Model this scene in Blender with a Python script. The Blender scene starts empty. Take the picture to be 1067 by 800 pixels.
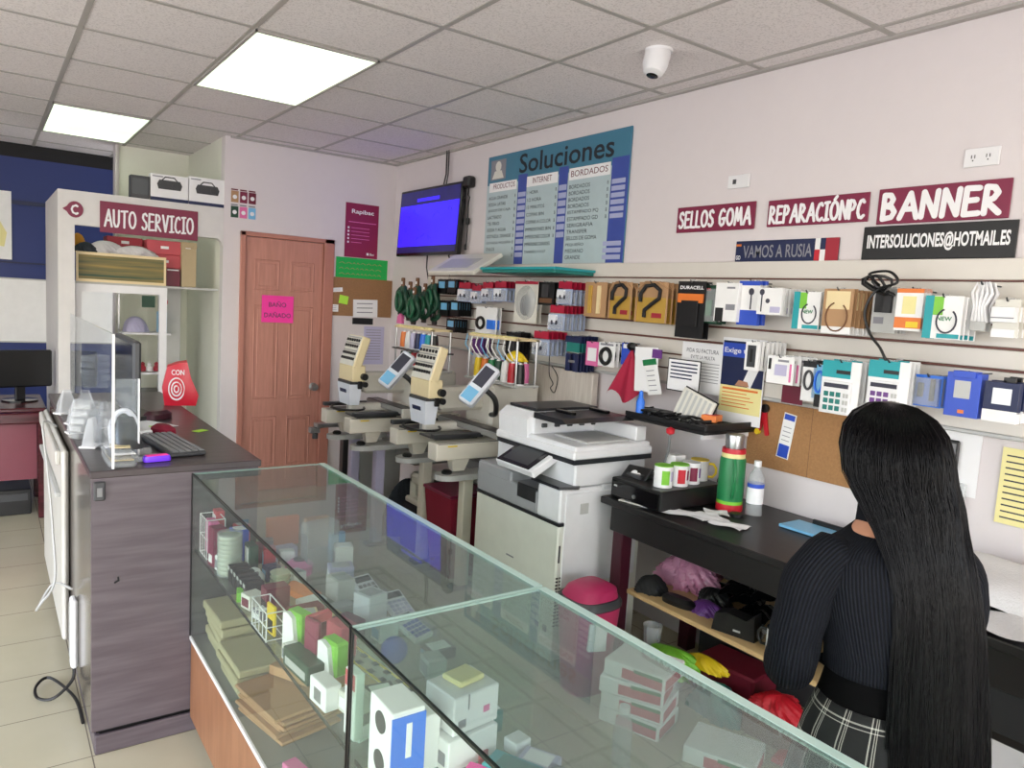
import bpy, math, random
from mathutils import Matrix, Vector
random.seed(7)
PI = math.pi
S = bpy.context.scene
COL = S.collection

# ------------------------------------------------------------------ materials
def lin(h):
    if isinstance(h, str):
        v = [int(h[i:i+2], 16)/255 for i in (0, 2, 4)]
    else:
        v = list(h)
    return tuple((c/12.92 if c <= .04045 else ((c+.055)/1.055)**2.4) for c in v) + (1,)
MATS = {}
def nt(m):
    m.use_nodes = True
    return m.node_tree.nodes, m.node_tree.links, m.node_tree.nodes['Principled BSDF']
def M(name, col, rough=.5, metal=0, var=.06, scale=14, bump=0, bscale=120, spec=.5, emit=0, alpha=1, trans=0, coat=0):
    """plain material with a little procedural unevenness in its own colour"""
    if name in MATS: return MATS[name]
    m = bpy.data.materials.new(name); N, L, P = nt(m)
    c = lin(col)
    tc = N.new('ShaderNodeTexCoord'); nz = N.new('ShaderNodeTexNoise'); nz.inputs['Scale'].default_value = scale
    L.new(tc.outputs['Object'], nz.inputs['Vector'])
    mx = N.new('ShaderNodeMix'); mx.data_type = 'RGBA'
    mx.inputs[6].default_value = tuple(max(0, x*(1-var)) for x in c[:3])+(1,)
    mx.inputs[7].default_value = tuple(min(1, x*(1+var)) for x in c[:3])+(1,)
    L.new(nz.outputs['Fac'], mx.inputs[0]); L.new(mx.outputs[2], P.inputs['Base Color'])
    P.inputs['Roughness'].default_value = rough; P.inputs['Metallic'].default_value = metal
    P.inputs['Specular IOR Level'].default_value = spec
    P.inputs['Coat Weight'].default_value = coat
    if emit:
        P.inputs['Emission Color'].default_value = c; P.inputs['Emission Strength'].default_value = emit
    if alpha < 1: P.inputs['Alpha'].default_value = alpha
    if trans: P.inputs['Transmission Weight'].default_value = trans
    if bump:
        b = N.new('ShaderNodeBump'); b.inputs['Strength'].default_value = bump; b.inputs['Distance'].default_value = .01
        n2 = N.new('ShaderNodeTexNoise'); n2.inputs['Scale'].default_value = bscale
        L.new(tc.outputs['Object'], n2.inputs['Vector']); L.new(n2.outputs['Fac'], b.inputs['Height']); L.new(b.outputs['Normal'], P.inputs['Normal'])
    MATS[name] = m
    return m
def wood(name, c1, c2, scale=(3, 3, 40), rough=.45, axis=None, ns=4):
    m = bpy.data.materials.new(name); N, L, P = nt(m)
    tc = N.new('ShaderNodeTexCoord'); mp = N.new('ShaderNodeMapping'); mp.inputs['Scale'].default_value = scale
    nz = N.new('ShaderNodeTexNoise'); nz.inputs['Scale'].default_value = ns; nz.inputs['Detail'].default_value = 6
    cr = N.new('ShaderNodeValToRGB'); cr.color_ramp.elements[0].position = .35; cr.color_ramp.elements[1].position = .65
    cr.color_ramp.elements[0].color = lin(c1); cr.color_ramp.elements[1].color = lin(c2)
    L.new(tc.outputs['Object'], mp.inputs['Vector']); L.new(mp.outputs['Vector'], nz.inputs['Vector'])
    L.new(nz.outputs['Fac'], cr.inputs['Fac']); L.new(cr.outputs['Color'], P.inputs['Base Color'])
    P.inputs['Roughness'].default_value = rough
    MATS[name] = m; return m
def glass(name, tint='ffffff', ior=1.5, haze=0, rough=0.0, hcol='dfe8e6'):
    """thin clear sheet: fresnel mirror over see-through, with an optional diffuse haze painting dust and milky reflection"""
    m = bpy.data.materials.new(name); m.use_nodes = True; N = m.node_tree.nodes; L = m.node_tree.links
    N.clear(); out = N.new('ShaderNodeOutputMaterial')
    tr = N.new('ShaderNodeBsdfTransparent'); tr.inputs[0].default_value = lin(tint)
    gl = N.new('ShaderNodeBsdfGlossy'); gl.inputs['Roughness'].default_value = rough
    fr = N.new('ShaderNodeFresnel'); fr.inputs['IOR'].default_value = ior
    geo = N.new('ShaderNodeNewGeometry'); inv = N.new('ShaderNodeMath'); inv.operation = 'SUBTRACT'; inv.inputs[0].default_value = 1
    mul = N.new('ShaderNodeMath'); mul.operation = 'MULTIPLY'
    L.new(geo.outputs['Backfacing'], inv.inputs[1]); L.new(fr.outputs[0], mul.inputs[0]); L.new(inv.outputs[0], mul.inputs[1])
    base = tr
    if haze:
        df = N.new('ShaderNodeBsdfDiffuse'); df.inputs[0].default_value = lin(hcol)
        nz = N.new('ShaderNodeTexNoise'); nz.inputs['Scale'].default_value = 5; nz.inputs['Detail'].default_value = 5
        tc = N.new('ShaderNodeTexCoord'); L.new(tc.outputs['Object'], nz.inputs['Vector'])
        mr = N.new('ShaderNodeMapRange'); mr.inputs[3].default_value = haze*.6; mr.inputs[4].default_value = haze*1.4
        L.new(nz.outputs['Fac'], mr.inputs[0])
        m2 = N.new('ShaderNodeMixShader'); L.new(mr.outputs[0], m2.inputs[0]); L.new(tr.outputs[0], m2.inputs[1]); L.new(df.outputs[0], m2.inputs[2]); base = m2
    mx = N.new('ShaderNodeMixShader'); L.new(mul.outputs[0], mx.inputs[0]); L.new(base.outputs[0], mx.inputs[1]); L.new(gl.outputs[0], mx.inputs[2])
    L.new(mx.outputs[0], out.inputs[0]); MATS[name] = m; return m

# ------------------------------------------------------------------ mesh builder
class MB:
    def __init__(s, F=None): s.v = []; s.f = []; s.sm = []; s.F = F; s.uv = None
    def add(s, vs, fs, smooth=False):
        b = len(s.v)
        if s.F is not None: vs = [s.F @ Vector(p) for p in vs]
        s.v += [tuple(p) for p in vs]; s.f += [tuple(i+b for i in f) for f in fs]; s.sm += [smooth]*len(fs); return s
    def box(s, x0, y0, z0, x1, y1, z1, bev=0, T=None):
        if x0 > x1: x0, x1 = x1, x0
        if y0 > y1: y0, y1 = y1, y0
        if z0 > z1: z0, z1 = z1, z0
        c = ((x0+x1)/2, (y0+y1)/2, (z0+z1)/2); h = ((x1-x0)/2, (y1-y0)/2, (z1-z0)/2)
        b = min(bev, min(h)*.9)
        if b <= 0:
            vs = [(c[0]+sx*h[0], c[1]+sy*h[1], c[2]+sz*h[2]) for sx in (-1, 1) for sy in (-1, 1) for sz in (-1, 1)]
            fs = [(0, 1, 3, 2), (4, 6, 7, 5), (0, 4, 5, 1), (2, 3, 7, 6), (0, 2, 6, 4), (1, 5, 7, 3)]
        else:
            vs = []; idx = {}
            for sx in (-1, 1):
                for sy in (-1, 1):
                    for sz in (-1, 1):
                        for a in range(3):
                            p = [sx*(h[0]-b), sy*(h[1]-b), sz*(h[2]-b)]; p[a] = (sx, sy, sz)[a]*h[a]
                            idx[sx, sy, sz, a] = len(vs); vs.append(tuple(c[i]+p[i] for i in range(3)))
            fs = []
            for a in range(3):
                for sg in (-1, 1):
                    o = [i for i in range(3) if i != a]; q = []
                    for u, w in ((-1, -1), (1, -1), (1, 1), (-1, 1)):
                        k = [0, 0, 0]; k[a] = sg; k[o[0]] = u; k[o[1]] = w; q.append(idx[k[0], k[1], k[2], a])
                    fl = (sg > 0) != (a == 1)
                    fs.append(tuple(q if fl else q[::-1]))
            for a in range(3):
                o = [i for i in range(3) if i != a]
                for u in (-1, 1):
                    for w in (-1, 1):
                        q = []
                        for (t, ax) in ((-1, o[0]), (1, o[0]), (1, o[1]), (-1, o[1])):
                            k = [0, 0, 0]; k[a] = t; k[o[0]] = u; k[o[1]] = w; q.append(idx[k[0], k[1], k[2], ax])
                        fs.append(tuple(q))
            for sx in (-1, 1):
                for sy in (-1, 1):
                    for sz in (-1, 1): fs.append(tuple(idx[sx, sy, sz, a] for a in range(3)))
        if T is not None: vs = [T @ Vector(p) for p in vs]
        return s.add(vs, fs)
    def prism(s, pts, d0, d1, plane='xy', smooth=False):
        n = len(pts)
        def q(p, d): return {'xy': (p[0], p[1], d), 'xz': (p[0], d, p[1]), 'yz': (d, p[0], p[1])}[plane]
        vs = [q(p, d0) for p in pts]+[q(p, d1) for p in pts]
        fs = [tuple(range(n))[::-1], tuple(range(n, 2*n))]+[(i, (i+1) % n, n+(i+1) % n, n+i) for i in range(n)]
        return s.add(vs, fs, smooth)
    def tube(s, pts, r, n=8, cap=True, closed=False):
        P = [Vector(p) for p in pts]; k = len(P); R = r if isinstance(r, (list, tuple)) else [r]*k
        vs = []; up = None
        for i, p in enumerate(P):
            t = ((P[(i+1) % k]-P[i-1]) if closed else (P[min(i+1, k-1)]-P[max(i-1, 0)]))
            t = t.normalized() if t.length > 1e-9 else Vector((0, 0, 1))
            if up is None: up = t.orthogonal()
            up = up-t*up.dot(t)
            up = up.normalized() if up.length > 1e-6 else t.orthogonal().normalized()
            w = t.cross(up)
            for j in range(n):
                a = 2*PI*j/n; vs.append(p+(up*math.cos(a)+w*math.sin(a))*R[i])
        fs = []
        for i in range(k if closed else k-1):
            b = (i+1) % k
            for j in range(n): fs.append((i*n+j, i*n+(j+1) % n, b*n+(j+1) % n, b*n+j))
        if cap and not closed: fs += [tuple(range(n))[::-1], tuple(range((k-1)*n, k*n))]
        return s.add(vs, fs, True)
    def lathe(s, prof, c=(0, 0, 0), n=24, axis='z', T=None):
        vs = []; fs = []; k = len(prof)
        for (r, z) in prof:
            for j in range(n):
                a = 2*PI*j/n; x, y = r*math.cos(a), r*math.sin(a)
                vs.append({'z': (c[0]+x, c[1]+y, c[2]+z), 'x': (c[0]+z, c[1]+x, c[2]+y), 'y': (c[0]+y, c[1]+z, c[2]+x)}[axis])
        for i in range(k-1):
            for j in range(n): fs.append((i*n+j, i*n+(j+1) % n, (i+1)*n+(j+1) % n, (i+1)*n+j))
        if prof[0][0] > 0: fs.append(tuple(range(n))[::-1])
        if prof[-1][0] > 0: fs.append(tuple(range((k-1)*n, k*n)))
        if T is not None: vs = [T @ Vector(p) for p in vs]
        return s.add(vs, fs, True)
    def loft(s, rings, n=28, cap=True, power=2.0):
        """rings: (cx,cy,cz,rx,ry) horizontal super-ellipses"""
        vs = []; k = len(rings)
        for (cx, cy, cz, rx, ry) in rings:
            for j in range(n):
                a = 2*PI*j/n; ca, sa = math.cos(a), math.sin(a); e = 2/power
                vs.append((cx+rx*math.copysign(abs(ca)**e, ca), cy+ry*math.copysign(abs(sa)**e, sa), cz))
        fs = [(i*n+j, i*n+(j+1) % n, (i+1)*n+(j+1) % n, (i+1)*n+j) for i in range(k-1) for j in range(n)]
        if cap: fs += [tuple(range(n))[::-1], tuple(range((k-1)*n, k*n))]
        return s.add(vs, fs, True)
    def grid(s, fn, nu, nv, thick=0):
        vs = [fn(i/nu, j/nv) for j in range(nv+1) for i in range(nu+1)]
        w = nu+1; fs = [(j*w+i, j*w+i+1, (j+1)*w+i+1, (j+1)*w+i) for j in range(nv) for i in range(nu)]
        return s.add(vs, fs, True)
    def text(s, st, u0, v0, w, h, d, plane_d=.0015, sp=1.0, bold=.0):
        cu = bpy.data.curves.new('t', 'FONT'); cu.body = st; cu.fill_mode = 'FRONT'; cu.offset = bold; cu.space_character = sp; cu.resolution_u = 3
        ob = bpy.data.objects.new('t', cu); COL.objects.link(ob)
        me = bpy.data.meshes.new_from_object(ob.evaluated_get(bpy.context.evaluated_depsgraph_get()))
        if len(me.vertices):
            xs = [v.co.x for v in me.vertices]; ys = [v.co.y for v in me.vertices]
            x0, x1, y0, y1 = min(xs), max(xs), min(ys), max(ys)
            sx = w/max(x1-x0, 1e-6); sy = h/max(y1-y0, 1e-6)
            s.add([(u0+(v.co.x-x0)*sx, v0+(v.co.y-y0)*sy, d) for v in me.vertices], [tuple(p.vertices) for p in me.polygons])
        bpy.data.objects.remove(ob); bpy.data.curves.remove(cu); bpy.data.meshes.remove(me)
        return s
    def strokes(s, polys, width, d0, d1):
        """flat round-ended pen strokes in the u,v plane"""
        k_ = len(s.f)
        for pl in polys:
            for (a, b) in zip(pl[:-1], pl[1:]):
                dx, dy = b[0]-a[0], b[1]-a[1]; l = math.hypot(dx, dy)
                if l < 1e-9: continue
                th = math.atan2(dy, dx); r = width/2; pts = []
                for k in range(6): t = th-PI/2+PI*k/5; pts.append((b[0]+r*math.cos(t), b[1]+r*math.sin(t)))
                for k in range(6): t = th+PI/2+PI*k/5; pts.append((a[0]+r*math.cos(t), a[1]+r*math.sin(t)))
                k_ += 1; s.prism(pts, d0, d1+(k_ % 997)*1.5e-6)
        return s

def cr(pts, m=6):
    P_ = [Vector(p) for p in pts]; out = []
    for i in range(len(P_)-1):
        a, b, c, d = P_[max(i-1, 0)], P_[i], P_[i+1], P_[min(i+2, len(P_)-1)]
        for q in range(m):
            t = q/m; out.append(.5*((2*b)+(c-a)*t+(2*a-5*b+4*c-d)*t*t+(3*b-a-3*c+d)*t**3))
    return out+[P_[-1]]
def F_right(x, y, z):   # u runs toward the front of the shop (-Y), v up, d out of the right wall (-X)
    return Matrix(((0, 0, -1, x), (-1, 0, 0, y), (0, 1, 0, z), (0, 0, 0, 1)))
def F_back(x, y, z):    # u +X, v up, d toward the viewer (-Y)
    return Matrix(((1, 0, 0, x), (0, 0, -1, y), (0, 1, 0, z), (0, 0, 0, 1)))
def F_top(x, y, z, rz=0):
    return Matrix.Translation((x, y, z)) @ Matrix.Rotation(rz, 4, 'Z')

def link(name, mb, mat, sharp=35):
    me = bpy.data.meshes.new(name); me.from_pydata(mb.v, [], mb.f); me.update()
    me.polygons.foreach_set('use_smooth', mb.sm)
    if any(mb.sm): me.set_sharp_from_angle(angle=math.radians(sharp))
    me.materials.append(mat if not isinstance(mat, str) else MATS[mat])
    o = bpy.data.objects.new(name, me); COL.objects.link(o); return o
def T(name, label, cat, loc, group=None, rz=0):
    o = bpy.data.objects.new(name, None); o.empty_display_size = .05; COL.objects.link(o)
    o.location = loc; o.rotation_euler = (0, 0, rz); o['label'] = label; o['category'] = cat
    if group: o['group'] = group
    return o
def top(o):
    while o.parent: o = o.parent
    return o
def P(par, name, mb, mat, label=None, local=False, sharp=35):
    """a part under par; mb is in world metres unless local"""
    if not local:
        t = top(par).matrix_basis.inverted() if False else None
        r = top(par); mi = (Matrix.Translation(r.location) @ Matrix.Rotation(r.rotation_euler.z, 4, 'Z')).inverted()
        mb.v = [tuple(mi @ Vector(p)) for p in mb.v]
    o = link(name, mb, mat, sharp); o.parent = par
    if label: o['label'] = label
    return o
def G(name, mb, mat, label, cat, group=None, sharp=35):
    """a thing that is one mesh; its origin goes to the middle of its base"""
    xs = [p[0] for p in mb.v]; ys = [p[1] for p in mb.v]; zs = [p[2] for p in mb.v]
    c = ((min(xs)+max(xs))/2, (min(ys)+max(ys))/2, min(zs))
    mb.v = [(p[0]-c[0], p[1]-c[1], p[2]-c[2]) for p in mb.v]
    o = link(name, mb, mat, sharp); o.location = c; o['label'] = label; o['category'] = cat
    if group: o['group'] = group
    return o
def ST(name, mb, mat, par=None):
    o = link(name, mb, mat); o['kind'] = 'structure'
    if par: o.parent = par
    return o
def kids(o): return [c for c in bpy.data.objects if c.parent == o]
def dup(src, loc=None, rz=None, label=None, group=None, children=None):
    r = src.copy(); COL.objects.link(r)
    if loc is not None: r.location = loc
    if rz is not None: r.rotation_euler = (0, 0, rz)
    if label: r['label'] = label
    if group: r['group'] = group
    def rec(a, b):
        for ch in list(a.children):
            c = ch.copy(); COL.objects.link(c); c.parent = b; rec(ch, c)
    rec(src, r); return r

# ------------------------------------------------------------------ palette
M('white_paint', 'dcd5d6', .55, bump=.04, bscale=60, var=.02)
M('white_plastic', 'e8e8ea', .35); M('white_card', 'eeeeee', .5); M('offwhite', 'dad8cf', .4)
M('cream', 'e6d2a4', .4); M('lightgrey', 'b9bab8', .4); M('grey', '7c7d7f', .45); M('darkgrey', '3b3c3f', .4)
M('black', '101012', .4); M('blackgloss', '0a0a0c', .12); M('blackmatte', '17171a', .75)
M('steel', 'a9abad', .28, metal=.9); M('steel_dark', '55575a', .35, metal=.8); M('gold', 'c9a24a', .4, metal=.3)
M('maroon', '7d1c40', .4); M('maroon_dark', '3d1020', .35); M('burgundy', '6a1630', .4)
M('red', 'c01c2c', .4); M('pink', 'e070a8', .4); M('pinkneon', 'ff3da6', .6); M('pinkbag', 'c784a4', .2, bump=.9, bscale=25, var=.25, scale=18)
M('green', '1a7a46', .4); M('greendark', '123f2c', .45); M('greenneon', '16b050', .6); M('lime', '7cc43a', .4); M('limepaper', 'b6ee4a', .6)
M('teal', '1f9da6', .45); M('tealdark', '19766f', .4); M('blue', '2c4fc0', .4); M('bluebright', '2b76e6', .4); M('navy', '14204a', .45)
M('skyblue', '78b8e0', .4); M('purple', '6a3a86', .4); M('lavender', 'bcb8d6', .4); M('orange', 'e27a30', .4)
M('yellow', 'e8c820', .4); M('paleyellow', 'ece2a0', .5); M('paper', 'f0f0f2', .7, var=.02); M('print_grey', '8a8a92', .7)
M('print_dark', '3a3a48', .7); M('tan', 'b08a64', .6); M('brown', '6e4a30', .6); M('cardboard', 'a88a62', .75, bump=.1)
M('cardboard_pale', 'b8a684', .75); M('groove', '6a4038', .5); M('skin', 'b98468', .5)
M('clear', 'ffffff', .1, alpha=.2, var=.0, spec=.8); M('frost', 'e8ecf0', .25, alpha=.3, var=0); M('haze_clear', 'cfd4d6', .2, alpha=.35, var=0)
M('mint_edge', 'b4cdc5', .15, var=.03); M('black_edge', '16241f', .2)
M('slat_white', 'd9d4cc', .35, var=.03)
M('blue_wall', '1c2f6e', .5, var=.03); M('booth_white', 'd8d6d4', .5, bump=.05)
M('blondwood', 'c9a878', .5); M('violet', '7a3cff', .3)
# ------------------------------------------------------------------ room shell
H = 2.78; XW = 2.93; YB = 6.01
def floor_mat():
    m = bpy.data.materials.new('floor_tile'); N, L, Pn = nt(m)
    tc = N.new('ShaderNodeTexCoord'); sx = N.new('ShaderNodeSeparateXYZ'); L.new(tc.outputs['Object'], sx.inputs[0])
    def line(sock, off, w):
        a = N.new('ShaderNodeMath'); a.operation = 'ADD'; a.inputs[1].default_value = off+50*.357; L.new(sock, a.inputs[0])
        d = N.new('ShaderNodeMath'); d.operation = 'DIVIDE'; d.inputs[1].default_value = .357; L.new(a.outputs[0], d.inputs[0])
        f = N.new('ShaderNodeMath'); f.operation = 'FRACT'; L.new(d.outputs[0], f.inputs[0])
        g = N.new('ShaderNodeMath'); g.operation = 'LESS_THAN'; g.inputs[1].default_value = w; L.new(f.outputs[0], g.inputs[0]); return g
    g1 = line(sx.outputs[0], -.285, .012); g2 = line(sx.outputs[1], -.276, .012)
    mx = N.new('ShaderNodeMath'); mx.operation = 'MAXIMUM'; L.new(g1.outputs[0], mx.inputs[0]); L.new(g2.outputs[0], mx.inputs[1])
    nz = N.new('ShaderNodeTexNoise'); nz.inputs['Scale'].default_value = 3; nz.inputs['Detail'].default_value = 8; L.new(tc.outputs['Object'], nz.inputs['Vector'])
    c = N.new('ShaderNodeMix'); c.data_type = 'RGBA'; c.inputs[6].default_value = lin('b6b098'); c.inputs[7].default_value = lin('c8c2aa'); L.new(nz.outputs['Fac'], c.inputs[0])
    c2 = N.new('ShaderNodeMix'); c2.data_type = 'RGBA'; c2.inputs[7].default_value = lin('7d776a'); L.new(mx.outputs[0], c2.inputs[0]); L.new(c.outputs[2], c2.inputs[6])
    L.new(c2.outputs[2], Pn.inputs['Base Color']); Pn.inputs['Roughness'].default_value = .22
    return m
def ceil_mat():
    m = bpy.data.materials.new('ceiling_tile'); N, L, Pn = nt(m)
    tc = N.new('ShaderNodeTexCoord'); n1 = N.new('ShaderNodeTexNoise'); n1.inputs['Scale'].default_value = 120; n1.inputs['Detail'].default_value = 4
    v = N.new('ShaderNodeTexVoronoi'); v.inputs['Scale'].default_value = 70
    L.new(tc.outputs['Object'], n1.inputs['Vector']); L.new(tc.outputs['Object'], v.inputs['Vector'])
    r = N.new('ShaderNodeValToRGB'); r.color_ramp.elements[0].position = .36; r.color_ramp.elements[1].position = .5
    r.color_ramp.elements[0].color = lin('d0caca'); r.color_ramp.elements[1].color = lin('e6e0e0'); L.new(n1.outputs['Fac'], r.inputs[0])
    L.new(r.outputs[0], Pn.inputs['Base Color']); Pn.inputs['Roughness'].default_value = .9
    b = N.new('ShaderNodeBump'); b.inputs['Strength'].default_value = .15; b.inputs['Distance'].default_value = .003
    L.new(v.outputs['Distance'], b.inputs['Height']); L.new(b.outputs[0], Pn.inputs['Normal']); return m
MATS['floor_tile'] = floor_mat(); MATS['ceiling_tile'] = ceil_mat()
ST('floor', MB().box(-3, -3, -.1, 3.0, 8.1, 0), 'floor_tile')
ST('ceiling', MB().box(-3, -3, H, 3.0, 8.1, H+.1), 'ceiling_tile')
g = MB()
M('tbar', 'a8a4a0', .5)
for i in range(-5, 5): x = .372+.605*i; g.box(x-.012, -3, H-.004, x+.012, 8.0, H)
for j in range(-10, 8):
    y = 3.46+.6*j; g.box(-3, y-.012, H-.0045, XW, y+.012, H)
g.box(XW-.03, -3, H-.012, XW, YB, H); g.box(1.54, YB-.03, H-.012, XW, YB, H)
ST('trim_1', g, 'tbar')
ST('wall_right', MB().box(XW, -3, 0, XW+.1, 8.1, H), 'white_paint')
DX0, DX1, DZ = 1.66, 2.375, 2.05
ST('wall_back', MB().box(1.5, YB, 0, DX0, YB+.1, H).box(DX1, YB, 0, XW, YB+.1, H).box(DX0, YB, DZ, DX1, YB+.1, H), 'white_paint')
M('green_lit_paint', 'e4e5d8', .5, bump=.04, bscale=60, var=.03)  # wall paint with the yellow-green tint of the light put into its colour
ST('wall_recess_side', MB().box(1.5, YB+.1, 0, 1.58, 7.3, H), 'green_lit_paint')
ST('wall_recess_back', MB().box(.93, 7.24, 0, 1.5, 7.34, H), 'green_lit_paint')
ST('trim_2', MB().box(.915, 7.2, 0, .93, 7.34, H).box(.93, 7.225, 2.0, .945, 7.24, H), 'white_paint')
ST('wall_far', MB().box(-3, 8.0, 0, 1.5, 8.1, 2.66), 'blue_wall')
ST('wall_far_gap_shade', MB().box(-3, 8.0, 2.66, 1.5, 8.1, H), 'blackmatte')  # flush black band, the shade of the gap below the ceiling as colour
ST('trim_3', MB().box(-3, 7.985, 2.255, 1.3, 8.0, 2.29).box(-3, 7.985, 1.74, 1.3, 8.0, 1.755), 'navy')
ST('wall_left', MB().box(-3.1, -3, 0, -3, -2.4, H).box(-3.1, 4.6, 0, -3, 8.1, H).box(-3.1, -2.4, 2.5, -3, 4.6, H).box(-3.1, -2.4, 0, -3, 4.6, .1).box(-3.1, 1.0, .1, -3, 1.15, 2.5), 'white_paint')
# shop front behind the photographer: low sill, piers, and the open glazed front
ST('wall_front', MB().box(-3, -3.1, 0, -2.4, -3, H).box(2.5, -3.1, 0, 3, -3, H).box(-2.4, -3.1, 2.5, 2.5, -3, H).box(-2.4, -3.1, 0, 2.5, -3, .1), 'white_paint')

# ------------------------------------------------------------------ bathroom door
wood('door_brown', 'ba8272', 'c68c7c', scale=(14, 14, 1.2), rough=.42)
M('door_trim', 'b87c6c', .4)
ST('door_1_frame', MB().box(DX0-.035, YB-.02, 0, DX0+.005, YB+.02, DZ+.035, .004).box(DX1-.075, YB-.02, 0, DX1+.01, YB+.041, DZ+.035, .004).box(DX0-.035, YB-.02, DZ, DX1+.01, YB+.02, DZ+.035, .004), 'door_trim')
ST('door_1_gap_filler', MB().box(DX0-.0, YB+.042, 0, DX1, YB+.09, DZ), 'maroon_dark')  # dark filler added behind the leaf so no light shows through the gap
t = bpy.data.objects.new('door_1', None); COL.objects.link(t); t.location = (1.98, YB, 0); t['kind'] = 'structure'
lx0, lx1 = DX0+.008, DX1-.080
m = MB().box(lx0, YB+.005, .01, lx1, YB+.04, DZ-.003)
w = lx1-lx0
def recess(mb, x0, z0, x1, z1):
    y = YB+.005
    for (a, b, c, d) in ((x0, z0, x1, z0+.012), (x0, z1-.012, x1, z1), (x0, z0, x0+.012, z1), (x1-.012, z0, x1, z1)): mb.box(a, y-.006, b, c, y+.002, d, .003)
    mb.box(x0+.03, y-.005, z0+.03, x1-.03, y+.002, z1-.03, .004)
for a, b in ((.115, .43), (.57, .885)):
    for z0, z1 in ((.2, .62), (.76, 1.52), (1.64, 1.88)): recess(m, lx0+w*a, z0, lx0+w*b, z1)
P(t, 'door_leaf', m, 'door_brown')
kx = lx1-.055
k = P(t, 'door_knob', MB().lathe([(.0, 0), (.032, 0), (.034, -.006), (.012, -.012), (.012, -.03), (.028, -.036), (.032, -.05), (.026, -.066), (.0, -.07)][::-1], (kx, YB+.005, .86), 24, 'y'), 'steel', 'round brushed steel knob')
f = F_back(1.80, YB-.004, 1.385)
s = T('door_notice', 'neon pink paper notice reading BAÑO DAÑADO taped on the brown door', 'notice', (1.93, YB-.004, 1.385))
P(s, 'sheet', MB(f).box(0, 0, 0, .255, .215, .002), 'pinkneon')
P(s, 'lettering', MB(f).text('BAÑO', .055, .125, .14, .045, .003).text('DAÑADO', .02, .04, .215, .045, .003), 'print_dark')

# ------------------------------------------------------------------ service booth
ST('wall_booth_front', MB().box(.416, 6.01, 0, .515, 6.09, 2.24).box(.515, 6.01, 2.01, 1.497, 6.09, 2.24).box(1.497, 6.012, 0, 1.5, 6.09, 2.24), 'booth_white')
ST('wall_booth_side', MB().box(.416, 6.09, 0, .45, 7.24, 2.24), 'booth_white')
ST('trim_4', MB(F_back(1.43, 6.01, 1.94)).prism([(0, .075), (.03, .068), (.055, .045), (.07, 0), (.075, .0), (.075, .08), (0, .08)], -.002, -.08), 'booth_white')
f = F_back(.667, 6.006, 1.975)
s = T('booth_sign', 'dark maroon sign reading AUTO SERVICIO above the booth opening', 'sign', (.99, 6.006, 1.975))
P(s, 'sign_board', MB(f).box(0, 0, 0, .645, .215, .006, .002), 'maroon')
# hand-drawn capitals in a rounded marker style, each on a 1 x 1 cell
LET = {
 'A': (.8, [[(0, 0), (.42, 1), (.75, 0)], [(.16, .36), (.62, .36)]]),
 'B': (.62, [[(0, 0), (.02, 1), (.3, .98), (.42, .8), (.32, .6), (.05, .53), (.38, .48), (.52, .28), (.4, .06), (0, 0)]]),
 'C': (.65, [[(.55, .85), (.42, .98), (.22, .92), (.05, .6), (.02, .3), (.18, .04), (.4, .0), (.58, .12)]]),
 'E': (.62, [[(.52, .98), (.04, 1), (.0, 0), (.55, .02)], [(.03, .52), (.45, .54)]]),
 'G': (.75, [[(.6, .86), (.42, .99), (.2, .9), (.03, .55), (.08, .15), (.3, 0), (.55, .1), (.62, .42)], [(.35, .42), (.68, .44)]]),
 'I': (.45, [[(.0, .98), (.42, 1)], [(.21, 1), (.2, 0)], [(.0, 0), (.42, .02)]]),
 'L': (.5, [[(.04, 1), (0, .02), (.46, 0)]]),
 'M': (.85, [[(0, 0), (.14, 1), (.38, .25), (.62, 1), (.78, 0)]]),
 'N': (.72, [[(0, 0), (.05, 1), (.58, .02), (.64, 1)]]),
 'O': (.8, [[(.36+.35*math.cos(a), .5+.49*math.sin(a)) for a in [2*PI*i/14 for i in range(15)]]]),
 'P': (.6, [[(0, 0), (.03, 1), (.3, .97), (.48, .76), (.34, .52), (.03, .44)]]),
 'R': (.65, [[(0, 0), (.03, 1), (.32, .96), (.46, .76), (.32, .55), (.03, .47), (.55, 0)]]),
 'S': (.6, [[(.5, .86), (.34, .99), (.12, .92), (.06, .72), (.2, .56), (.42, .44), (.5, .22), (.34, .03), (.12, .02), (0, .14)]]),
 'T': (.7, [[(0, .97), (.66, 1)], [(.34, .98), (.32, 0)]]),
 'U': (.68, [[(0, 1), (.03, .25), (.2, .01), (.42, .03), (.56, .28), (.58, 1)]]),
 'V': (.66, [[(0, 1), (.3, 0), (.6, 1)]]), ' ': (.35, []), 'Ó': (.8, [[(.36+.35*math.cos(a), .5+.49*math.sin(a)) for a in [2*PI*i/14 for i in range(15)]], [(.3, 1.12), (.5, 1.3)]])}
def marker(mb, st, u0, v0, w, h, wd, d):
    gap = .16; tot = sum(LET[c][0] for c in st)+gap*(len(st)-1); k = w/tot; u = u0
    for i, c in enumerate(st):
        mb.strokes([[(u+x*k, v0+y*h) for x, y in pl] for pl in LET[c][1]], wd, d, d+.0012+.00001*i); u += (LET[c][0]+gap)*k
    return mb
P(s, 'lettering', marker(MB(f), 'AUTO SERVICIO', .03, .045, .585, .115, .0135, .0065), 'paper')
f = F_back(.505, 6.007, 2.112)
s = T('telephone_sticker', 'maroon round sticker with white telephone handset on the booth front', 'sticker', (.505, 6.007, 2.055))
P(s, 'backing', MB(f).prism([(-.062, .0), (-.035, .02)]+[(.012+.05*math.cos(a), .055*math.sin(a)) for a in [PI*.8-PI*1.6*i/20 for i in range(21)]]+[(-.035, -.02)], 0, .003), 'maroon')
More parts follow.
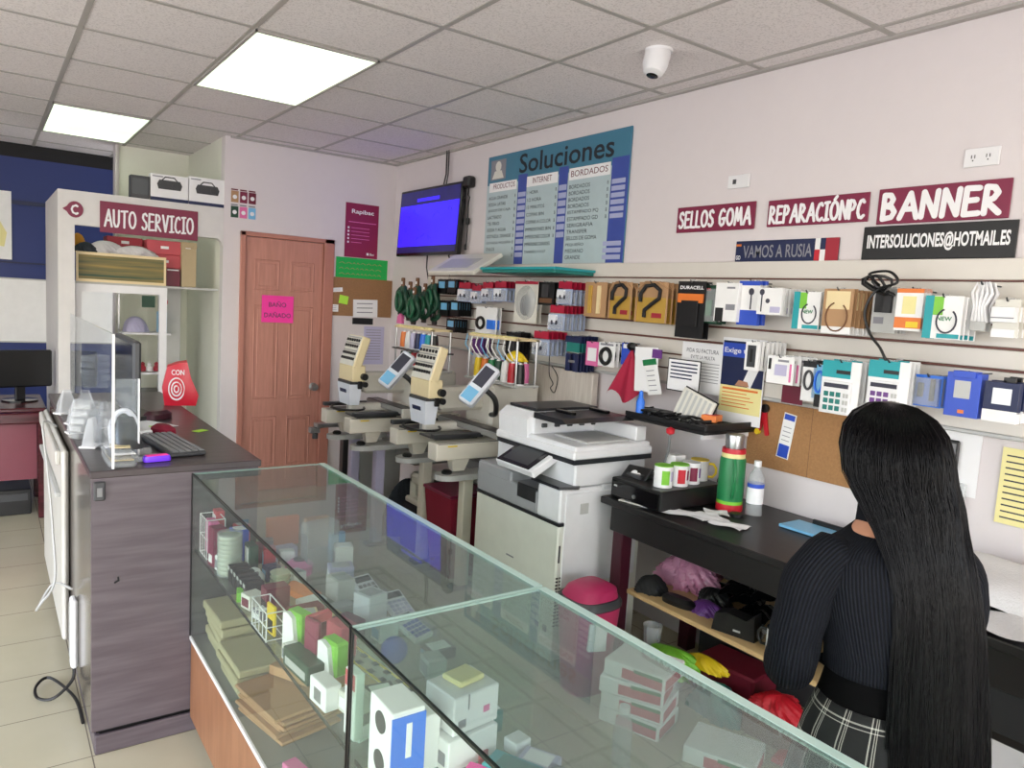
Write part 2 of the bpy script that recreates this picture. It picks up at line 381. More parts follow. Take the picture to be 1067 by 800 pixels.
P(s, 'handset', MB(f).strokes([[(.02, .028), (.0, .02), (-.008, 0), (.0, -.022), (.02, -.03)]], .012, .003, .005).strokes([[(.018, .028), (.026, .022)], [(.018, -.03), (.027, -.024)]], .014, .003, .006), 'paper')
# framed glass door inside the booth opening
G1 = glass('pane_clear', ior=1.35); G2 = glass('acrylic', 'fafcff', 1.5, .05)
CASEG = glass('case_glass', 'f6fbf8', 1.45, .02); CASET = glass('case_top_glass', 'e6eeec', 1.6, .17, .02, 'a2aaaa')  # milky reflection on the case tops put in as grey diffuse haze
s = T('booth_glass_door', 'white framed glass door standing inside the booth opening', 'door', (.83, 6.13, 0))
P(s, 'door_frame', MB().box(.53, 6.11, 0, .565, 6.15, 1.61).box(1.075, 6.11, 0, 1.125, 6.15, 1.61).box(.565, 6.11, 1.555, 1.075, 6.15, 1.61).box(.565, 6.11, 0, 1.075, 6.15, .1).box(.795, 6.115, .1, .803, 6.145, 1.2), 'white_plastic')
P(s, 'glass_panel', MB().box(.565, 6.128, .1, 1.075, 6.132, 1.555), G1)
wood('landscape_print', '234a3a', '9c8446', scale=(.5, 1, 14), rough=.5, ns=2.2)
s = T('landscape_panel', 'long landscape print of hills and fields in cream frame above the glass door', 'picture', (.82, 6.1, 1.625))
P(s, 'picture_frame', MB().box(.53, 6.1, 1.625, 1.115, 6.12, 1.645).box(.53, 6.1, 1.815, 1.115, 6.12, 1.835).box(.53, 6.1, 1.645, .545, 6.12, 1.815).box(1.1, 6.1, 1.645, 1.115, 6.12, 1.815), 'cream')
P(s, 'print', MB().box(.545, 6.105, 1.645, 1.1, 6.118, 1.815), 'landscape_print')
G('booth_shelf', MB().box(.516, 6.12, 1.61, 1.497, 6.6, 1.625), 'lightgrey', 'pale shelf board spanning the booth above its glass door', 'shelf')
# things on that shelf
def carton(name, x0, y0, z0, x1, y1, z1, mat, label, patch=None, pm='paper', group=None, lid=None):
    s = T(name, label, 'box', ((x0+x1)/2, (y0+y1)/2, z0), group)
    P(s, 'carton_body', MB().box(x0, y0, z0, x1, y1, z1, .003), mat)
    if patch:
        for (u0, v0, u1, v1) in patch:
            P(s, 'printed_patch', MB().box(x0+(x1-x0)*u0, y0-.0015, z0+(z1-z0)*v0, x0+(x1-x0)*u1, y0+.001, z0+(z1-z0)*v1), pm)
    if lid: P(s, 'carton_lid', MB().box(x0-.003, y0-.003, z1-(z1-z0)*lid, x1+.003, y1+.003, z1+.002, .003), mat)
    return s
M('red_card', 'a02234', .5); M('coral_card', 'c8525c', .5); M('wine_card', '7a1c30', .5)
carton('shoe_box', .745, 6.3, 1.84, .985, 6.5, 1.97, 'red_card', 'dark red shoe box lying highest on the booth shelf', [(.4, .62, .62, .78)])
carton('shoe_box', .72, 6.28, 1.626, .98, 6.5, 1.836, 'wine_card', 'wine red box below the dark red shoe box in the booth', [(.4, .62, .62, .78)])
carton('shoe_box', 1.0, 6.2, 1.862, 1.235, 6.45, 1.965, 'coral_card', 'coral pink shoe box with white mark, upper of two in the booth', [(.4, .4, .64, .6)])
carton('shoe_box', 1.0, 6.2, 1.76, 1.235, 6.45, 1.86, 'coral_card', 'coral pink shoe box under its twin in the booth', [(.4, .4, .64, .6)])
carton('gift_box', 1.125, 6.16, 1.626, 1.225, 6.35, 1.757, 'burgundy', 'small burgundy box right of the landscape panel', [(.1, .9, .9, .97)])
carton('tall_carton', 1.235, 6.16, 1.626, 1.34, 6.3, 1.965, 'cardboard_pale', 'tall narrow brown carton at the end of the booth shelf', [(.25, .86, .6, .93)], lid=.13)
def cloth_heap(name, cx, cy, cz, rx, ry, rz, mat, label, cat='cloth', seed=1, amp=.25, group=None, nu=64, nv=30):
    rnd = random.Random(seed); ph = [rnd.uniform(0, 6.28) for _ in range(8)]
    def fn(u, v):
        a = 2*PI*u; b = PI/2*(1-v)*.999; r = math.sin(b) if v > 0 else 1
        r = math.cos(PI/2*v); z = math.sin(PI/2*v)
        k = 1+amp*(.30*math.sin(17*a+ph[5]+19*v)+.22*math.sin(31*a+ph[6]-33*v)+math.sin(3*a+ph[0]+2*v)*.5+math.sin(5*a+ph[1]-3*v)*.35+math.sin(9*a+ph[2]+5*v)*.2)*(1-v*.5)
        zz = z*(1+amp*(math.sin(4*a+ph[3])*.3+math.sin(2*a+ph[4])*.4)*(1-v))
        return (cx+rx*r*k*math.cos(a), cy+ry*r*k*math.sin(a), cz+rz*zz)
    return G(name, MB().grid(fn, nu, nv), mat, label, cat, group, 80)
M('fabric_white', 'd4d2d3', .8, bump=.3); M('fabric_dark', '2c343c', .8, bump=.3); M('fabric_orange', 'c88a2a', .8); M('fabric_red', '8a1432', .8, bump=.2)
cloth_heap('folded_garment', .72, 6.2, 1.836, .12, .06, .09, 'fabric_white', 'white garment bundle lying on top of the landscape panel', seed=3)
cloth_heap('folded_garment', .60, 6.18, 1.836, .07, .05, .07, 'fabric_dark', 'dark grey garment bundle on top of the landscape panel', seed=5)
cloth_heap('soft_toy', .555, 6.25, 1.836, .05, .05, .13, 'fabric_orange', 'small orange soft bundle in the booth corner above the panel', 'cloth', seed=8)
cloth_heap('folded_garment', .92, 6.19, 1.836, .13, .05, .07, 'fabric_white', 'long white rolled cloth in front of the coral boxes', seed=9)
G('grey_partition', MB().box(1.135, 6.5, 0, 1.30, 6.54, 1.61, .003), 'lightgrey', 'flat grey panel standing beside the booth glass door', 'panel')
# merchandise rack seen through the glass
s = T('booth_rack', 'chrome rack of shelves behind the booth glass door', 'rack', (1.02, 6.5, 0))
P(s, 'shelf', MB().box(.86, 6.35, 1.24, 1.2, 6.6, 1.255), 'white_plastic'); P(s, 'shelf', MB().box(.86, 6.35, .93, 1.2, 6.6, .945), 'white_plastic')
P(s, 'shelf', MB().box(.86, 6.35, .78, 1.2, 6.6, .795), 'darkgrey')
for x in (.865, 1.195): P(s, 'upright', MB().box(x-.006, 6.59, 0, x+.006, 6.602, 1.55), 'steel')
cloth_heap('printed_cap', .96, 6.45, 1.256, .09, .07, .12, 'lavender', 'lavender cap with pale crown on the upper booth rack', 'cap', seed=4, amp=.1)
carton('small_box', 1.12, 6.4, 1.256, 1.18, 6.5, 1.42, 'skyblue', 'sky blue upright box on the upper booth rack', [(.1, .5, .9, .7)])
for i in range(6):
    o = G('ornament', MB().lathe([(.0, 0), (.022, .004), (.026, .03), (.014, .05), (.018, .065), (.0, .08)], (.91+.05*i, 6.42, .946), 12), ('red_card' if i % 2 == 0 else 'white_plastic'), ('small red ornament in a row on the middle booth rack' if i % 2 == 0 else 'small white ornament in a row on the middle booth rack'), 'ornament', 'red ornaments on the booth rack' if i % 2 == 0 else 'white ornaments on the booth rack')
f = F_back(.955, 6.125, 1.46)
G('photo_sticker', MB(f).box(.0, 0, 0, .09, .085, .002), 'greendark', 'dark green photo stuck at the top of the booth glass', 'photo')
G('photo_sticker', MB(f).lathe([(.0, 0), (.03, 0), (.03, .002), (0, .002)], (.15, .045, 0), 20), 'coral_card', 'round reddish photo stuck in the corner of the booth glass', 'photo')
s = T('shopping_bag', 'red plastic bag with white concentric rings at the back of the counter', 'bag', (.86, 4.28, 1.01))
bagp = [(-.11, 0), (.13, 0), (.15, .06), (.09, .16), (.06, .25), (-.02, .24), (-.09, .22), (-.13, .1)]
f = F_top(.845, 4.25, 1.01, -.25) @ Matrix.Rotation(PI/2, 4, 'X') @ Matrix.Diagonal((.62, .95, .8, 1))
mb = MB(f); n = len(bagp)
mb.add([(x, y, -.0+.02) for x, y in bagp]+[(x*1.02+.01, y*.97, .09) for x, y in bagp]+[(0, .11, .115), (0, .11, 0)], [(i, (i+1) % n, n+(i+1) % n, n+i) for i in range(n)]+[(n+i, n+(i+1) % n, 2*n) for i in range(n)]+[((i+1) % n, i, 2*n+1) for i in range(n)], True)
M('bag_red', 'cc1c34', .3, bump=.4, bscale=12)
P(s, 'bag_body', mb, 'bag_red', sharp=60)
mb = MB(f)
for r in (.018, .038, .06): mb.tube([(-.01+r*math.cos(2*PI*i/28), .095+r*math.sin(2*PI*i/28), .113-(r*.16)) for i in range(28)], .0052, 6, closed=True)
mb.text('CON', -.05, .172, .1, .03, .107, bold=.02)
P(s, 'printed_rings', mb, 'paper')
# boxes on the booth roof
for i, (x0, x1, z1, lab) in enumerate(((.86, .985, 2.40, 'dark car-part box with window, standing on the booth roof'), (.99, 1.245, 2.43, 'white radio box with picture of boombox, beside the dark box'), (1.25, 1.51, 2.445, 'white radio box with picture of boombox, next to the maroon flyers'))):
    s = T('product_box', lab, 'box', ((x0+x1)/2, 6.06, 2.241))
    P(s, 'carton_body', MB().box(x0, 6.015, 2.241, x1, 6.1, z1, .002), 'darkgrey' if i == 0 else 'white_card')
    if i:
        P(s, 'base_stripe', MB().box(x0, 6.013, 2.241, x1, 6.016, 2.265), 'navy')
        cx = (x0+x1)/2
        P(s, 'radio_picture', MB(F_back(cx, 6.0145, 2.36)).prism([(-.075, -.035), (.075, -.035), (.085, 0), (.07, .03), (-.07, .03), (-.085, 0)], 0, .002).strokes([[(-.05, .03), (-.03, .052), (.03, .052), (.05, .03)]], .008, 0, .002).lathe([(0, 0), (.025, 0), (.025, .003), (0, .003)], (-.045, -.002, .002), 16).lathe([(0, 0), (.025, 0), (.025, .003), (0, .003)], (.045, -.002, .002), 16), 'darkgrey')
        P(s, 'heading', MB(F_back(x0+.012, 6.0145, z1-.022)).box(0, 0, 0, .07, .008, .001), 'print_grey')
    else:
        P(s, 'window', MB().box(x0+.012, 6.013, 2.27, x1-.012, 6.016, 2.38), 'steel_dark')
# small flyers right of the booth
cols = ['tan', 'maroon', 'burgundy', 'greendark', 'pink', 'skyblue']
labs = ['tan photo flyer', 'maroon flyer', 'burgundy flyer', 'dark green round badge flyer', 'pink narrow flyer', 'pale blue flyer']
for i in range(6):
    c, r = i % 3, i//3
    s = T('mini_flyer', labs[i]+(' in the upper' if r == 0 else ' in the lower')+' row left of the brown door', 'flyer', (1.575+.065*c, YB-.002, 2.29-.115*r))
    x0 = 1.55+.066*c; z0 = 2.295-.115*r
    P(s, 'sheet', MB().box(x0, YB-.003, z0, x0+.055, YB, z0+.085), cols[i])
    P(s, 'caption', MB().box(x0, YB-.003, z0+.09, x0+.05, YB, z0+.1), 'burgundy' if r == 0 else 'print_grey')
    P(s, 'picture', MB(F_back(x0+.0275, YB-.003, z0+.04)).lathe([(0, 0), (.016, 0), (.016, .001), (0, .001)], (0, 0, 0), 14), 'paper')

# ------------------------------------------------------------------ far left corner: blue wall, boards, desk, computer
s = T('whiteboard', 'long white board hung on the blue wall', 'board', (.4, 7.98, 1.05))
P(s, 'panel', MB().box(-.6, 7.975, 1.05, 1.2, 7.99, 1.6), 'white_card'); P(s, 'board_frame', MB().box(-.6, 7.97, 1.04, 1.2, 7.992, 1.052).box(-.6, 7.97, 1.6, 1.2, 7.992, 1.612), 'lightgrey')
s = T('map_poster', 'white map poster with pale markings hanging on the blue wall', 'poster', (-.1, 7.98, 1.77))
P(s, 'sheet', MB().box(-.5, 7.98, 1.77, .205, 7.99, 2.36), 'white_card'); P(s, 'drawing', MB(F_back(-.1, 7.979, 2.0)).prism([(.1, -.1), (.25, -.12), (.27, .0), (.22, .1), (.15, .05), (.1, .02)], 0, .001), 'paleyellow')
wood('mahogany', '3c1218', '54202a', scale=(2, 12, 12), rough=.25)
s = T('mahogany_desk', 'glossy mahogany office desk in front of the blue wall', 'desk', (-.2, 6.2, 0))
P(s, 'desk_top', MB().box(-1.1, 5.85, .735, .335, 6.55, .765, .008), 'mahogany'); P(s, 'edge_band', MB().box(-1.1, 5.83, .66, .335, 5.86, .735, .01), 'mahogany')
M('desk_front', '7a3a48', .35); P(s, 'front_panel', MB().box(-1.05, 5.9, .27, .28, 5.92, .66), 'desk_front')
P(s, 'leg', MB().box(.285, 5.86, 0, .335, 5.91, .7, .008), 'mahogany'); P(s, 'leg', MB().box(.285, 6.45, 0, .335, 6.5, .735, .008), 'mahogany'); P(s, 'leg', MB().box(-1.08, 5.86, 0, -1.03, 5.91, .7, .008), 'mahogany')
s = T('computer_tower', 'black computer tower under the mahogany desk', 'computer', (.1, 6.2, 0)); P(s, 'case_body', MB().box(-.02, 6.0, .0, .25, 6.42, .18, .006), 'black'); P(s, 'drive_bay', MB().box(.0, 5.995, .1, .23, 6.0, .15), 'darkgrey')
s = T('desk_monitor', 'black monitor on the mahogany desk, seen from behind', 'monitor', (.2, 6.2, .766))
P(s, 'shell', MB(F_top(.23, 6.2, .766, .25)).box(-.21, -.03, .1, .16, 0, .36, .01), 'black'); P(s, 'stand', MB(F_top(.23, 6.2, .766, .25)).box(-.06, .0, .01, .0, .03, .2, .005), 'black'); P(s, 'stand_base', MB(F_top(.23, 6.2, .766, .25)).lathe([(0, 0), (.11, 0), (.11, .01), (0, .014)], (-.03, .02, 0), 24), 'blackgloss')
# ------------------------------------------------------------------ dark laminate counter
wood('laminate', '544b51', '655c62', scale=(.8, .8, 9), rough=.4)
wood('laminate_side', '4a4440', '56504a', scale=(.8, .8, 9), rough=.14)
M('trunk_white', 'c9c7c0', .4)
wood('laminate_top', '3a3234', '473e40', scale=(1.2, 9, 1), rough=.32)
s = T('service_counter', 'dark grey-brown laminate counter with wood grain panels', 'counter', (.56, 3.75, 0))
P(s, 'end_panel', MB().box(.285, 2.78, .085, .835, 2.80, .985), 'laminate')
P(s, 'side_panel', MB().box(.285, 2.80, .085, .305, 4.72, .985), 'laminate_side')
P(s, 'rear_panel', MB().box(.815, 2.8, 0, .835, 4.74, .985).box(.305, 4.72, 0, .815, 4.74, .985), 'laminate')
P(s, 'counter_top', MB().box(.28, 2.775, .985, .845, 4.75, 1.01, .003), 'laminate_top')
P(s, 'plinth', MB().box(.295, 2.775, 0, .83, 2.79, .07, .003).box(.295, 2.79, 0, .31, 4.72, .07), 'laminate')
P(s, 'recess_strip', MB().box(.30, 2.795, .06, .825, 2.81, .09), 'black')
s = T('socket_box', 'small dark socket box at the counter corner', 'socket', (.315, 2.77, .88)); P(s, 'case_body', MB().box(.29, 2.765, .91, .325, 2.78, .975, .004), 'darkgrey'); P(s, 'outlet_face', MB().box(.30, 2.762, .925, .315, 2.766, .955), 'grey')
G('cable_hole', MB(F_back(.355, 2.778, .615)).strokes([[(0, 0), (.012, .006), (.01, .016)]], .005, 0, .004), 'blackmatte', 'small black cable stub poking from the counter end panel', 'cable')
# white trunking with adapters on the customer side
s = T('folded_table', 'white folded plastic panel leaning against the counter side', 'panel', (.25, 4.0, 0))
P(s, 'panel', MB().box(.255, 3.55, .1, .28, 4.72, .93, .01), 'trunk_white')
P(s, 'rail', MB().box(.235, 3.6, .86, .256, 4.7, .92, .006), 'trunk_white'); P(s, 'rail', MB().box(.235, 3.6, .72, .256, 4.7, .74, .004), 'lightgrey')
s = T('power_strip', 'slim white power strip hanging upright on the counter side', 'power strip', (.27, 3.3, .1)); P(s, 'case_body', MB().box(.26, 3.22, .12, .284, 3.29, .4, .008), 'white_plastic'); P(s, 'socket_face', MB().box(.257, 3.235, .16, .261, 3.275, .38, .004), 'lightgrey')
G('white_cable', MB().tube(cr([(.25, 3.75, 1.0), (.2, 3.7, 1.03), (.20, 3.65, .95), (.21, 3.56, .8), (.22, 3.5, .6), (.22, 3.42, .42), (.17, 3.4, .34), (.16, 3.45, .3), (.22, 3.5, .38), (.27, 3.3, .42)]), .005, 6), 'lightgrey', 'pale grey cable hanging in a loop down the counter side', 'cable')
G('black_cable', MB().tube(cr([(.27, 3.25, .14), (.265, 3.22, .08), (.2, 3.2, .03), (.15, 3.25, .02), (.15, 3.35, .02), (.2, 3.4, .02), (.27, 3.2, .015), (.28, 3.0, .01)]), .006, 6), 'black', 'black cable curling on the floor by the counter', 'cable')
# acrylic screen
s = T('acrylic_screen', 'clear acrylic screen standing along the counter edge', 'screen', (.35, 3.2, 1.011))
P(s, 'sheet', MB().box(.348, 2.73+.06, 1.012, .352, 4.3, 1.47), G2); P(s, 'edge', MB().box(.346, 2.785, 1.012, .354, 2.791, 1.47), 'white_plastic', 'bright polished edge')
s = T('acrylic_wing', 'short clear acrylic wing crossing the counter by the monitor', 'screen', (.4, 3.0, 1.011))
P(s, 'sheet', MB().box(.36, 2.95, 1.012, .45, 2.954, 1.3), G2); P(s, 'edge', MB().box(.45, 2.949, 1.012, .456, 2.955, 1.3), 'white_plastic')
# translucent tag holders
def holder(x, y, z, h, w, rz, label, group):
    s = T('tag_holder', label, 'holder', (x, y, z), group, rz)
    P(s, 'body', MB().loft([(0, 0, 0, w, w*.6), (0, 0, h*.5, w*.8, w*.45), (0, 0, h*.92, w*.45, w*.25), (0, 0, h, w*.4, w*.2)], 4*6, power=5), 'frost', local=True)
    P(s, 'rim', MB().box(-w*1.05, -w*.65, 0, w*1.05, w*.65, .006), 'white_plastic', local=True); return s
H0 = holder(.33, 3.72, 1.012, .11, .045, .3, 'milky plastic pyramid holder among several on the counter end', 'milky pyramid holders on the counter')
for (x, y, z, r) in ((.38, 3.9, 1.012, .1), (.42, 3.62, 1.012, .8), (.315, 3.5, 1.012, .2), (.33, 3.20, 1.012, 1.1), (.31, 4.02, 1.012, .5)): dup(H0, (x, y, z), r)
s = T('clear_box_stack', 'stack of clear plastic phone cases on the counter beside the pyramids', 'boxes', (.42, 3.75, 1.012))
for k in range(5): P(s, 'clear_case', MB(F_top(.405, 3.8, 1.162+.03*k, .2*k)).box(-.05, -.035, 0, .05, .035, .026, .004), 'haze_clear')
dup(s, (.36, 3.35, .86), .4, 'lower stack of clear plastic cases close to the acrylic edge')
def pouch(x, y, z, w, l, h, rz, mat, label, pm=None):
    s = T('clear_pouch', label, 'package', (x, y, z), None, rz)
    P(s, 'wrapper', MB().loft([(0, 0, 0, w/2, l/2), (0, 0, h*.5, w/2*1.02, l/2*1.02), (0, 0, h, w/2*.93, l/2*.95)], 24, power=6), mat, local=True)
    if pm: P(s, 'product', MB().box(-w*.4, -l*.38, h, w*.4, l*.38, h+.003, .001), pm, local=True)
    return s
pouch(.385, 2.93, 1.012, .09, .26, .016, .0, 'haze_clear', 'clear packet with pale salmon card at the very front of the counter', 'cream')
pouch(.39, 2.95, 1.031, .085, .24, .012, .08, 'haze_clear', 'clear packet lying on the front packet pile', 'white_card')
pouch(.395, 2.98, 1.046, .08, .2, .012, -.1, 'haze_clear', 'crumpled clear packet on top of the front pile', 'cream')
pouch(.47, 2.90, 1.012, .1, .05, .014, .1, 'haze_clear', 'silver bagged packet lying by the front pile', 'steel')
pouch(.50, 2.87, 1.012, .09, .035, .02, .12, 'violet', 'magenta and violet phone case packet at the counter edge', 'pinkneon')
pouch(.46, 3.02, 1.012, .07, .12, .03, .2, 'haze_clear', 'clear packet with dark device between pile and keyboard', 'print_dark')
s = T('desk_phone', 'white curved desk phone with dark face behind the clear packets', 'phone', (.43, 3.16, 1.012))
P(s, 'body', MB(F_top(.42, 2.98+.02, 1.045, .2)).loft([(0, 0, 0, .05, .07), (0, .01, .05, .045, .05), (0, .02, .11, .03, .02)], 20, power=3), 'steel_dark'); P(s, 'receiver', MB().tube(cr([(.375, 3.0, 1.05), (.37, 3.0, 1.12), (.39, 3.01, 1.165), (.42, 3.01, 1.175), (.45, 3.02, 1.14), (.455, 3.02, 1.09)]), .010, 8), 'white_plastic')
# monitor seen edge-on, keyboard, mouse, papers
s = T('counter_monitor', 'slim black counter monitor on silver stand, turned edge-on', 'monitor', (.48, 3.35, 1.011))
f = F_top(.478, 3.36, 1.011, -PI/2)
P(s, 'shell', MB(f).box(-.27, -.018, .1, .22, .012, .41, .008), 'darkgrey'); P(s, 'screen', MB(f).box(-.26, -.0195, .115, .21, -.017, .395), 'blackgloss')
P(s, 'stand', MB(f).box(-.05, .012, .0, .03, .03, .26, .004), 'steel'); P(s, 'stand_base', MB(f).box(-.12, -.08, 0, .1, .03, .01, .004), 'black')
s = T('computer_keyboard', 'black keyboard lying askew on the dark counter', 'keyboard', (.56, 3.17, 1.011))
f = F_top(.60, 3.12, 1.012, PI/2+.10)
P(s, 'case_body', MB(f).box(-.21, -.06, 0, .21, .07, .016, .004), 'darkgrey')
k = MB(f)
for r in range(5):
    for c in range(18): k.box(-.205+c*.0226, -.054+r*.0235, .016, -.186+c*.0226, -.035+r*.0235, .021, .002)
kk = P(s, 'key', k, 'grey', 'pale grey key caps'); kk['kind'] = 'stuff'
G('hand_scanner', MB(F_top(.62, 3.42, 1.012, .3)).loft([(0, 0, 0, .04, .07), (0, .0, .02, .038, .065), (0, 0, .035, .02, .04)], 20, power=2.5), 'fabric_red', 'dark red mouse-shaped device beside the keyboard', 'device')
G('red_purse', MB(F_top(.66, 3.78, 1.012, .5)).loft([(0, 0, 0, .07, .04), (0, .0, .025, .07, .038), (0, 0, .04, .05, .02)], 20, power=2.5), 'maroon_dark', 'dark red zip purse near the shopping bag', 'purse')
G('paper_slip', MB(F_top(.60, 3.62, 1.0115, .5)).box(-.07, -.1, 0, .07, .1, .0015), 'paper', 'white paper sheet on the counter behind the keyboard', 'paper')
G('sticky_note', MB(F_top(.63, 3.55, 1.0135, .2)).box(-.035, -.035, 0, .035, .035, .0015), 'limepaper', 'lime green sticky note lying on the white sheet', 'note')
G('sticky_note', MB(F_top(.77, 3.42, 1.0115, .6)).box(-.03, -.02, 0, .03, .02, .0015), 'limepaper', 'lime yellow note near the counter rear edge', 'note')
G('notebook', MB(F_top(.56, 3.85, 1.012, .2)).box(-.09, -.12, 0, .09, .12, .02, .003), 'black', 'black notebook lying behind the monitor', 'notebook')
G('card_reader', MB(F_top(.52, 3.4, 1.012, .4)).box(-.03, -.06, 0, .03, .06, .025, .006), 'white_plastic', 'small white box at the monitor foot', 'box')

# ------------------------------------------------------------------ two glass display cases
wood('case_wood', '885c40', '976a4c', scale=(8, 8, 1.2), rough=.42)
M('deck_grey', '7f8280', .35)
X0, X1 = .60, 1.085
def display_case(y0, y1, label, shelf_x1):
    s = T('glass_display_case', label, 'display case', ((X0+X1)/2, (y0+y1)/2, 0))
    zb, zt = .37, .98; g = .005
    P(s, 'base_cabinet', MB().box(X0+.004, y0, .06, X1-.004, y1, zb-.012), 'case_wood')
    P(s, 'plinth', MB().box(X0+.03, y0+.02, 0, X1-.03, y1-.02, .06), 'maroon_dark')
    P(s, 'deck', MB().box(X0+.004, y0, zb-.012, X1-.004, y1, zb), 'deck_grey')
    P(s, 'base_trim', MB().box(X0-.002, y0, zb-.01, X0+.005, y1, zb+.003), 'white_plastic', 'thin white edging strip')
    P(s, 'side_glass', MB().box(X0, y0, zb, X0+g, y1, zt-g), CASEG); P(s, 'side_glass', MB().box(X1-g, y0, zb, X1, y1, zt-g), CASEG)
    P(s, 'end_glass', MB().box(X0+g, y0, zb, X1-g, y0+g, zt-g), CASEG); P(s, 'end_glass', MB().box(X0+g, y1-g, zb, X1-g, y1, zt-g), CASEG)
    P(s, 'top_glass', MB().box(X0+.001, y0+.001, zt-g, X1-.016, y1-.001, zt), CASET)
    P(s, 'glass_edge', MB().box(X1-.016, y0, zt-.008, X1+.006, y1, zt+.001), 'mint_edge', 'pale mint polished glass edge')
    P(s, 'glass_edge', MB().box(X0-.002, y0, zt-.006, X0+.004, y1, zt), 'black_edge', 'dark green glass edge')
    P(s, 'glass_edge', MB().box(X0, y1-.004, zt-.005, X1-.012, y1+.001, zt), 'mint_edge'); P(s, 'glass_edge', MB().box(X0, y0-.001, zt-.005, X1-.012, y0+.004, zt), 'mint_edge')
    P(s, 'corner_seam', MB().box(X0-.002, y1-.003, zb, X0+.003, y1+.002, zt), 'black'); P(s, 'corner_seam', MB().box(X0-.002, y0-.002, zb, X0+.003, y0+.003, zt), 'black')
    P(s, 'glass_shelf', MB().box(X0+.012, y0+.012, .694, shelf_x1, y1-.012, .70), CASEG); P(s, 'shelf_edge', MB().box(X0+.009, y0+.012, .693, X0+.012, y1-.012, .701), 'black_edge')
    return s
display_case(1.352, 2.772, 'far glass display case on brown wooden base, crowded with small goods', 1.06)
display_case(-.35, 1.342, 'near glass display case with white boxes, cut off by the picture edge', .97)
SH = .7015; DK = .371
def bx(name, x, y, z, w, l, h, rz, mat, label, cat='box', face=None, fm='paper', group=None, bev=.002, topm=None):
    s = T(name, label, cat, (x, y, z), group, rz)
    P(s, 'body', MB().box(-w/2, -l/2, 0, w/2, l/2, h, bev), mat, local=True)
    if face: P(s, 'face_print', MB().box(-w/2-.0012, -l/2+l*face[0], h*face[1], -w/2+.001, -l/2+l*face[2], h*face[3]), fm, local=True)
    if topm: P(s, 'top_print', MB().box(-w*.35, -l*.35, h-.001, w*.35, l*.35, h+.0015), topm, local=True)
    return s
# shelf goods of the far case
def wire_box(x, y, z, w, l, h, rz, label):
    s = T('wire_rack', label, 'rack', (x, y, z), None, rz); m = MB(); r = .002
    for (a, b) in ((-1, -1), (1, -1), (1, 1), (-1, 1)): m.tube([(a*w/2, b*l/2, 0), (a*w/2, b*l/2, h)], r, 5)
    for zz in (.003, h*.5, h): m.tube([(-w/2, -l/2, zz), (w/2, -l/2, zz), (w/2, l/2, zz), (-w/2, l/2, zz)], r, 5, closed=True)
    for k in range(1, 4): m.tube([(-w/2, -l/2+l*k/4, 0), (-w/2, -l/2+l*k/4, h)], r*.7, 4)
    P(s, 'wire_frame', m, 'white_plastic', local=True); return s
wire_box(.65, 2.68, SH, .06, .1, .14, 0, 'white wire rack in the far left corner of the far case')
bx('slim_package', .65, 2.68, SH+.006, .03, .07, .12, 0, 'pink', 'pink package standing inside the corner wire rack')
bx('slim_package', .64, 2.57, SH, .045, .05, .135, .1, 'maroon', 'tall raspberry red package beside the corner wire rack', face=(.2, .1, .8, .3))
s = T('disc_spindle', 'tall spindle of pale green discs near the corner of the far case', 'discs', (.655, 2.47, SH))
M('disc', 'b9c0a8', .25, metal=.3)
for k in range(9): P(s, 'disc', MB().lathe([(0, 0), (.036, 0), (.037, .003), (.037, .011), (.036, .0135), (0, .0135)], (.655, 2.47, SH+.004+.0145*k), 24), 'disc')
P(s, 'cover', MB().lathe([(.04, 0), (.04, .142), (.0, .146)], (.655, 2.47, SH), 24), 'haze_clear')
bx('card_game', .72, 2.6, SH, .05, .06, .11, .05, 'blue', 'blue box with white lid between spindle and rear glass', topm='paper')
bx('black_frame_pack', .72, 2.45, SH, .03, .06, .1, .0, 'greendark', 'dark green package with white outlined window', face=(.2, .1, .8, .9), fm='white_card')
bx('pink_case', .68, 2.62+.1, SH+.0, .03, .05, .15, 0, 'coral_card', 'coral pink carton touching the rear end glass', face=(.1, .6, .9, .9))
bx('small_box', .78, 2.55, SH, .05, .06, .06, .2, 'burgundy', 'burgundy square box behind the blue boxes')
s = T('white_mouse', 'white curved computer mouse pack in the far case', 'mouse', (.70, 2.34, SH)); P(s, 'body', MB().loft([(.70, 2.34, SH, .03, .045), (.70, 2.34, SH+.03, .03, .044), (.70, 2.34, SH+.05, .015, .025)], 20), 'white_plastic'); P(s, 'wheel', MB().lathe([(0, -.004), (.007, -.004), (.007, .004), (0, .004)], (.70, 2.315, SH+.045), 10, 'x'), 'grey')
for i in range(6): bx('ink_cartridge', .665+.0, 2.40-.034*i, SH, .06, .022, .055, .0, 'blackmatte', 'black ink cartridge in a row in front of the white mouse', 'cartridge', group='row of black ink cartridges', face=(.1, .75, .9, .95), fm='lightgrey')
for i in range(4):
    o = G('cup_stack', MB().lathe([(0, 0), (.026, 0), (.032, .012), (.033, .014), (0, .014)], (.76, 2.27, SH+.0145*i), 20), 'disc', 'pale round tin in the stack beside the mouse', 'tin', 'stacked pale tins')
bx('orange_card', .80, 2.2, SH, .06, .14, .02, .3, 'orange', 'orange flat package lying beside the stacked tins')
bx('wine_box', .69, 2.10, SH, .07, .05, .085, .05, 'burgundy', 'burgundy box with black side, left of two', face=(.1, .0, .9, .55), fm='black')
bx('wine_box', .76, 2.04, SH, .10, .05, .03, .05, 'wine_card', 'long wine red box lying behind the wire holder')
wire_box(.635, 1.99, SH, .05, .13, .08, .0, 'low white wire holder against the left glass of the far case')
bx('comic_card', .635, 1.96, SH+.005, .008, .05, .085, .1, 'yellow', 'yellow and black picture card in the low wire holder', 'card', face=(.2, .1, .8, .5), fm='black')
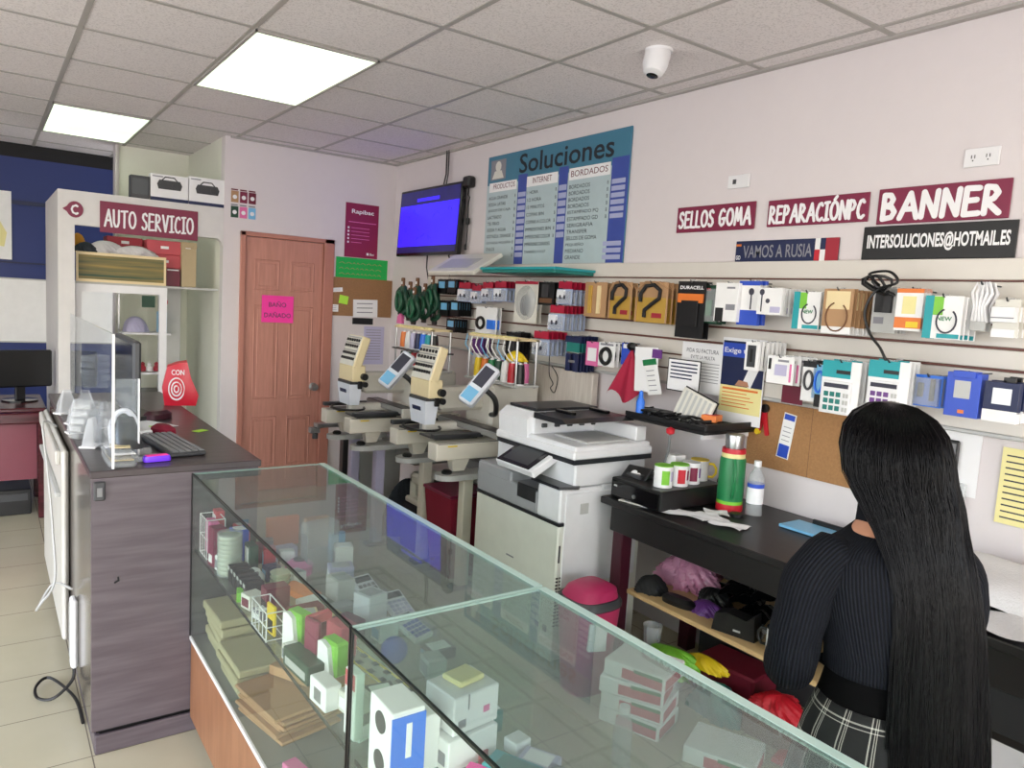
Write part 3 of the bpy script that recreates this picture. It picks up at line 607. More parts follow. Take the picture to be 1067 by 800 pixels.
for (x, y, m_, lab) in ((.80, 2.1, 'white_card', 'white flat carton by the long wine box'), (.86, 2.02, 'lightgrey', 'pale grey flat carton behind the green boxes'), (.80, 1.98, 'cream', 'cream flat carton next to the striped tape')):
    bx('flat_carton', x, y, SH, .08, .05, .025, .2, m_, lab)
def phone_pack(x, y, rz, lab, m2='lime'):
    s = T('phone_case_pack', lab, 'package', (x, y, SH), None, rz)
    P(s, 'card', MB().prism([(-.03, 0), (-.012, .09), (.014, .1), (.03, .095), (.03, .0)], -.012, .0, 'yz'), 'white_card', local=True)
    P(s, 'sleeve', MB().box(.0, -.032, .012, .04, .034, .1, .006), m2, local=True)
phone_pack(.66, 1.86, .25, 'white and green package, the farther of the two green ones', 'lime')
phone_pack(.68, 1.66, .2, 'white and green package, the nearer of the two green ones', 'lime')
bx('grey_carton', .64, 1.72, SH, .045, .14, .05, .1, 'greendark', 'grey green cartons stacked low along the left glass', face=(.1, .2, .9, .6), fm='lightgrey')
bx('white_carton', .635, 1.56, SH, .04, .08, .06, .1, 'white_card', 'small white carton under the pink holder', face=(.3, .2, .7, .7), fm='grey')
s = T('pink_phone_stand', 'raspberry pink plastic phone stand between the green packages', 'stand', (.72, 1.68, SH)); f = F_top(.70, 1.72, SH, .3)
P(s, 'back', MB(f).box(-.035, -.004, 0, -.02, .05, .13, .004), 'maroon'); P(s, 'shelf_lip', MB(f).box(-.035, -.06, .0, .03, .05, .012, .003), 'pink'); P(s, 'hook', MB(f).box(-.03, .04, .1, .05, .055, .13, .004), 'coral_card')
M('coral2', 'd0566c', .4)
bx('coral_case', .76, 1.77, SH, .05, .07, .09, .2, 'coral2', 'coral red package beside the striped tape')
# striped tape
s = T('striped_tape', 'black and yellow checked tape strip lying along the shelf edge', 'tape', (.83, 1.65, SH)); f = F_top(.80, 1.66, SH+.001, .12)
P(s, 'strip', MB(f).box(-.03, -.26, 0, .03, .26, .002), 'haze_clear')
k = MB(f)
for i in range(9):
    k.box(-.022, -.245+.055*i, .002, -.006, -.225+.055*i, .005, .001); k.box(.006, -.22+.055*i, .002, .022, -.20+.055*i, .005, .001)
P(s, 'dots', k, 'black'); P(s, 'stripe', MB(f).box(-.026, -.25, .001, -.020, .25, .0032).box(.02, -.25, .001, .026, .25, .0032), 'yellow')
# calculators / boxes at the back of the far case
def calculator(name, x, y, z, rz, key, lab, tilt=.0, w=.075, l=.11, group=None):
    s = T(name, lab, 'calculator', (x, y, z+l/2*math.sin(tilt)+.001), group, rz); R = Matrix.Rotation(tilt, 4, 'X')
    P(s, 'body', MB(R).box(-w/2, -l/2, 0, w/2, l/2, .018, .005), 'white_plastic', local=True); P(s, 'display', MB(R).box(-w*.38, l*.2, .017, w*.38, l*.4, .0195), 'steel_dark', local=True)
    m = MB(R)
    for a in range(4):
        for b in range(4): m.box(-w*.4+a*w*.21, -l*.42+b*l*.14, .017, -w*.4+a*w*.21+w*.15, -l*.42+b*l*.14+l*.1, .021, .001)
    q = P(s, 'keypad', m, key, local=True); return s
calculator('pocket_calculator', .97, 1.78, SH, .35, 'blue', 'pale calculator with blue keys at the rear of the far case', .35)
calculator('pocket_calculator', .97, 2.08, SH, .2, 'grey', 'pale calculator with grey keys further back in the far case', .45)
calculator('pocket_calculator', 1.0, 1.93, SH, .1, 'lavender', 'pale calculator between its two neighbours in the far case', .4)
bx('white_carton', .91, 1.92, SH, .07, .07, .09, .3, 'white_card', 'white carton beside the calculators', topm='lightgrey')
bx('white_carton', .90, 2.12, SH, .06, .08, .07, .1, 'offwhite', 'offwhite carton behind the calculators', topm='lightgrey')
G('blue_ball', MB().lathe([(0, -.035)]+[(.035*math.cos(a), .035*math.sin(a)) for a in [PI*(i/12-.5) for i in range(1, 12)]]+[(0, .035)], (.86, 1.66, SH+.036), 20), 'blue', 'shiny blue ball beside the corner of the far case', 'ball')
bx('maroon_case', .80, 1.86, SH, .1, .08, .05, .3, 'burgundy', 'maroon flat case at the middle of the far case')
bx('clear_clamshell', .93, 2.38, SH, .12, .05, .17, .2, 'haze_clear', 'clear clamshell with grey device standing in the far case', face=(.1, .1, .9, .8), fm='grey')
s = T('pink_tape_roll', 'pink round tape roll in the middle of the far case', 'tape', (.86, 2.38, SH)); P(s, 'roll', MB().lathe([(.02, 0), (.045, 0), (.047, .03), (.03, .045), (.0, .047)], (.86, 2.38, SH), 24), 'pink'); P(s, 'core', MB().lathe([(0, 0), (.02, 0), (.02, .05), (0, .05)], (.86, 2.38, SH), 16), 'darkgrey')
bx('book_pack', 1.0, 2.6, SH, .09, .02, .12, .05, 'tan', 'tan picture book leaning at the rear of the far case', face=None); bx('book_pack', .90, 2.68, SH, .12, .02, .11, 0, 'orange', 'orange book leaning on the rear end glass'); bx('book_pack', 1.02, 2.45, SH, .06, .02, .1, .2, 'skyblue', 'pale blue book standing behind the pink tape roll')
bx('grey_carton', .86, 2.52, SH, .07, .05, .05, .1, 'lavender', 'lavender carton near the rear of the far case')
# floor of the far case
M('envelope', 'b48a62', .7); M('envelope2', 'c8a070', .7); M('envelope_olive', 'b8ae8a', .7)
def stack(x, y, z, w, l, h, n, mat, lab, rz=0, jit=.01, group=None):
    rnd = random.Random(int(x*1000+y*77)); s = T('envelope_stack', lab, 'envelopes', (x, y, z), group, rz)
    for k in range(n):
        P(s, 'bundle', MB(F_top(rnd.uniform(-jit, jit), rnd.uniform(-jit, jit), h/n*k, rnd.uniform(-.05, .05))).box(-w/2, -l/2, 0, w/2, l/2, h/n-.002, .004), mat, local=True)
    return s
stack(.72, 2.62, DK, .16, .22, .15, 5, 'envelope_olive', 'tall bundle of khaki envelopes at the far end of the case floor')
stack(.71, 2.36, DK, .17, .24, .1, 4, 'envelope_olive', 'middle bundle of khaki envelopes on the case floor')
s = stack(.74, 2.10, DK, .2, .26, .085, 7, 'envelope', 'fanned pile of brown envelopes on the case floor', .2, .022)
stack(.93, 2.2, DK, .2, .34, .05, 4, 'envelope2', 'low pile of tan envelopes beside the fanned pile', -.1, .02)
bx('wood_board', .80, 2.16, DK+.09, .12, .16, .03, .5, 'envelope', 'thick brown envelope pack lying tilted on the piles', 'envelope')
bx('white_sheet', .93, 1.9, DK, .16, .05, .01, .3, 'paper', 'white paper strip on the case floor', 'paper')
s = T('floor_tape', 'yellow and black warning strip on the case floor', 'tape', (.82, 1.66, DK)); f = F_top(.84, 1.72, DK+.001, .12)
P(s, 'strip', MB(f).box(-.17, -.02, 0, .17, .02, .002), 'yellow'); k = MB(f)
for i in range(9): k.prism([(-.16+.037*i, -.02), (-.145+.037*i, -.02), (-.135+.037*i, .02), (-.15+.037*i, .02)], .0015, .003)
P(s, 'stripes', k, 'black')
bx('blue_toothbrush', .80, 1.62, DK, .03, .16, .02, .35, 'skyblue', 'pale blue narrow package on the case floor', 'package')
bx('tall_package', .64, 1.41, SH+.0, .022, .05, .15, .05, 'white_card', 'tall white package with salmon top by the case corner', 'package', face=(.05, .75, .95, .98), fm='coral_card')
bx('green_toy', .69, 1.72, DK, .05, .09, .03, .2, 'green', 'small green packet at the front of the case floor', 'package')
bx('pink_packet', .66, 1.80, DK, .04, .08, .03, .2, 'pink', 'pink packet by the fanned envelopes', 'package')
# near case goods
s = T('speaker_box', 'white and blue speaker carton standing inside the near case', 'box', (.655, 1.24, SH)); f = F_top(.655, 1.24, SH, .0)
zb = .165
P(s, 'carton_body', MB(f).box(-.035, -.05, 0, .035, .05, zb, .002), 'white_card'); P(s, 'blue_side', MB(f).box(-.036, -.0525, 0, .036, -.049, zb-.01), 'bluebright')
k = MB(f)
for z in (.125, .045): k.lathe([(0, 0), (.022, 0), (.022, .002), (0, .002)], (-.0365, .0, z), 24, 'x')
P(s, 'speaker_print', k, 'darkgrey'); P(s, 'white_mark', MB(f).box(-.006, -.0535, .07, .006, -.052, .14), 'paper')
s = T('kraft_speaker_box', 'tan speaker carton beside the white and blue one', 'box', (.65, 1.28, DK)); P(s, 'carton_body', MB().box(.615, 1.235, DK, .67, 1.32, DK+.31, .002), 'tan'); P(s, 'speaker_print', MB().lathe([(0, 0), (.022, 0), (.022, .002), (0, .002)], (.6135, 1.275, .56), 24, 'x'), 'brown'); P(s, 'yellow_mark', MB().box(.6135, 1.25, .61, .6155, 1.26, .66), 'yellow')
s = T('charger_box', 'glossy white carton carrying a yellow note in the near case', 'box', (.815, 1.255, SH+.07)); f = F_top(.815, 1.255, SH+.07, .12)
P(s, 'carton_body', MB(f).box(-.06, -.05, 0, .06, .05, .082, .003), 'white_card'); P(s, 'label_patch', MB(f).box(-.048, -.0512, .015, -.028, -.0495, .032), 'print_grey'); P(s, 'pink_mark', MB(f).box(.018, -.0512, .03, .034, -.0495, .044), 'pink')
P(s, 'slot', MB(f).box(-.024, -.0512, .05, -.021, -.0495, .082), 'grey')
bx('lower_white_carton', .805, 1.25, SH, .13, .11, .068, .12, 'white_card', 'wide white carton directly beneath the one bearing the yellow pad', face=(.1, .2, .3, .6), fm='print_grey')
bx('small_white_box', .72, 1.27, SH, .04, .1, .12, .12, 'white_card', 'small white carton tucked left of the one with the note')
G('yellow_pad', MB(F_top(.82, 1.262, SH+.1535, .2)).box(-.035, -.03, 0, .035, .03, .012, .003), 'paleyellow', 'pale yellow sticky pad on the glossy white carton', 'note pad')
s = bx('teal_box', .87, 1.10, SH, .06, .16, .025, .45, 'teal', 'teal carton with white end lying on the near shelf', topm='tealdark')
bx('white_cube', .92, 1.19, SH, .045, .04, .03, .15, 'white_card', 'tiny white carton on the near shelf edge')
bx('pink_gadget', .80, 1.155, SH, .025, .05, .02, .6, 'pinkneon', 'hot pink gadget package beside the teal carton', 'package')
bx('red_gadget', .84, 1.20, SH, .02, .06, .02, -.6, 'red_card', 'dark red gadget package behind the hot pink one', 'package')
bx('mauve_pack', .925, 1.12, SH, .06, .08, .02, .5, 'lavender', 'mauve blister package near the shelf edge', 'package', topm='white_card')
bx('clear_pack', .93, 1.04, SH, .07, .09, .02, .5, 'haze_clear', 'clear blister package at the near shelf corner', 'package', topm='grey')
bx('tablet_pack', .70, 1.02, SH, .06, .1, .012, .5, 'white_plastic', 'white rimmed tablet package at the bottom of the picture', 'package', topm='print_dark')
bx('grey_case', .74, 1.14, DK, .08, .07, .22, .3, 'steel_dark', 'dark grey clamshell standing low in the near case', 'package')
bx('dark_case', .80, 1.0, DK, .1, .1, .2, .1, 'brown', 'brown padded case on the floor of the near case', 'case')
s = T('roll_of_tape', 'grey packing tape roll low in the near case', 'tape', (.78, 1.22, DK)); P(s, 'roll', MB().lathe([(.02, 0), (.04, 0), (.04, .05), (.02, .05)], (.78, 1.23, DK+.0), 24), 'tan')

# more small goods crowding the far case shelf
MORE = [(.70, 2.66, .04, .05, .07, 'offwhite', 'ivory carton in the second row of the far corner'), (.75, 2.68, .05, .04, .10, 'coral_card', 'salmon carton against the rear end glass'), (.82, 2.62, .05, .05, .05, 'grey', 'grey cube between orange book and blue box'),
 (.64, 2.52+.0, .03, .03, .05, 'white_card', 'small white carton squeezed before the raspberry package'), (.78, 2.45, .04, .05, .08, 'red_card', 'bright red carton behind the black window package'), (.84, 2.45, .05, .04, .06, 'white_card', 'white carton left of the pink tape roll'),
 (.64, 2.24, .045, .05, .03, 'lime', 'lime packet in front of the cartridges'), (.645, 2.17, .05, .05, .045, 'offwhite', 'ivory carton before the burgundy box'), (.76, 2.36, .05, .04, .05, 'navy', 'navy packet behind the white mouse'), (.82, 2.30, .05, .05, .04, 'white_card', 'white carton behind the round tins'),
 (.645, 2.08, .04, .05, .03, 'print_grey', 'pale grey packet at the glass near the wire holder'), (.74, 1.96, .05, .05, .05, 'cream', 'cream carton behind the low wire holder'), (.73, 1.90, .04, .05, .04, 'lightgrey', 'light grey carton beside the farther green package'), (.64, 1.80, .04, .05, .04, 'offwhite', 'ivory carton between the two green packages'),
 (.95, 2.24, .08, .06, .06, 'lavender', 'lavender carton in the middle of the far case'), (1.0, 2.34, .06, .06, .09, 'offwhite', 'tall ivory carton near the right glass'), (.90, 1.80, .06, .05, .05, 'white_card', 'white carton in front of the calculators'), (.98, 1.64, .08, .06, .03, 'darkgrey', 'flat dark carton by the joint of the cases'), (.92, 1.56, .05, .06, .05, 'lightgrey', 'light grey carton by the joint of the cases'),
 (.68, 1.50, .05, .06, .05, 'offwhite', 'ivory carton closest to the joint of the cases'), (.75, 1.50, .07, .08, .03, 'steel_dark', 'slate flat carton closest to the joint of the cases')]
for (x, y, w_, l_, h_, m_, lab) in MORE: bx('small_carton', x, y, SH, w_, l_, h_, random.uniform(-.3, .3), m_, lab, face=(.15, .2, .85, .75), fm=random.choice(['paper', 'print_grey', 'white_card', 'skyblue', 'burgundy']), topm=random.choice([None, 'paper', 'lightgrey']))
for (x, y, w_, l_, h_, m_, lab) in [(.90, .95, .06, .09, .03, 'lightgrey', 'light grey packet near the shelf edge of the near case'), (.80, .93, .06, .08, .05, 'white_card', 'white packet in front of the teal carton'), (.86, .80, .08, .08, .05, 'skyblue', 'sky blue carton at the picture edge of the near case'), (.72, .88, .08, .08, .04, 'red_card', 'red carton at the picture edge of the near case'), (.92, 1.26+.03, .03, .05, .05, 'tealdark', 'dark teal packet beside the glossy white carton')]:
    bx('small_carton', x, y, SH, w_, l_, h_, random.uniform(-.3, .3), m_, lab, topm='paper')
# ------------------------------------------------------------------ right wall: slatwall, signs
s = T('slatwall_panel', 'white slatwall panelling with brown grooves along the right wall', 'slatwall', (2.9, 2.8, 1.3))
for k, (z0, z1) in enumerate(((1.835, 1.91), (1.76, 1.828), (1.683, 1.752), (1.603, 1.675), (1.527, 1.593), (1.447, 1.517), (1.372, 1.439), (1.30, 1.364))):
    P(s, 'board_slat', MB().box(2.895, .2, z0, 2.922, 5.3, z1, .002), 'slat_white')
P(s, 'backing', MB().box(2.91, .2, 1.302, 2.928, 5.3, 1.905), 'groove')
P(s, 'groove_lip', MB().box(2.892, .2, 1.829, 2.9, 5.3, 1.834).box(2.892, .2, 1.594, 2.9, 5.3, 1.602).box(2.892, .2, 1.518, 2.9, 5.3, 1.526), 'groove')
P(s, 'bottom_edge', MB().box(2.885, .2, 1.285, 2.928, 5.3, 1.30, .003), 'lightgrey')
# stroke-lettered signs
def sign_r(name, y0, y1, z0, z1, board, label, slope=0):
    f = F_right(2.926, y1, z0); s = T(name, label, 'sign', (2.926, (y0+y1)/2, z0)); P(s, 'sign_board', MB(f).box(0, 0, 0, y1-y0, z1-z0, .006, .002), board); return s, f, y1-y0, z1-z0
s, f, w, h = sign_r('service_sign', 2.240, 2.720, 2.063, 2.190, 'maroon', 'maroon wall sign reading SELLOS GOMA')
P(s, 'lettering', marker(MB(f), 'SELLOS GOMA', .02, .024, w-.04, h-.05, .013, .0065), 'paper')
s, f, w, h = sign_r('service_sign', 1.692, 2.172, 2.067, 2.185, 'maroon', 'maroon wall sign reading REPARACIÓNPC')
P(s, 'lettering', marker(MB(f), 'REPARACIÓNPC', .015, .016, w-.03, h-.045, .0125, .0065), 'paper')
s, f, w, h = sign_r('service_sign', 1.178, 1.655, 2.052, 2.19, 'maroon', 'large maroon wall sign reading BANNER')
P(s, 'lettering', marker(MB(f), 'BANNER', .025, .02, w-.05, h-.045, .021, .0065), 'paper')
s, f, w, h = sign_r('service_sign', .45, 1.12, 2.0, 2.19, 'maroon', 'maroon wall sign cut off at the picture edge'); 
s, f, w, h = sign_r('email_sign', 1.142, 1.702, 1.914, 2.045, 'black', 'black wall sign with white lettering INTERSOLUCIONES@HOTMAIL.ES')
P(s, 'lettering', MB(f).text('INTERSOLUCIONES@HOTMAIL.ES', .02, .03, w-.04, .07, .0065, bold=.03), 'paper')
s, f, w, h = sign_r('plate_sign', 1.804, 2.332, 1.911, 2.008, 'navy', 'dark blue plate sign reading VAMOS A RUSIA with small flag')
P(s, 'lettering', MB(f).text('VAMOS A RUSIA', .045, .018, .36, .058, .0065, bold=.01), 'print_grey')
P(s, 'red_end', MB(f).box(w-.06, .0, .005, w, h, .0075), 'red_card'); P(s, 'flag_white', MB(f).box(w-.11, .0, .005, w-.06, h, .0072), 'white_card')
P(s, 'flag_blocks', MB(f).box(w-.11, 0, .007, w-.085, h/2, .0082), 'red'); P(s, 'stripes', MB(f).box(.004, h*.75, .006, .032, h*.85, .0075), 'orange'); P(s, 'flag_blue', MB(f).box(w-.085, h/2, .007, w-.06, h, .0082), 'navy')
P(s, 'country_code', MB(f).text('GO', .006, .01, .026, .02, .0068, bold=.02), 'paper')
# price board
y1, y0, z0, z1 = 4.53, 3.10, 1.915, 2.66
f = F_right(2.926, y1, z0); W = y1-y0; Hh = z1-z0
M('sign_teal', '447b94', .4); M('sign_pale', 'b4c6ca', .4); M('sign_blue', '3c4fa0', .4); M('price_cell', 'a8aed0', .5); M('ink', '20242c', .6); M('maroon_ink', '6a2030', .6)
s = T('price_board', 'tall blue printed price board headed Soluciones with three columns', 'price board', (2.926, 3.8, z0))
P(s, 'board', MB(f).box(0, 0, 0, W, Hh, .01), 'sign_teal')
for (u0, u1) in ((0, .375), (.475, .81), (.9, 1.29)): P(s, 'column_ground', MB(f).box(u0, 0, .01, u1, Hh*.735, .0112), 'sign_pale')
for (u0, u1) in ((.375, .475), (.81, .9), (1.29, W)): P(s, 'price_band', MB(f).box(u0, 0, .01, u1, Hh*.79, .0112), 'sign_blue')
P(s, 'column_head', MB(f).box(.03, Hh*.67, .011, .36, Hh*.755, .012).box(.475, Hh*.67, .011, .80, Hh*.76, .012).box(.91, Hh*.67, .011, 1.28, Hh*.765, .012), 'white_card')
P(s, 'title', MB(f).text('Soluciones', .38, Hh*.80, .92, .125, .0115, bold=.012), 'ink')
P(s, 'emblem', MB(f).box(.04, Hh*.78, .011, .22, Hh*.96, .012), 'print_grey'); P(s, 'emblem_figure', MB(f).lathe([(0, 0), (.035, 0), (.035, .001), (0, .001)], (.13, Hh*.9, .012), 14).prism([(.06, Hh*.79), (.2, Hh*.79), (.17, Hh*.86), (.09, Hh*.86)], .012, .0135), 'offwhite')
for a_ in (('PRODUCTOS', .08, Hh*.695, .26, .033, .0125), ('INTERNET', .54, Hh*.695, .2, .035, .0125), ('BORDADOS', .93, Hh*.695, .33, .036, .0125)): P(s, 'column_title', MB(f).text(*a_), 'maroon_ink')
c1 = ['AGUA GRANDE', 'SODA LATAS', 'JUGOS DE CAJA', 'LACTEADO', 'TE FRIO', 'SODA Y AGUA', 'GOTAZUL GRANDE', 'GOTAZUL PEQUEÑO', 'DULCE', 'NECTAR']
c2 = ['1 HORA', '1/2 HORA', '15 MINUTOS', 'COPIAS B/N', 'COPIAS A COLOR', 'IMPRESIONES B/N', 'IMPRESIONES COLOR', 'IMPRESIONES GRANDES', 'TAMAÑO 11X17']
c3 = ['BORDADOS', 'BORDADOS', 'BORDADOS', 'BORDADOS', 'ESTAMPADO PQ', 'ESTAMPADO GD', 'SERIGRAFIA', 'TRANSFER', 'SELLOS DE GOMA', 'PEQUEÑO', 'MEDIANO', 'GRANDE']
k = type('K', (), {'text': lambda s_, *a: P(s, 'price_line', MB(f).text(*a), 'ink')})(); cells = type('C', (), {'box': lambda s_, *a: P(s, 'price_cell', MB(f).box(*a), 'price_cell')})()
for i, t_ in enumerate(c1): k.text(t_, .03, Hh*(.60-.059*i), min(.3, .021*len(t_)), .022, .0122)
for i, t_ in enumerate(c2): k.text(t_, .49, Hh*(.605-.064*i), min(.27, .019*len(t_)), .022, .0122)
for i, t_ in enumerate(c3): k.text(t_, .92, Hh*(.60-.0515*i), min(.28, .024*len(t_)), .023, .0122)
for i in range(10): cells.box(.385, Hh*(.595-.059*i), .011, .468, Hh*(.635-.059*i), .0125); k.text('B', .345, Hh*(.6-.059*i), .012, .02, .0122)
for i in range(7): cells.box(.818, Hh*(.6-.064*i), .011, .893, Hh*(.645-.064*i), .0125); k.text('B', .785, Hh*(.605-.064*i), .012, .02, .0122)
for i in range(6): cells.box(1.3, Hh*(.595-.0515*i), .011, W-.02, Hh*(.63-.0515*i), .0125); k.text('B', 1.262, Hh*(.6-.0515*i), .012, .02, .0122)
for i in range(3): cells.box(1.26, Hh*(.13-.0515*i), .0112, W-.02, Hh*(.165-.0515*i), .0127)
G('crossbar', MB().box(2.90, 3.1, 1.905, 2.926, 4.6, 1.915), 'lightgrey', 'thin grey strip under the price board', 'strip')
# outlets
def outlet(y, z, w, h, lab):
    f = F_right(2.928, y+w/2, z); s = T('wall_outlet', lab, 'outlet', (2.928, y, z)); P(s, 'plate', MB(f).box(0, 0, 0, w, h, .008, .002), 'white_plastic'); return s, f
s, f = outlet(2.352, 2.258, .125, .062, 'blank white wall plate with square data jack above the SELLOS sign'); P(s, 'jack', MB(f).box(.03, .02, .007, .05, .042, .009), 'steel_dark'); P(s, 'cover', MB(f).box(.09, .0, .004, .125, .062, .012, .002), 'white_plastic')
s, f = outlet(1.29, 2.24, .118, .066, 'double white power outlet above the BANNER sign')
for u in (.03, .08): P(s, 'socket', MB(f).box(u-.006, .03, .007, u-.003, .042, .0088).box(u+.005, .03, .007, u+.008, .042, .0088).box(u-.001, .02, .007, u+.003, .025, .0088), 'darkgrey')
s = T('hanging_adapter', 'black power adapter plugged high on the wall with dangling cable', 'adapter', (2.9, 4.74, 2.46))
P(s, 'plug_body', MB().box(2.86, 4.7, 2.47, 2.925, 4.79, 2.55, .012), 'black'); P(s, 'cable', MB().tube([(2.89, 4.74, 2.47), (2.9, 4.76, 2.42), (2.89, 4.72, 2.4), (2.9, 4.75, 2.36), (2.9, 4.745, 2.2), (2.9, 4.75, 2.05), (2.9, 4.76, 2.03)], .005, 6).lathe([(0, 0), (.014, .01), (.014, .05), (0, .06)], (2.9, 4.746, 2.2), 10).lathe([(0, 0), (.01, .005), (.01, .04), (0, .05)], (2.9, 4.76, 2.02), 10), 'black')
# television on its bracket
M('tv_screen', '3a22ff', .3, emit=.65, var=.12, scale=3); M('tv_dark', '1c1a5c', .3, emit=.5, var=.5, scale=12)
s = T('wall_television', 'black flat television with blue-violet screen in the room corner', 'television', (2.8, 5.25, 1.98))
f = F_right(2.83, 5.755, 1.985) @ Matrix.Rotation(math.radians(-3), 4, 'X'); w, h = .98, .535
P(s, 'tv_shell', MB(f).box(0, 0, -.045, w, h, 0, .006), 'blackgloss')
P(s, 'screen_lower', MB(f).box(.02, .075, .0, w-.02, h*.76, .0022), 'tv_screen'); P(s, 'screen_upper', MB(f).box(.02, h*.76, .0, w-.02, h-.02, .0022), 'tv_dark')
P(s, 'screen_base', MB(f).box(.02, .025, 0, w-.02, .075, .0022), 'tv_dark')
rr = random.Random(5); M('tv_line', '221068', .3, emit=.25)
for i in range(14): u = .08+rr.random()*.8; v = .1+rr.random()*.26; k = MB(f); k.strokes([[(u, v), (u+rr.uniform(-.05, .05), v+rr.uniform(-.02, .03)), (u+rr.uniform(-.05, .05), v+rr.uniform(-.03, .03))]], .004, .0024, .003); P(s, 'drawing_line', k, 'tv_line')
P(s, 'screen_title', MB(f).box(.3, h*.8, .002, .66, h*.85, .0032), 'tv_screen')
P(s, 'bracket', MB().box(2.86, 5.2, 2.1, 2.93, 5.4, 2.4), 'darkgrey')
P(s, 'cable', MB().tube([(2.88, 5.1, 2.5), (2.89, 5.08, 2.6), (2.9, 5.1, H)], .006, 6).tube([(2.88, 5.06, 2.5), (2.89, 5.05, 2.6), (2.9, 5.07, H)], .005, 6).tube([(2.88, 5.3, 2.0), (2.9, 5.34, 1.9), (2.9, 5.3, 1.8)], .005, 6).tube([(2.88, 4.98, 2.0), (2.9, 4.94, 1.92), (2.9, 4.97, 1.8)], .006, 6), 'black')
# security camera on the ceiling
s = T('security_camera', 'white dome security camera on the ceiling', 'camera', (2.40, 2.42, 2.66)); R = Matrix.Translation((2.40, 2.42, H)) @ Matrix.Rotation(.25, 4, 'Y')
P(s, 'housing', MB(R).lathe([(0, 0), (.05, 0), (.056, -.02), (.055, -.07), (.044, -.105), (.026, -.118), (.0, -.12)], n=32), 'white_plastic'); P(s, 'lens_window', MB(R).lathe([(0, -.119), (.02, -.1205), (.026, -.118), (.02, -.1175)][::-1], (-.0, .0, -.002), 24), 'blackgloss'); P(s, 'mount_ring', MB().lathe([(0, 0), (.06, 0), (.06, -.01), (0, -.01)], (2.4, 2.42, H), 32), 'white_plastic')
# back wall papers
f = F_back(2.475, YB-.002, 1.96)
s = T('wine_poster', 'wine red poster with white list headed Rapibac on the back wall', 'poster', (2.62, YB-.002, 1.96))
M('poster_wine', '8e1f48', .45); P(s, 'sheet', MB(f).box(0, 0, 0, .30, .45, .002), 'poster_wine')
k = MB(f).text('Rapibac', .055, .355, .2, .045, .0025, bold=.02).box(.2, .025, .002, .22, .045, .003).text('Bac', .23, .025, .04, .02, .0025, bold=.01)
for i in range(5): k.lathe([(0, 0), (.009, 0), (.009, .001), (0, .001)], (.03, .245-.03*i, .002), 8)
P(s, 'white_print', k, 'paper'); k = MB(f).box(.03, .29, .002, .28, .297, .0026)
for i in range(5): k.box(.055, .243-.03*i, .002, .22 if i < 4 else .15, .248-.03*i, .0026)
P(s, 'faint_lines', k, 'pink')
s = T('green_paper_sign', 'bright green paper sheet under the wine red poster', 'notice', (2.64, YB-.004, 1.775)); f = F_back(2.405, YB-.004, 1.775)
P(s, 'sheet', MB(f).box(0, 0, 0, .47, .18, .002), 'greenneon'); k = MB(f); rr = random.Random(2)
for r_ in range(3):
    u = .03
    while u < .42: l = rr.uniform(.02, .05); k.strokes([[(u, .13-.045*r_), (u+l*.5, .14-.045*r_), (u+l, .128-.045*r_)]], .0035, .002, .003); u += l+.012
P(s, 'marker_lines', k, 'tan')
M('cork', '9a7350', .9, bump=.4, bscale=150, var=.2, scale=90)
s = T('corkboard', 'brown cork board with pinned notes on the back wall', 'corkboard', (2.64, YB-.01, 1.46)); P(s, 'cork_sheet', MB().box(2.345, YB-.012, 1.463, 2.925, YB, 1.785), 'cork')
for (x, z, w, h, m_, lab, r_) in ((2.36, 1.655, .11, .035, 'paper', 'narrow white slip pinned at the top of the far cork board', .1), (2.435, 1.57, .08, .07, 'limepaper', 'lime green sticky note pinned on the far cork board', -.15), (2.355, 1.495, .08, .06, 'paper', 'small white note under the lime one on the cork board', .0), (2.57, 1.455, .225, .15, 'paper', 'white certificate sheet pinned on the far cork board', .03)):
    f = F_back(x, YB-.0145, z) @ Matrix.Rotation(r_, 4, 'Z'); s = T('pinned_note', lab, 'note', (x, YB-.0145, z)); P(s, 'sheet', MB(f).box(0, 0, 0, w, h, .001), m_)
    if m_ == 'paper':
        k = MB(f)
        for i in range(3): k.box(w*.15, h*(.75-.25*i), .001, w*.8, h*(.80-.25*i), .0016)
        P(s, 'print_lines', k, 'print_grey')
for (z0, h, m_, lab) in ((1.395, .055, 'blackmatte', 'black strip notice above the tall white sheet'), (1.05, .33, 'lavender', 'tall pale sheet with fine print beside the far sewing machine')):
    f = F_back(2.57 if h < .1 else 2.68, YB-.003, z0); s = T('wall_sheet', lab, 'notice', (2.72, YB-.003, z0)); P(s, 'sheet', MB(f).box(0, 0, 0, .19, h, .002), m_)
    if h > .1:
        k = MB(f); [k.box(.02, h*(.9-.07*i), .002, .16, h*(.915-.07*i), .0026) for i in range(12)]; P(s, 'print_lines', k, 'print_grey')
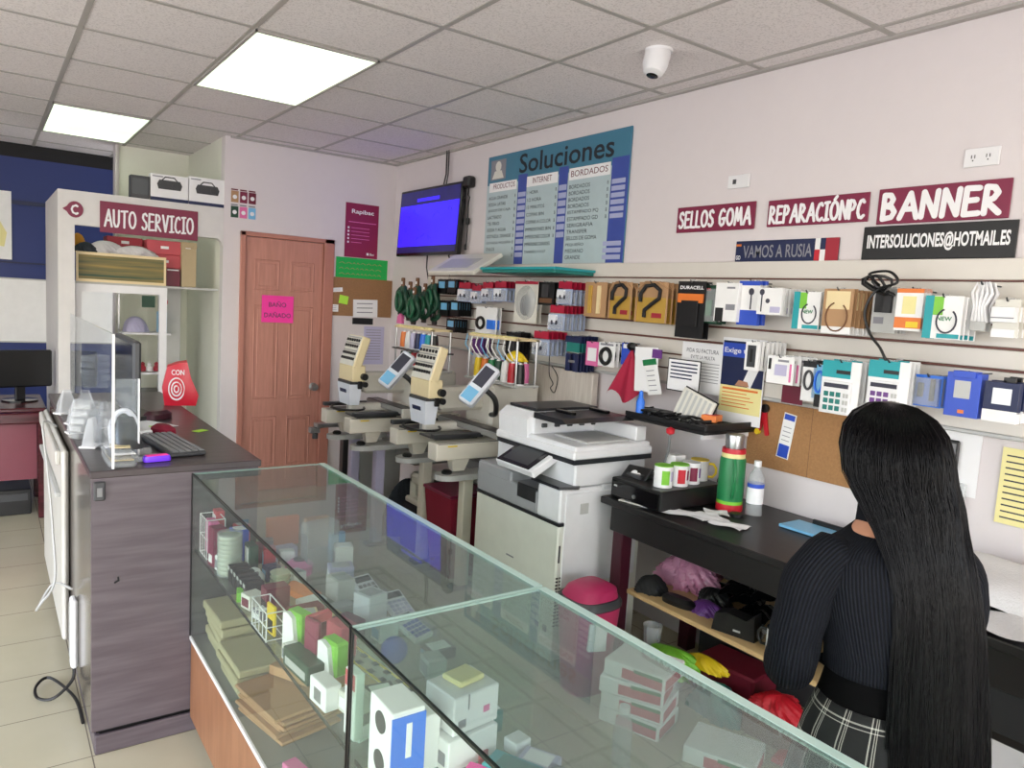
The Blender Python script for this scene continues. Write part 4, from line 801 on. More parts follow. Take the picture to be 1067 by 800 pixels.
# papers and boards on the right wall
M('cork_warm', 'a57a50', .9, bump=.4, bscale=150, var=.2, scale=90)
s = T('corkboard', 'wide cork board below the slatwall behind the desk', 'corkboard', (2.92, 1.78, .93)); P(s, 'cork_sheet', MB().box(2.918, 1.35, .975, 2.93, 2.165, 1.278), 'cork_warm'); P(s, 'joint', MB().box(2.9175, 1.84, .975, 2.918, 1.842, 1.278), 'brown')
f = F_right(2.915, 2.0, 1.04) @ Matrix.Rotation(-.12, 4, 'Z')
s = T('ruler_card', 'narrow white and blue card pinned on the warm cork board', 'card', (2.915, 1.96, 1.04)); P(s, 'sheet', MB(f).box(0, 0, 0, .062, .205, .002), 'white_card'); P(s, 'blue_end', MB(f).box(.005, .004, .002, .057, .062, .003).box(.005, .175, .002, .057, .2, .003), 'blue'); P(s, 'print_lines', MB(f).box(.01, .08, .002, .05, .083, .0026).box(.01, .1, .002, .05, .103, .0026).box(.01, .12, .002, .05, .123, .0026).box(.01, .14, .002, .05, .143, .0026), 'print_grey')
f = F_right(2.914, 2.105, 1.13)
s = T('ribbon_charm', 'small red and yellow ribbon charm hanging by the corner of the warm cork board', 'ornament', (2.914, 2.08, 1.13)); P(s, 'ribbon', MB(f).strokes([[(.0, .0), (.02, .06), (.03, .1)], [(.05, .0), (.035, .06), (.03, .1)]], .018, 0, .01), 'red'); P(s, 'black_top', MB(f).lathe([(0, 0), (.02, 0), (.02, .012), (0, .012)], (.03, .115, 0), 12), 'black'); P(s, 'yellow_tip', MB(f).lathe([(0, 0), (.014, 0), (.014, .012), (0, .012)], (.0, .005, 0), 10), 'yellow')
f = F_right(2.914, 2.175, 1.19); G('wall_tag', MB(f).box(0, 0, 0, .07, .08, .002), 'paper', 'small white square note between the tall poster and ribbon charm', 'note')
f = F_right(2.88, 2.32, 1.155)
s = T('invoice_poster', 'dark blue and cream poster reading Exige tu factura on the slatwall', 'poster', (2.88, 2.2, 1.155))
P(s, 'sheet', MB(f).box(0, 0, 0, .245, .40, .003), 'paper'); P(s, 'dark_ground', MB(f).box(.005, .175, .003, .24, .385, .004), 'navy'); P(s, 'blue_band', MB(f).box(.005, .31, .004, .24, .375, .005), 'blue'); P(s, 'cream_ground', MB(f).box(.005, .05, .003, .24, .175, .004), 'paleyellow')
P(s, 'heading', MB(f).text('Exige tu fac', .015, .322, .21, .032, .0052, bold=.012), 'paper'); P(s, 'receipt_picture', MB(f @ Matrix.Translation((.13, .19, 0)) @ Matrix.Rotation(-.4, 4, 'Z')).box(0, 0, .004, .05, .1, .0055), 'paper'); P(s, 'hand_picture', MB(f).prism([(.09, .178), (.17, .178), (.16, .2), (.11, .205)], .004, .006), 'skin')
k = MB(f).box(.02, .155, .004, .22, .165, .005); [k.box(.02, .14-.016*i, .004, .16+.02*(i % 3), .144-.016*i, .005) for i in range(5)]; P(s, 'text_lines', k, 'orange')
f = F_right(2.884, 2.575, 1.27)
s = T('white_notice', 'white paper notice reading PIDA SU FACTURA EVITE LA MULTA', 'notice', (2.884, 2.44, 1.27)); P(s, 'sheet', MB(f).box(0, 0, 0, .27, .245, .002), 'paper'); k = MB(f).text('PIDA SU FACTURA', .03, .195, .2, .02, .0024).text('EVITE LA MULTA', .06, .165, .15, .017, .0024); P(s, 'lettering', k, 'print_dark'); k = MB(f); [k.box(.03, .145-.015*i, .002, .24, .148-.015*i, .0026) for i in range(7)]; P(s, 'fine_print', k, 'print_grey')
f = F_right(2.80, 2.585, 1.19)
s = T('framed_notice', 'white notice with black border leaning on the corner shelf', 'notice', (2.8, 2.55, 1.19)); P(s, 'sheet', MB(f).box(0, 0.08, 0, .21, .24, .002), 'black'); P(s, 'face', MB(f).box(.005, .085, .002, .205, .235, .003), 'paper'); k = MB(f); [k.box(.02, .215-.018*i, .003, .19-.03*(i > 2), .222-.018*i, .0035) for i in range(5)]; P(s, 'print_lines', k, 'navy')
f = F_right(2.70, 2.43, 1.175) @ Matrix.Rotation(-.28, 4, 'Z') @ Matrix.Rotation(-.2, 4, 'X')
s = T('clear_bag_of_paper', 'clear bag of silvery sheets leaning on the corner shelf', 'bag', (2.68, 2.45, 1.175)); P(s, 'sheets', MB(f).box(0, 0, 0, .2, .14, .015, .003), 'offwhite'); P(s, 'back_board', MB(f).box(-.004, -.004, -.004, .206, .146, .0, .001), 'black'); k = MB(f); [k.box(.02+.03*i, .01, .015, .035+.03*i, .13, .017, .001) for i in range(6)]; P(s, 'folds', k, 'lightgrey')
# hanging leaflets and cloth
f = F_right(2.78, 2.72, 1.22) @ Matrix.Diagonal((1.35, 1, 1, 1))
s = T('price_leaflet', 'white leaflet with green band hanging over another beside the red cloth', 'leaflet', (2.78, 2.72, 1.22)); P(s, 'sheet', MB(f @ Matrix.Rotation(.05, 4, 'Z')).box(-.05, .02, 0, .07, .25, .002), 'paper'); P(s, 'front_sheet', MB(f @ Matrix.Rotation(.25, 4, 'Z')).box(.03, .0, .004, .1, .18, .006), 'white_card'); P(s, 'green_band', MB(f @ Matrix.Rotation(.25, 4, 'Z')).box(.03, .15, .006, .1, .18, .008), 'green'); P(s, 'purple_corner', MB(f).box(.03, .2, .002, .08, .245, .004), 'purple')
k = MB(f @ Matrix.Rotation(.25, 4, 'Z')); [k.box(.04, .02+.025*i, .006, .08, .024+.025*i, .0075) for i in range(5)]; P(s, 'print_lines', k, 'print_grey')
s = T('red_cloth', 'crimson cloth hanging in a triangle from a slatwall peg', 'cloth', (2.82, 2.93, 1.18)); M('crimson', 'a8183c', .7, bump=.2)
f = F_right(2.80, 2.97, 1.19) @ Matrix.Diagonal((1.55, 1, 1, 1)); mb = MB(f)
mb.grid(lambda u, v: ((.115-.03*v)-(.145*(1-v))*(1-u)*1.0+.04*u*(1-v), .27*v+(.03*math.sin(u*9)*(1-v)), .012*math.sin(u*14)*(1-v)+.01), 16, 14).grid(lambda u, v: ((.115-.03*v)-(.145*(1-v))*u+.04*(1-u)*(1-v), .27*v+(.03*math.sin((1-u)*9)*(1-v)), .012*math.sin((1-u)*14)*(1-v)+.004), 16, 14)
P(s, 'cloth_body', mb, 'crimson', sharp=80); P(s, 'black_bow', MB(f).lathe([(0, -.02), (.02, -.01), (.022, .01), (0, .02)], (.085, .275, .01), 10), 'black')
# black corner shelf with a slim bracket
s = T('wall_tray', 'black wire tray shelf under the slatwall heaped with cables', 'shelf', (2.7, 2.4, 1.12))
P(s, 'tray', MB().box(2.56, 2.12, 1.128, 2.93, 2.62, 1.145, .004).box(2.56, 2.12, 1.145, 2.57, 2.62, 1.165, .002).box(2.57, 2.12, 1.145, 2.92, 2.13, 1.175, .002), 'black'); P(s, 'bracket', MB().box(2.6, 2.16, 1.1, 2.93, 2.175, 1.128), 'white_plastic')
rr = random.Random(11)
for i in range(12):
    y = 2.17+.034*i; x = 2.66+rr.uniform(-.05, .05); pts = [(x+.06*math.cos(a*1.3+i)*rr.uniform(.6, 1.1), y+.05*math.sin(a)*rr.uniform(.6, 1.1), 1.152+.012*(i % 3)+.006*math.sin(a*2)) for a in [j*.55 for j in range(15)]]
    G('coiled_cable', MB().tube(pts, .0055, 6), 'black' if i % 3 else 'darkgrey', 'black coiled cable in the heap on the wall tray' if i % 3 else 'dark grey coiled cable in the heap on the wall tray', 'cable', 'black cables heaped on the tray' if i % 3 else 'grey cables heaped on the tray')
G('spray_bottle', MB().lathe([(0, 0), (.02, 0), (.021, .07), (.012, .09), (.009, .12), (0, .125)], (2.60, 2.56, 1.146), 16), 'bluebright', 'small blue spray bottle at the left end of the wall tray', 'bottle')
bx('colour_card', 2.72, 2.22, 1.17, .08, .07, .03, .3, 'orange', 'orange printed packet on the wall tray under the poster', 'packet', topm='red')
bx('black_case', 2.66, 2.5, 1.147, .1, .16, .035, .1, 'black', 'flat black case on the wall tray', 'case')
s = T('desk_microphone', 'slim grey gooseneck rod with red tip rising from the desk to the tray', 'rod', (2.6, 2.52, .9)); P(s, 'rod', MB().tube([(2.60, 2.395, .897), (2.56, 2.32, 1.02), (2.54, 2.30, 1.11)], .006, 8), 'grey'); P(s, 'tip', MB().lathe([(0, -.02), (.018, -.01), (.02, .01), (0, .02)], (2.535, 2.295, 1.12), 14), 'red')
# tablet and papers behind the woman
f = F_right(2.926, 1.36, 1.05)
s = T('white_wall_panel', 'large white paper panel on the wall behind the woman', 'panel', (2.926, 1.25, 1.05)); P(s, 'sheet', MB(f).box(-.03, 0, 0, .19, .25, .003), 'paper')
f = F_right(2.915, 1.36, 1.09)
s = T('wall_tablet', 'grey tablet with black rim hung on the wall behind the woman', 'tablet', (2.91, 1.29, 1.09)); P(s, 'rim', MB(f).box(0, 0, 0, .125, .16, .012, .008), 'black'); P(s, 'screen', MB(f).box(.01, .012, .012, .115, .148, .014), 'grey'); P(s, 'white_card', MB(f).box(.06, .02, .014, .1, .07, .015), 'paper')
s = T('clear_pocket', 'clear wall pocket holding white paper below the tablet', 'holder', (2.9, 1.24, 1.0)); P(s, 'pocket', MB(F_right(2.9, 1.30, .95)).box(0, 0, 0, .11, .15, .02, .003), 'haze_clear'); P(s, 'paper', MB(F_right(2.905, 1.29, .96)).box(0, 0, 0, .09, .11, .006), 'paper')
f = F_right(2.926, 1.10, .985)
s = T('yellow_notice', 'pale yellow printed notice on the wall at the picture edge', 'notice', (2.926, 1.0, .985)); P(s, 'sheet', MB(f).box(0, 0, 0, .2, .27, .003), 'paleyellow'); k = MB(f); [k.box(.015, .24-.022*i, .003, .18, .245-.022*i, .0036) for i in range(11)]; P(s, 'print_lines', k, 'print_dark')
# things on top of the slatwall
s = T('teal_flat_box', 'flat teal box lying on top of the slatwall', 'box', (2.75, 3.75, 1.836)); P(s, 'carton_body', MB().box(2.60, 3.30, 1.836, 2.89, 4.05, 1.862, .003), 'tealdark'); P(s, 'carton_lid', MB().box(2.59, 3.29, 1.855, 2.895, 4.06, 1.87, .003), 'teal')
s = T('white_keyboard_box', 'white flat keyboard-like device lying tilted on the slatwall top', 'device', (2.75, 4.4, 1.84)); f = Matrix.Translation((2.66, 4.4, 1.87)) @ Matrix.Rotation(-.55, 4, 'Y')
P(s, 'shell', MB(f).box(-.1, -.3, 0, .16, .3, .03, .006), 'offwhite'); P(s, 'keys', MB(f).box(-.06, -.18, .03, .08, .22, .033, .002), 'lightgrey')

# ------------------------------------------------------------------ goods hanging on the slatwall
for n_, c in (('bl_red', 'b01c3c'), ('bl_white', 'e6e8ee'), ('bl_blueish', 'a4b0cc')): M(n_, c, .35)
GOODS = {   # name, label, category, look: list of (part, material, u0,v0,u1,v1, depth0, depth1)
 'redtop': ('earphone_pack', 'earphones', [('card', 'bl_blueish', 0, 0, 1, .66, 0, .003), ('header', 'bl_red', .08, .7, .92, 1, 0, .004), ('label', 'bl_white', .12, .3, .55, .62, .003, .02), ('blister', 'frost', .08, .04, .92, .56, .003, .018), ('earbud', 'print_dark', .3, .22, .42, .4, .018, .022), ('earbud', 'print_dark', .58, .22, .7, .4, .018, .022)]),
 'mouse': ('mouse_pack', 'mouse pack', [('card', 'offwhite', 0, 0, 1, 1, 0, .004), ('header', 'bl_red', 0, .93, 1, 1, .003, .006)]),
 'darkpack': ('dark_pack', 'dark pack', [('card', 'blackmatte', 0, 0, 1, 1, 0, .004), ('label', 'brown', .1, .1, .9, .3, .004, .006), ('product', 'darkgrey', .3, .35, .7, .9, .004, .014)]),
 'navy': ('strap_pack', 'strap pack', [('header', 'navy', 0, .82, 1, 1, 0, .004), ('label', 'tealdark', .1, .55, .9, .82, 0, .003), ('strap', 'navy', .12, .0, .38, .5, 0, .008), ('strap', 'navy', .62, .0, .88, .5, 0, .008), ('buckle', 'steel', .3, .25, .7, .32, .002, .009)]),
 'pink': ('pink_pack', 'pink pack', [('card', 'pink', 0, 0, 1, 1, 0, .004), ('label', 'paper', .15, .2, .85, .75, .004, .006)]),
 'bwcable': ('cable_pack', 'cable pack', [('card', 'white_card', 0, 0, 1, 1, 0, .004), ('header', 'print_grey', .1, .88, .9, .97, .004, .005), ('coil', 'black', .2, .12, .8, .75, .004, .016)]),
 'blueslim': ('slim_pack', 'slim pack', [('card', 'blue', 0, 0, 1, 1, 0, .005), ('label', 'paper', .2, .75, .8, .95, .005, .006)]),
 'gold': ('tool_pack', 'tool pack', [('card', 'tan', 0, 0, 1, 1, 0, .003), ('tool', 'gold', .2, .1, .35, .9, .003, .012), ('tool', 'cream', .6, .1, .75, .9, .003, .012)]),
 'hookpack': ('hose_pack', 'hose pack', [('card', 'gold', 0, 0, 1, .62, 0, .003), ('card_top', 'tan', .1, .62, 1, 1, 0, .003), ('label', 'red_card', .55, .12, .85, .24, .003, .005)]),
 'battery': ('battery_pack', 'battery', [('card', 'black', 0, 0, 1, 1, 0, .004), ('copper_band', 'orange', .05, .62, .95, .78, .004, .012), ('cell', 'black', .2, .2, .8, .66, .004, .014)]),
 'greenclam': ('clamshell_pack', 'clamshell', [('card', 'greendark', 0, 0, 1, 1, 0, .003), ('blister', 'haze_clear', .05, .05, .95, .9, .003, .02), ('product', 'green', .3, .2, .7, .6, .004, .014), ('header', 'red', .1, .85, .5, .92, .004, .006)]),
 'earbox': ('earphone_box', 'box', [('box', 'white_card', 0, 0, 1, 1, 0, .022), ('window', 'blackmatte', .05, 0, .4, .35, .022, .0235), ('picture', 'print_grey', .5, .3, .9, .45, .022, .0235), ('heading', 'print_grey', .5, .85, .85, .9, .022, .0235)]),
 'moon': ('blue_earphone_box', 'box', [('box', 'white_card', 0, .3, 1, .92, 0, .02), ('blue_base', 'blue', 0, 0, 1, .34, 0, .021), ('blue_top', 'blue', 0, .9, 1, 1, 0, .021), ('earbud', 'print_dark', .5, .68, .75, .84, .02, .022), ('cord', 'print_dark', .6, .36, .66, .7, .02, .0215)]),
 'earwide': ('wide_earphone_box', 'box', [('box', 'white_card', 0, 0, 1, 1, 0, .018), ('earbud', 'print_dark', .08, .72, .28, .95, .018, .0195), ('earbud', 'print_dark', .35, .42, .52, .6, .018, .0195), ('cord', 'print_dark', .16, .1, .21, .74, .018, .019), ('swoosh', 'lavender', .55, .08, .95, .3, .018, .019)]),
 'newcable': ('charging_cable_pack', 'cable pack', [('card', 'white_card', .2, 0, 1, 1, 0, .006), ('teal_side', 'teal', 0, 0, .24, 1, 0, .0065), ('green_patch', 'lime', .24, .55, .5, .98, .006, .007), ('blue_base', 'teal', .4, .02, .98, .12, .006, .007)]),
 'tan': ('audio_cable_pack', 'cable pack', [('card', 'tan', 0, .12, 1, 1, 0, .004), ('base', 'white_card', 0, 0, 1, .16, 0, .005), ('photo', 'cream', .1, .55, .9, .95, .004, .005)]),
 'adapter': ('adapter_box', 'adapter', [('box', 'lightgrey', 0, 0, 1, 1, 0, .02), ('adapter', 'black', .15, .45, .8, .9, .02, .032), ('print', 'print_grey', .1, .2, .5, .35, .02, .021)]),
 'bulb': ('bulb_box', 'bulb box', [('box', 'white_card', 0, 0, 1, 1, 0, .03), ('top_band', 'orange', 0, .9, 1, 1, .0, .031), ('orange_band', 'orange', 0, .06, 1, .32, .0, .031), ('yellow_star', 'yellow', .45, .08, .9, .22, .031, .032), ('bulb_picture', 'paleyellow', .25, .4, .75, .82, .03, .031)]),
 'whitecable': ('white_cord_bundle', 'cord', [('tag', 'lightgrey', .2, .0, .8, .2, 0, .01)]),
 'wadapter': ('white_charger_pack', 'charger', [('card', 'offwhite', 0, 0, 1, 1, 0, .004), ('charger', 'white_plastic', .05, .4, .95, .8, .004, .035), ('stripe', 'print_grey', .05, .5, .95, .53, .035, .036), ('label', 'paper', .0, .0, .9, .22, .004, .01)]),
 'slimwhite': ('slim_white_box', 'box', [('box', 'white_card', 0, 0, 1, 1, 0, .016), ('window', 'steel_dark', .18, .12, .82, .88, .016, .017), ('cord', 'black', .4, .3, .6, .75, .017, .018)]),
 'fancard': ('memory_card_pack', 'card', [('card', 'white_card', 0, 0, 1, 1, 0, .003), ('picture', 'lavender', .3, .3, .75, .7, .003, .0045), ('side_mark', 'black', .05, .5, .15, .9, .003, .004), ('pink_stripe', 'pink', .85, .1, .92, .75, .003, .004), ('heading', 'print_grey', .4, .8, .8, .88, .003, .004)]),
 'usbpack': ('flash_drive_pack', 'pack', [('card', 'white_card', 0, 0, 1, .85, 0, .003), ('header', 'black', 0, .85, 1, 1, 0, .004), ('coil', 'darkgrey', .2, .3, .8, .75, .003, .012)]),
 'bluecable': ('blue_cable_pack', 'pack', [('card', 'skyblue', 0, .2, 1, 1, 0, .003), ('coil', 'bluebright', .2, .35, .8, .85, .003, .01), ('tail', 'black', .3, 0, .7, .3, .0, .01)]),
 'calct': ('boxed_calculator', 'calculator', [('card', 'white_card', 0, 0, 1, 1, 0, .004), ('header', 'teal', 0, .68, .75, 1, .004, .006), ('brand_strip', 'black', .38, .76, .75, .83, .006, .007), ('calculator', 'white_plastic', .08, .03, .82, .62, .004, .02), ('display', 'print_dark', .14, .5, .78, .58, .02, .021)]),
 'cableblue': ('blue_blister_pack', 'pack', [('card', 'bluebright', 0, 0, 1, 1, 0, .003), ('blister', 'haze_clear', .05, .05, .95, .92, .003, .02), ('plug', 'black', .15, .3, .35, .75, .004, .014), ('plug', 'black', .6, .2, .75, .9, .004, .014)]),
 'drill': ('blue_hard_case', 'case', [('case', 'blue', 0, 0, 1, 1, 0, .05), ('handle', 'blue', .2, .9, .85, 1.04, .01, .06), ('window', 'lightgrey', .25, .42, .72, .82, .05, .052), ('emblem', 'orange', .42, .08, .6, .16, .05, .052)]),
 'router': ('adapter_carton', 'box', [('box', 'navy', 0, .25, 1, 1, 0, .03), ('white_base', 'white_card', 0, 0, 1, .3, 0, .031), ('handle', 'black', .45, .95, .8, 1.12, .0, .012), ('picture', 'steel', .25, .45, .8, .85, .03, .031)]),
 'watch': ('blade_pack', 'pack', [('card', 'black', 0, 0, 1, 1, 0, .004), ('label', 'skyblue', .15, .4, .85, .85, .004, .006)]),
 'headset': ('headphone_pack', 'pack', [('card', 'white_card', 0, 0, 1, 1, 0, .004), ('headphone', 'black', .1, .3, .45, .65, .004, .02), ('blue_plug', 'bluebright', .62, .3, .95, .6, .004, .02)]),
 'purpleslim': ('purple_pack', 'pack', [('card', 'purple', 0, .4, 1, 1, 0, .004), ('label', 'white_card', .1, .0, .9, .45, 0, .005)]),
}
GOODS['calcp'] = ('boxed_calculator', 'calculator', GOODS['calct'][2])
LBL = {  # label and group for each stack, in wall order
 'mouse': 'oval blister pack with silver mouse on the upper slatwall', 'navy': 'navy blue strap pack hanging in the row left of the pink packs', 'pink': 'pink accessory pack with white label under the gold tool packs',
 'bwcable': 'white card with black coiled cable left of the red cloth', 'blueslim': 'slim blue pack nearest to the red cloth', 'gold': 'tan and gold tool pack hanging left of the hose packs',
 'battery': 'black and copper battery pack reading DURACELL', 'greenclam': 'dark green clamshell pack right of the black battery pack', 'earbox': 'narrow white earphone box with black window on the upper row',
 'moon': 'white and blue earphone box between two kinds of white box', 'earwide': 'wide white earphone box with black earbud picture', 'tan': 'tan card with brown looped audio cable',
 'adapter': 'grey box carrying black power adapter on the upper row', 'bulb': 'orange and white light bulb box on the upper row', 'whitecable': 'bundle of white cords hanging on the upper row', 'wadapter': 'white charger pack at the picture edge of the upper row',
 'slimwhite': 'slim white box with dark window, hanging beside the blue poster', 'fancard': 'white and lavender memory card pack in the fan over the cork board', 'usbpack': 'slim pack with black header beside the memory cards', 'bluecable': 'narrow sky blue cable pack touching the teal calculator packs',
 'calct': 'boxed calculator with teal keys and teal header', 'calcp': 'boxed calculator with purple keys and teal header', 'cableblue': 'bright blue blister pack with black plugs over the woman', 'drill': 'royal blue hard case with grey window on the lower row', 'router': 'navy and white carton with black handle at the picture edge',
 'headset': 'white card with black headphones and blue plug near the thread rack', 'purpleslim': 'purple and white narrow pack behind the thread rack'}
SEQ = {
 'redtop': ['red-topped earphone pack in the first cluster, under the white tilted device', 'red-topped earphone pack in the second, lower hanging cluster', 'red-topped earphone pack in the third cluster under the tilted device', 'red-topped earphone pack in the cluster left of the oval mouse pack', 'red-topped earphone pack right under the end of the teal box', 'red-topped earphone pack in the middle row above the navy straps', 'red-topped earphone pack in the lowest red cluster above the white wall'],
 'darkpack': ['black pack hanging between the oval mouse pack and red tops', 'black tall pack with brown label behind the yellow thread cones'],
 'hookpack': ['yellow curved hose pack, narrower of two kinds', 'yellow curved hose pack, wider kind beside the battery pack'],
 'newcable': ['teal and white charging cable pack left of the tan cards', 'teal and white charging cable pack left of the white cords'],
 'watch': ['small black pack with pale blue label in the top outer column', 'small black pack with pale blue label in the middle outer column', 'small black pack with pale blue label in the lowest column', 'small black pack with pale blue label in the top inner column', 'small black pack with pale blue label in the middle inner column']}
cnt = {}
PACKS = [
('redtop',2.74,4.383,4.563,1.646,1.779,3),
('redtop',2.74,4.248,4.382,1.638,1.762,2),
('redtop',2.74,4.109,4.250,1.656,1.783,3),
('redtop',2.74,3.954,4.100,1.661,1.790,5),
('mouse',2.76,3.650,3.889,1.539,1.794,2),
('darkpack',2.78,3.517,3.673,1.654,1.792,3),
('redtop',2.72,3.275,3.411,1.665,1.796,4),
('redtop',2.7,3.304,3.452,1.514,1.657,6),
('redtop',2.7,3.430,3.594,1.357,1.499,5),
('navy',2.74,3.191,3.332,1.287,1.488,6),
('pink',2.78,3.087,3.190,1.332,1.466,2),
('bwcable',2.76,2.934,3.063,1.342,1.471,4),
('blueslim',2.8,2.860,2.924,1.363,1.480,2),
('gold',2.76,3.031,3.211,1.606,1.796,3),
('hookpack',2.76,2.838,3.013,1.606,1.798,2),
('hookpack',2.76,2.587,2.810,1.598,1.801,3),
('battery',2.76,2.349,2.522,1.539,1.808,2),
('greenclam',2.78,2.289,2.388,1.614,1.793,3),
('earbox',2.74,2.134,2.260,1.629,1.801,3),
('moon',2.76,2.041,2.149,1.619,1.812,2),
('earwide',2.72,1.899,2.020,1.670,1.782,6),
('newcable',2.72,1.730,1.851,1.619,1.770,4),
('tan',2.7,1.583,1.706,1.610,1.783,6),
('adapter',2.78,1.445,1.542,1.625,1.794,3),
('bulb',2.74,1.330,1.426,1.639,1.790,2),
('newcable',2.7,1.190,1.315,1.619,1.767,4),
('whitecable',2.76,1.123,1.202,1.654,1.815,2),
('wadapter',2.76,1.041,1.118,1.637,1.762,3),
('slimwhite',2.68,1.961,2.028,1.429,1.551,7),
('fancard',2.7,1.808,1.935,1.386,1.501,5),
('usbpack',2.72,1.718,1.779,1.331,1.493,3),
('bluecable',2.72,1.674,1.731,1.314,1.482,3),
('calct',2.68,1.510,1.666,1.303,1.508,3),
('calcp',2.68,1.329,1.481,1.332,1.526,3),
('cableblue',2.74,1.243,1.338,1.375,1.487,3),
('drill',2.74,1.102,1.210,1.362,1.511,1),
('router',2.72,0.988,1.090,1.362,1.493,2),
('watch',2.76,4.764,4.888,1.692,1.798,6),
('watch',2.76,4.720,4.843,1.532,1.644,6),
('watch',2.76,4.613,4.732,1.419,1.516,6),
('watch',2.76,4.628,4.747,1.702,1.799,6),
('watch',2.76,4.572,4.690,1.539,1.649,6),
('headset',2.76,4.080,4.337,1.411,1.617,2),
('darkpack',2.78,3.831,3.991,1.266,1.469,4),
('purpleslim',2.8,4.285,4.427,1.214,1.393,3),
('green',2.62,5.097,5.271,1.500,1.792,1),
('green',2.66,5.048,5.233,1.489,1.766,1),
('green',2.7,5.017,5.186,1.507,1.798,1),
('green',2.68,4.859,5.020,1.486,1.756,1),
('green',2.72,4.819,4.979,1.532,1.815,1),
('green',2.58,4.834,4.994,1.469,1.722,1),
('green',2.76,4.841,5.001,1.475,1.761,1),
]
for (kind, X, ya, yb, za, zb, n) in PACKS:
    if kind == 'green': continue
    nm, cat, look = GOODS[kind]; i = cnt.get(kind, 0); cnt[kind] = i+1
    lab = SEQ[kind][i] if kind in SEQ else LBL[kind]
    w, h = yb-ya, zb-za; dmax = 2.885-X; step = min(dmax/max(n, 1), .034)
    grp = lab if n > 1 else None
    root = T(nm, lab, cat, (X, (ya+yb)/2, za), grp)
    f = F_right(X, yb, za); first = []
    for (pn, mt, u0, v0, u1, v1, d0, d1) in look:
        mb = MB(f)
        if pn in ('earbud', 'coil', 'headphone'):
            cu, cv = (u0+u1)/2*w, (v0+v1)/2*h; ru, rv = (u1-u0)/2*w, (v1-v0)/2*h
            if pn == 'earbud': mb.lathe([(0, 0), (1, 0), (1, d1-d0), (0, d1-d0)], (0, 0, 0), 14, T=Matrix.Translation((cu, cv, d0)) @ Matrix.Diagonal((ru, rv, 1, 1)))
            else: mb.tube([(cu+ru*math.cos(a), cv+rv*math.sin(a), (d0+d1)/2) for a in [2*PI*q/18 for q in range(18)]], min(ru, rv)*.3, 6, closed=True)
        else: mb.box(u0*w, v0*h, d0, u1*w, v1*h, d1, .0008 if d1-d0 > .004 else 0)
        P(root, pn, mb, mt)
    if kind in ('newcable', 'tan'):
        cu, cv, r_ = (.62*w, .42*h, .26*w) if kind == 'newcable' else (.5*w, .38*h, .36*w)
        P(root, 'cable', MB(f).tube([(cu+r_*math.cos(a), cv+r_*1.25*math.sin(a), .008) for a in [PI*.6+i_*PI*1.7/20 for i_ in range(21)]], .003, 6), 'print_dark' if kind == 'newcable' else 'brown')
    if kind == 'newcable': P(root, 'lettering', MB(f).text('NEW', .36*w, .42*h, .4*w, .1*h, .0075, bold=.02), 'green')
    if kind == 'battery': P(root, 'lettering', MB(f).text('DURACELL', .08*w, .86*h, .84*w, .06*h, .0045, bold=.02), 'paper')
    if kind == 'mouse': P(root, 'blister', MB(f).lathe([(0, .03), (.5, .028), (.9, .012), (1, 0)][::-1], (0, 0, 0), 28, T=Matrix.Translation((w/2, h*.48, .004)) @ Matrix.Diagonal((w*.44, h*.42, 1, 1))), 'frost'); P(root, 'mouse', MB(f).lathe([(0, .024), (.6, .02), (.95, .008), (1, 0)][::-1], (0, 0, 0), 24, T=Matrix.Translation((w/2, h*.42, .004)) @ Matrix.Diagonal((w*.22, h*.26, 1, 1))), 'steel_dark')
    if kind == 'hookpack':
        P(root, 'hose', MB(f).tube([(.2*w, .5*h, .012), (.2*w, .7*h, .012), (.35*w, .9*h, .012), (.6*w, .93*h, .012), (.8*w, .8*h, .012), (.78*w, .6*h, .012), (.55*w, .45*h, .012), (.35*w, .3*h, .012), (.35*w, .12*h, .012)], .010, 8), 'blackmatte'); P(root, 'clear_rim', MB(f).tube([(.05*w, .0, .006), (.05*w, .8*h, .006), (.3*w, h, .006), (.75*w, h, .006), (w, .8*h, .006), (w, 0, .006)], .005, 6), 'tan')
    if kind in ('calct', 'calcp'):
        k = MB(f)
        for a in range(3):
            for b in range(3): k.box((.16+.16*a)*w, (.07+.13*b)*h, .02, (.28+.16*a)*w, (.16+.13*b)*h, .023, .001)
        P(root, 'keypad', k, 'tealdark' if kind == 'calct' else 'purple'); k = MB(f)
        for a in range(2):
            for b in range(3): k.box((.66+.08*a)*w, (.07+.13*b)*h, .02, (.72+.08*a)*w, (.15+.13*b)*h, .022, .001)
        P(root, 'side_keys', k, 'lightgrey')
    if kind == 'whitecable':
        k = MB(f)
        for j in range(5): k.tube([(w*(.2+.15*j), .18*h, .0), (w*(.3+.1*j), .5*h, .01), (w*(.1+.2*j), .8*h, .0), (w*(.25+.12*j), h, .0), (w*(.4+.1*j), .8*h, -.01), (w*(.42+.05*j), .5*h, .0)], .006, 6)
        P(root, 'cord', k, 'white_plastic')
    P(root, 'hanger_hole', MB(f).box(w*.42, h*1.0, 0, w*.58, h*1.03, .003), 'haze_clear') if kind not in ('drill', 'whitecable') else None
    for j in range(1, n):
        tw = {'fancard': .0, 'redtop': .0}.get(kind, 0)
        dup(root, (X+step*j, (ya+yb)/2+random.uniform(-.004, .004)-(.012*j if kind in ('fancard',) else 0), za+random.uniform(-.003, .003)))
    # the peg it hangs from
    yy = (ya+yb)/2
    G('display_hook', MB().tube([(2.9, yy, zb-.004), (X-.012, yy, zb-.004), (X-.02, yy, zb+.006)], .0028, 6), 'steel_dark', 'peg holding the '+lab, 'hook')
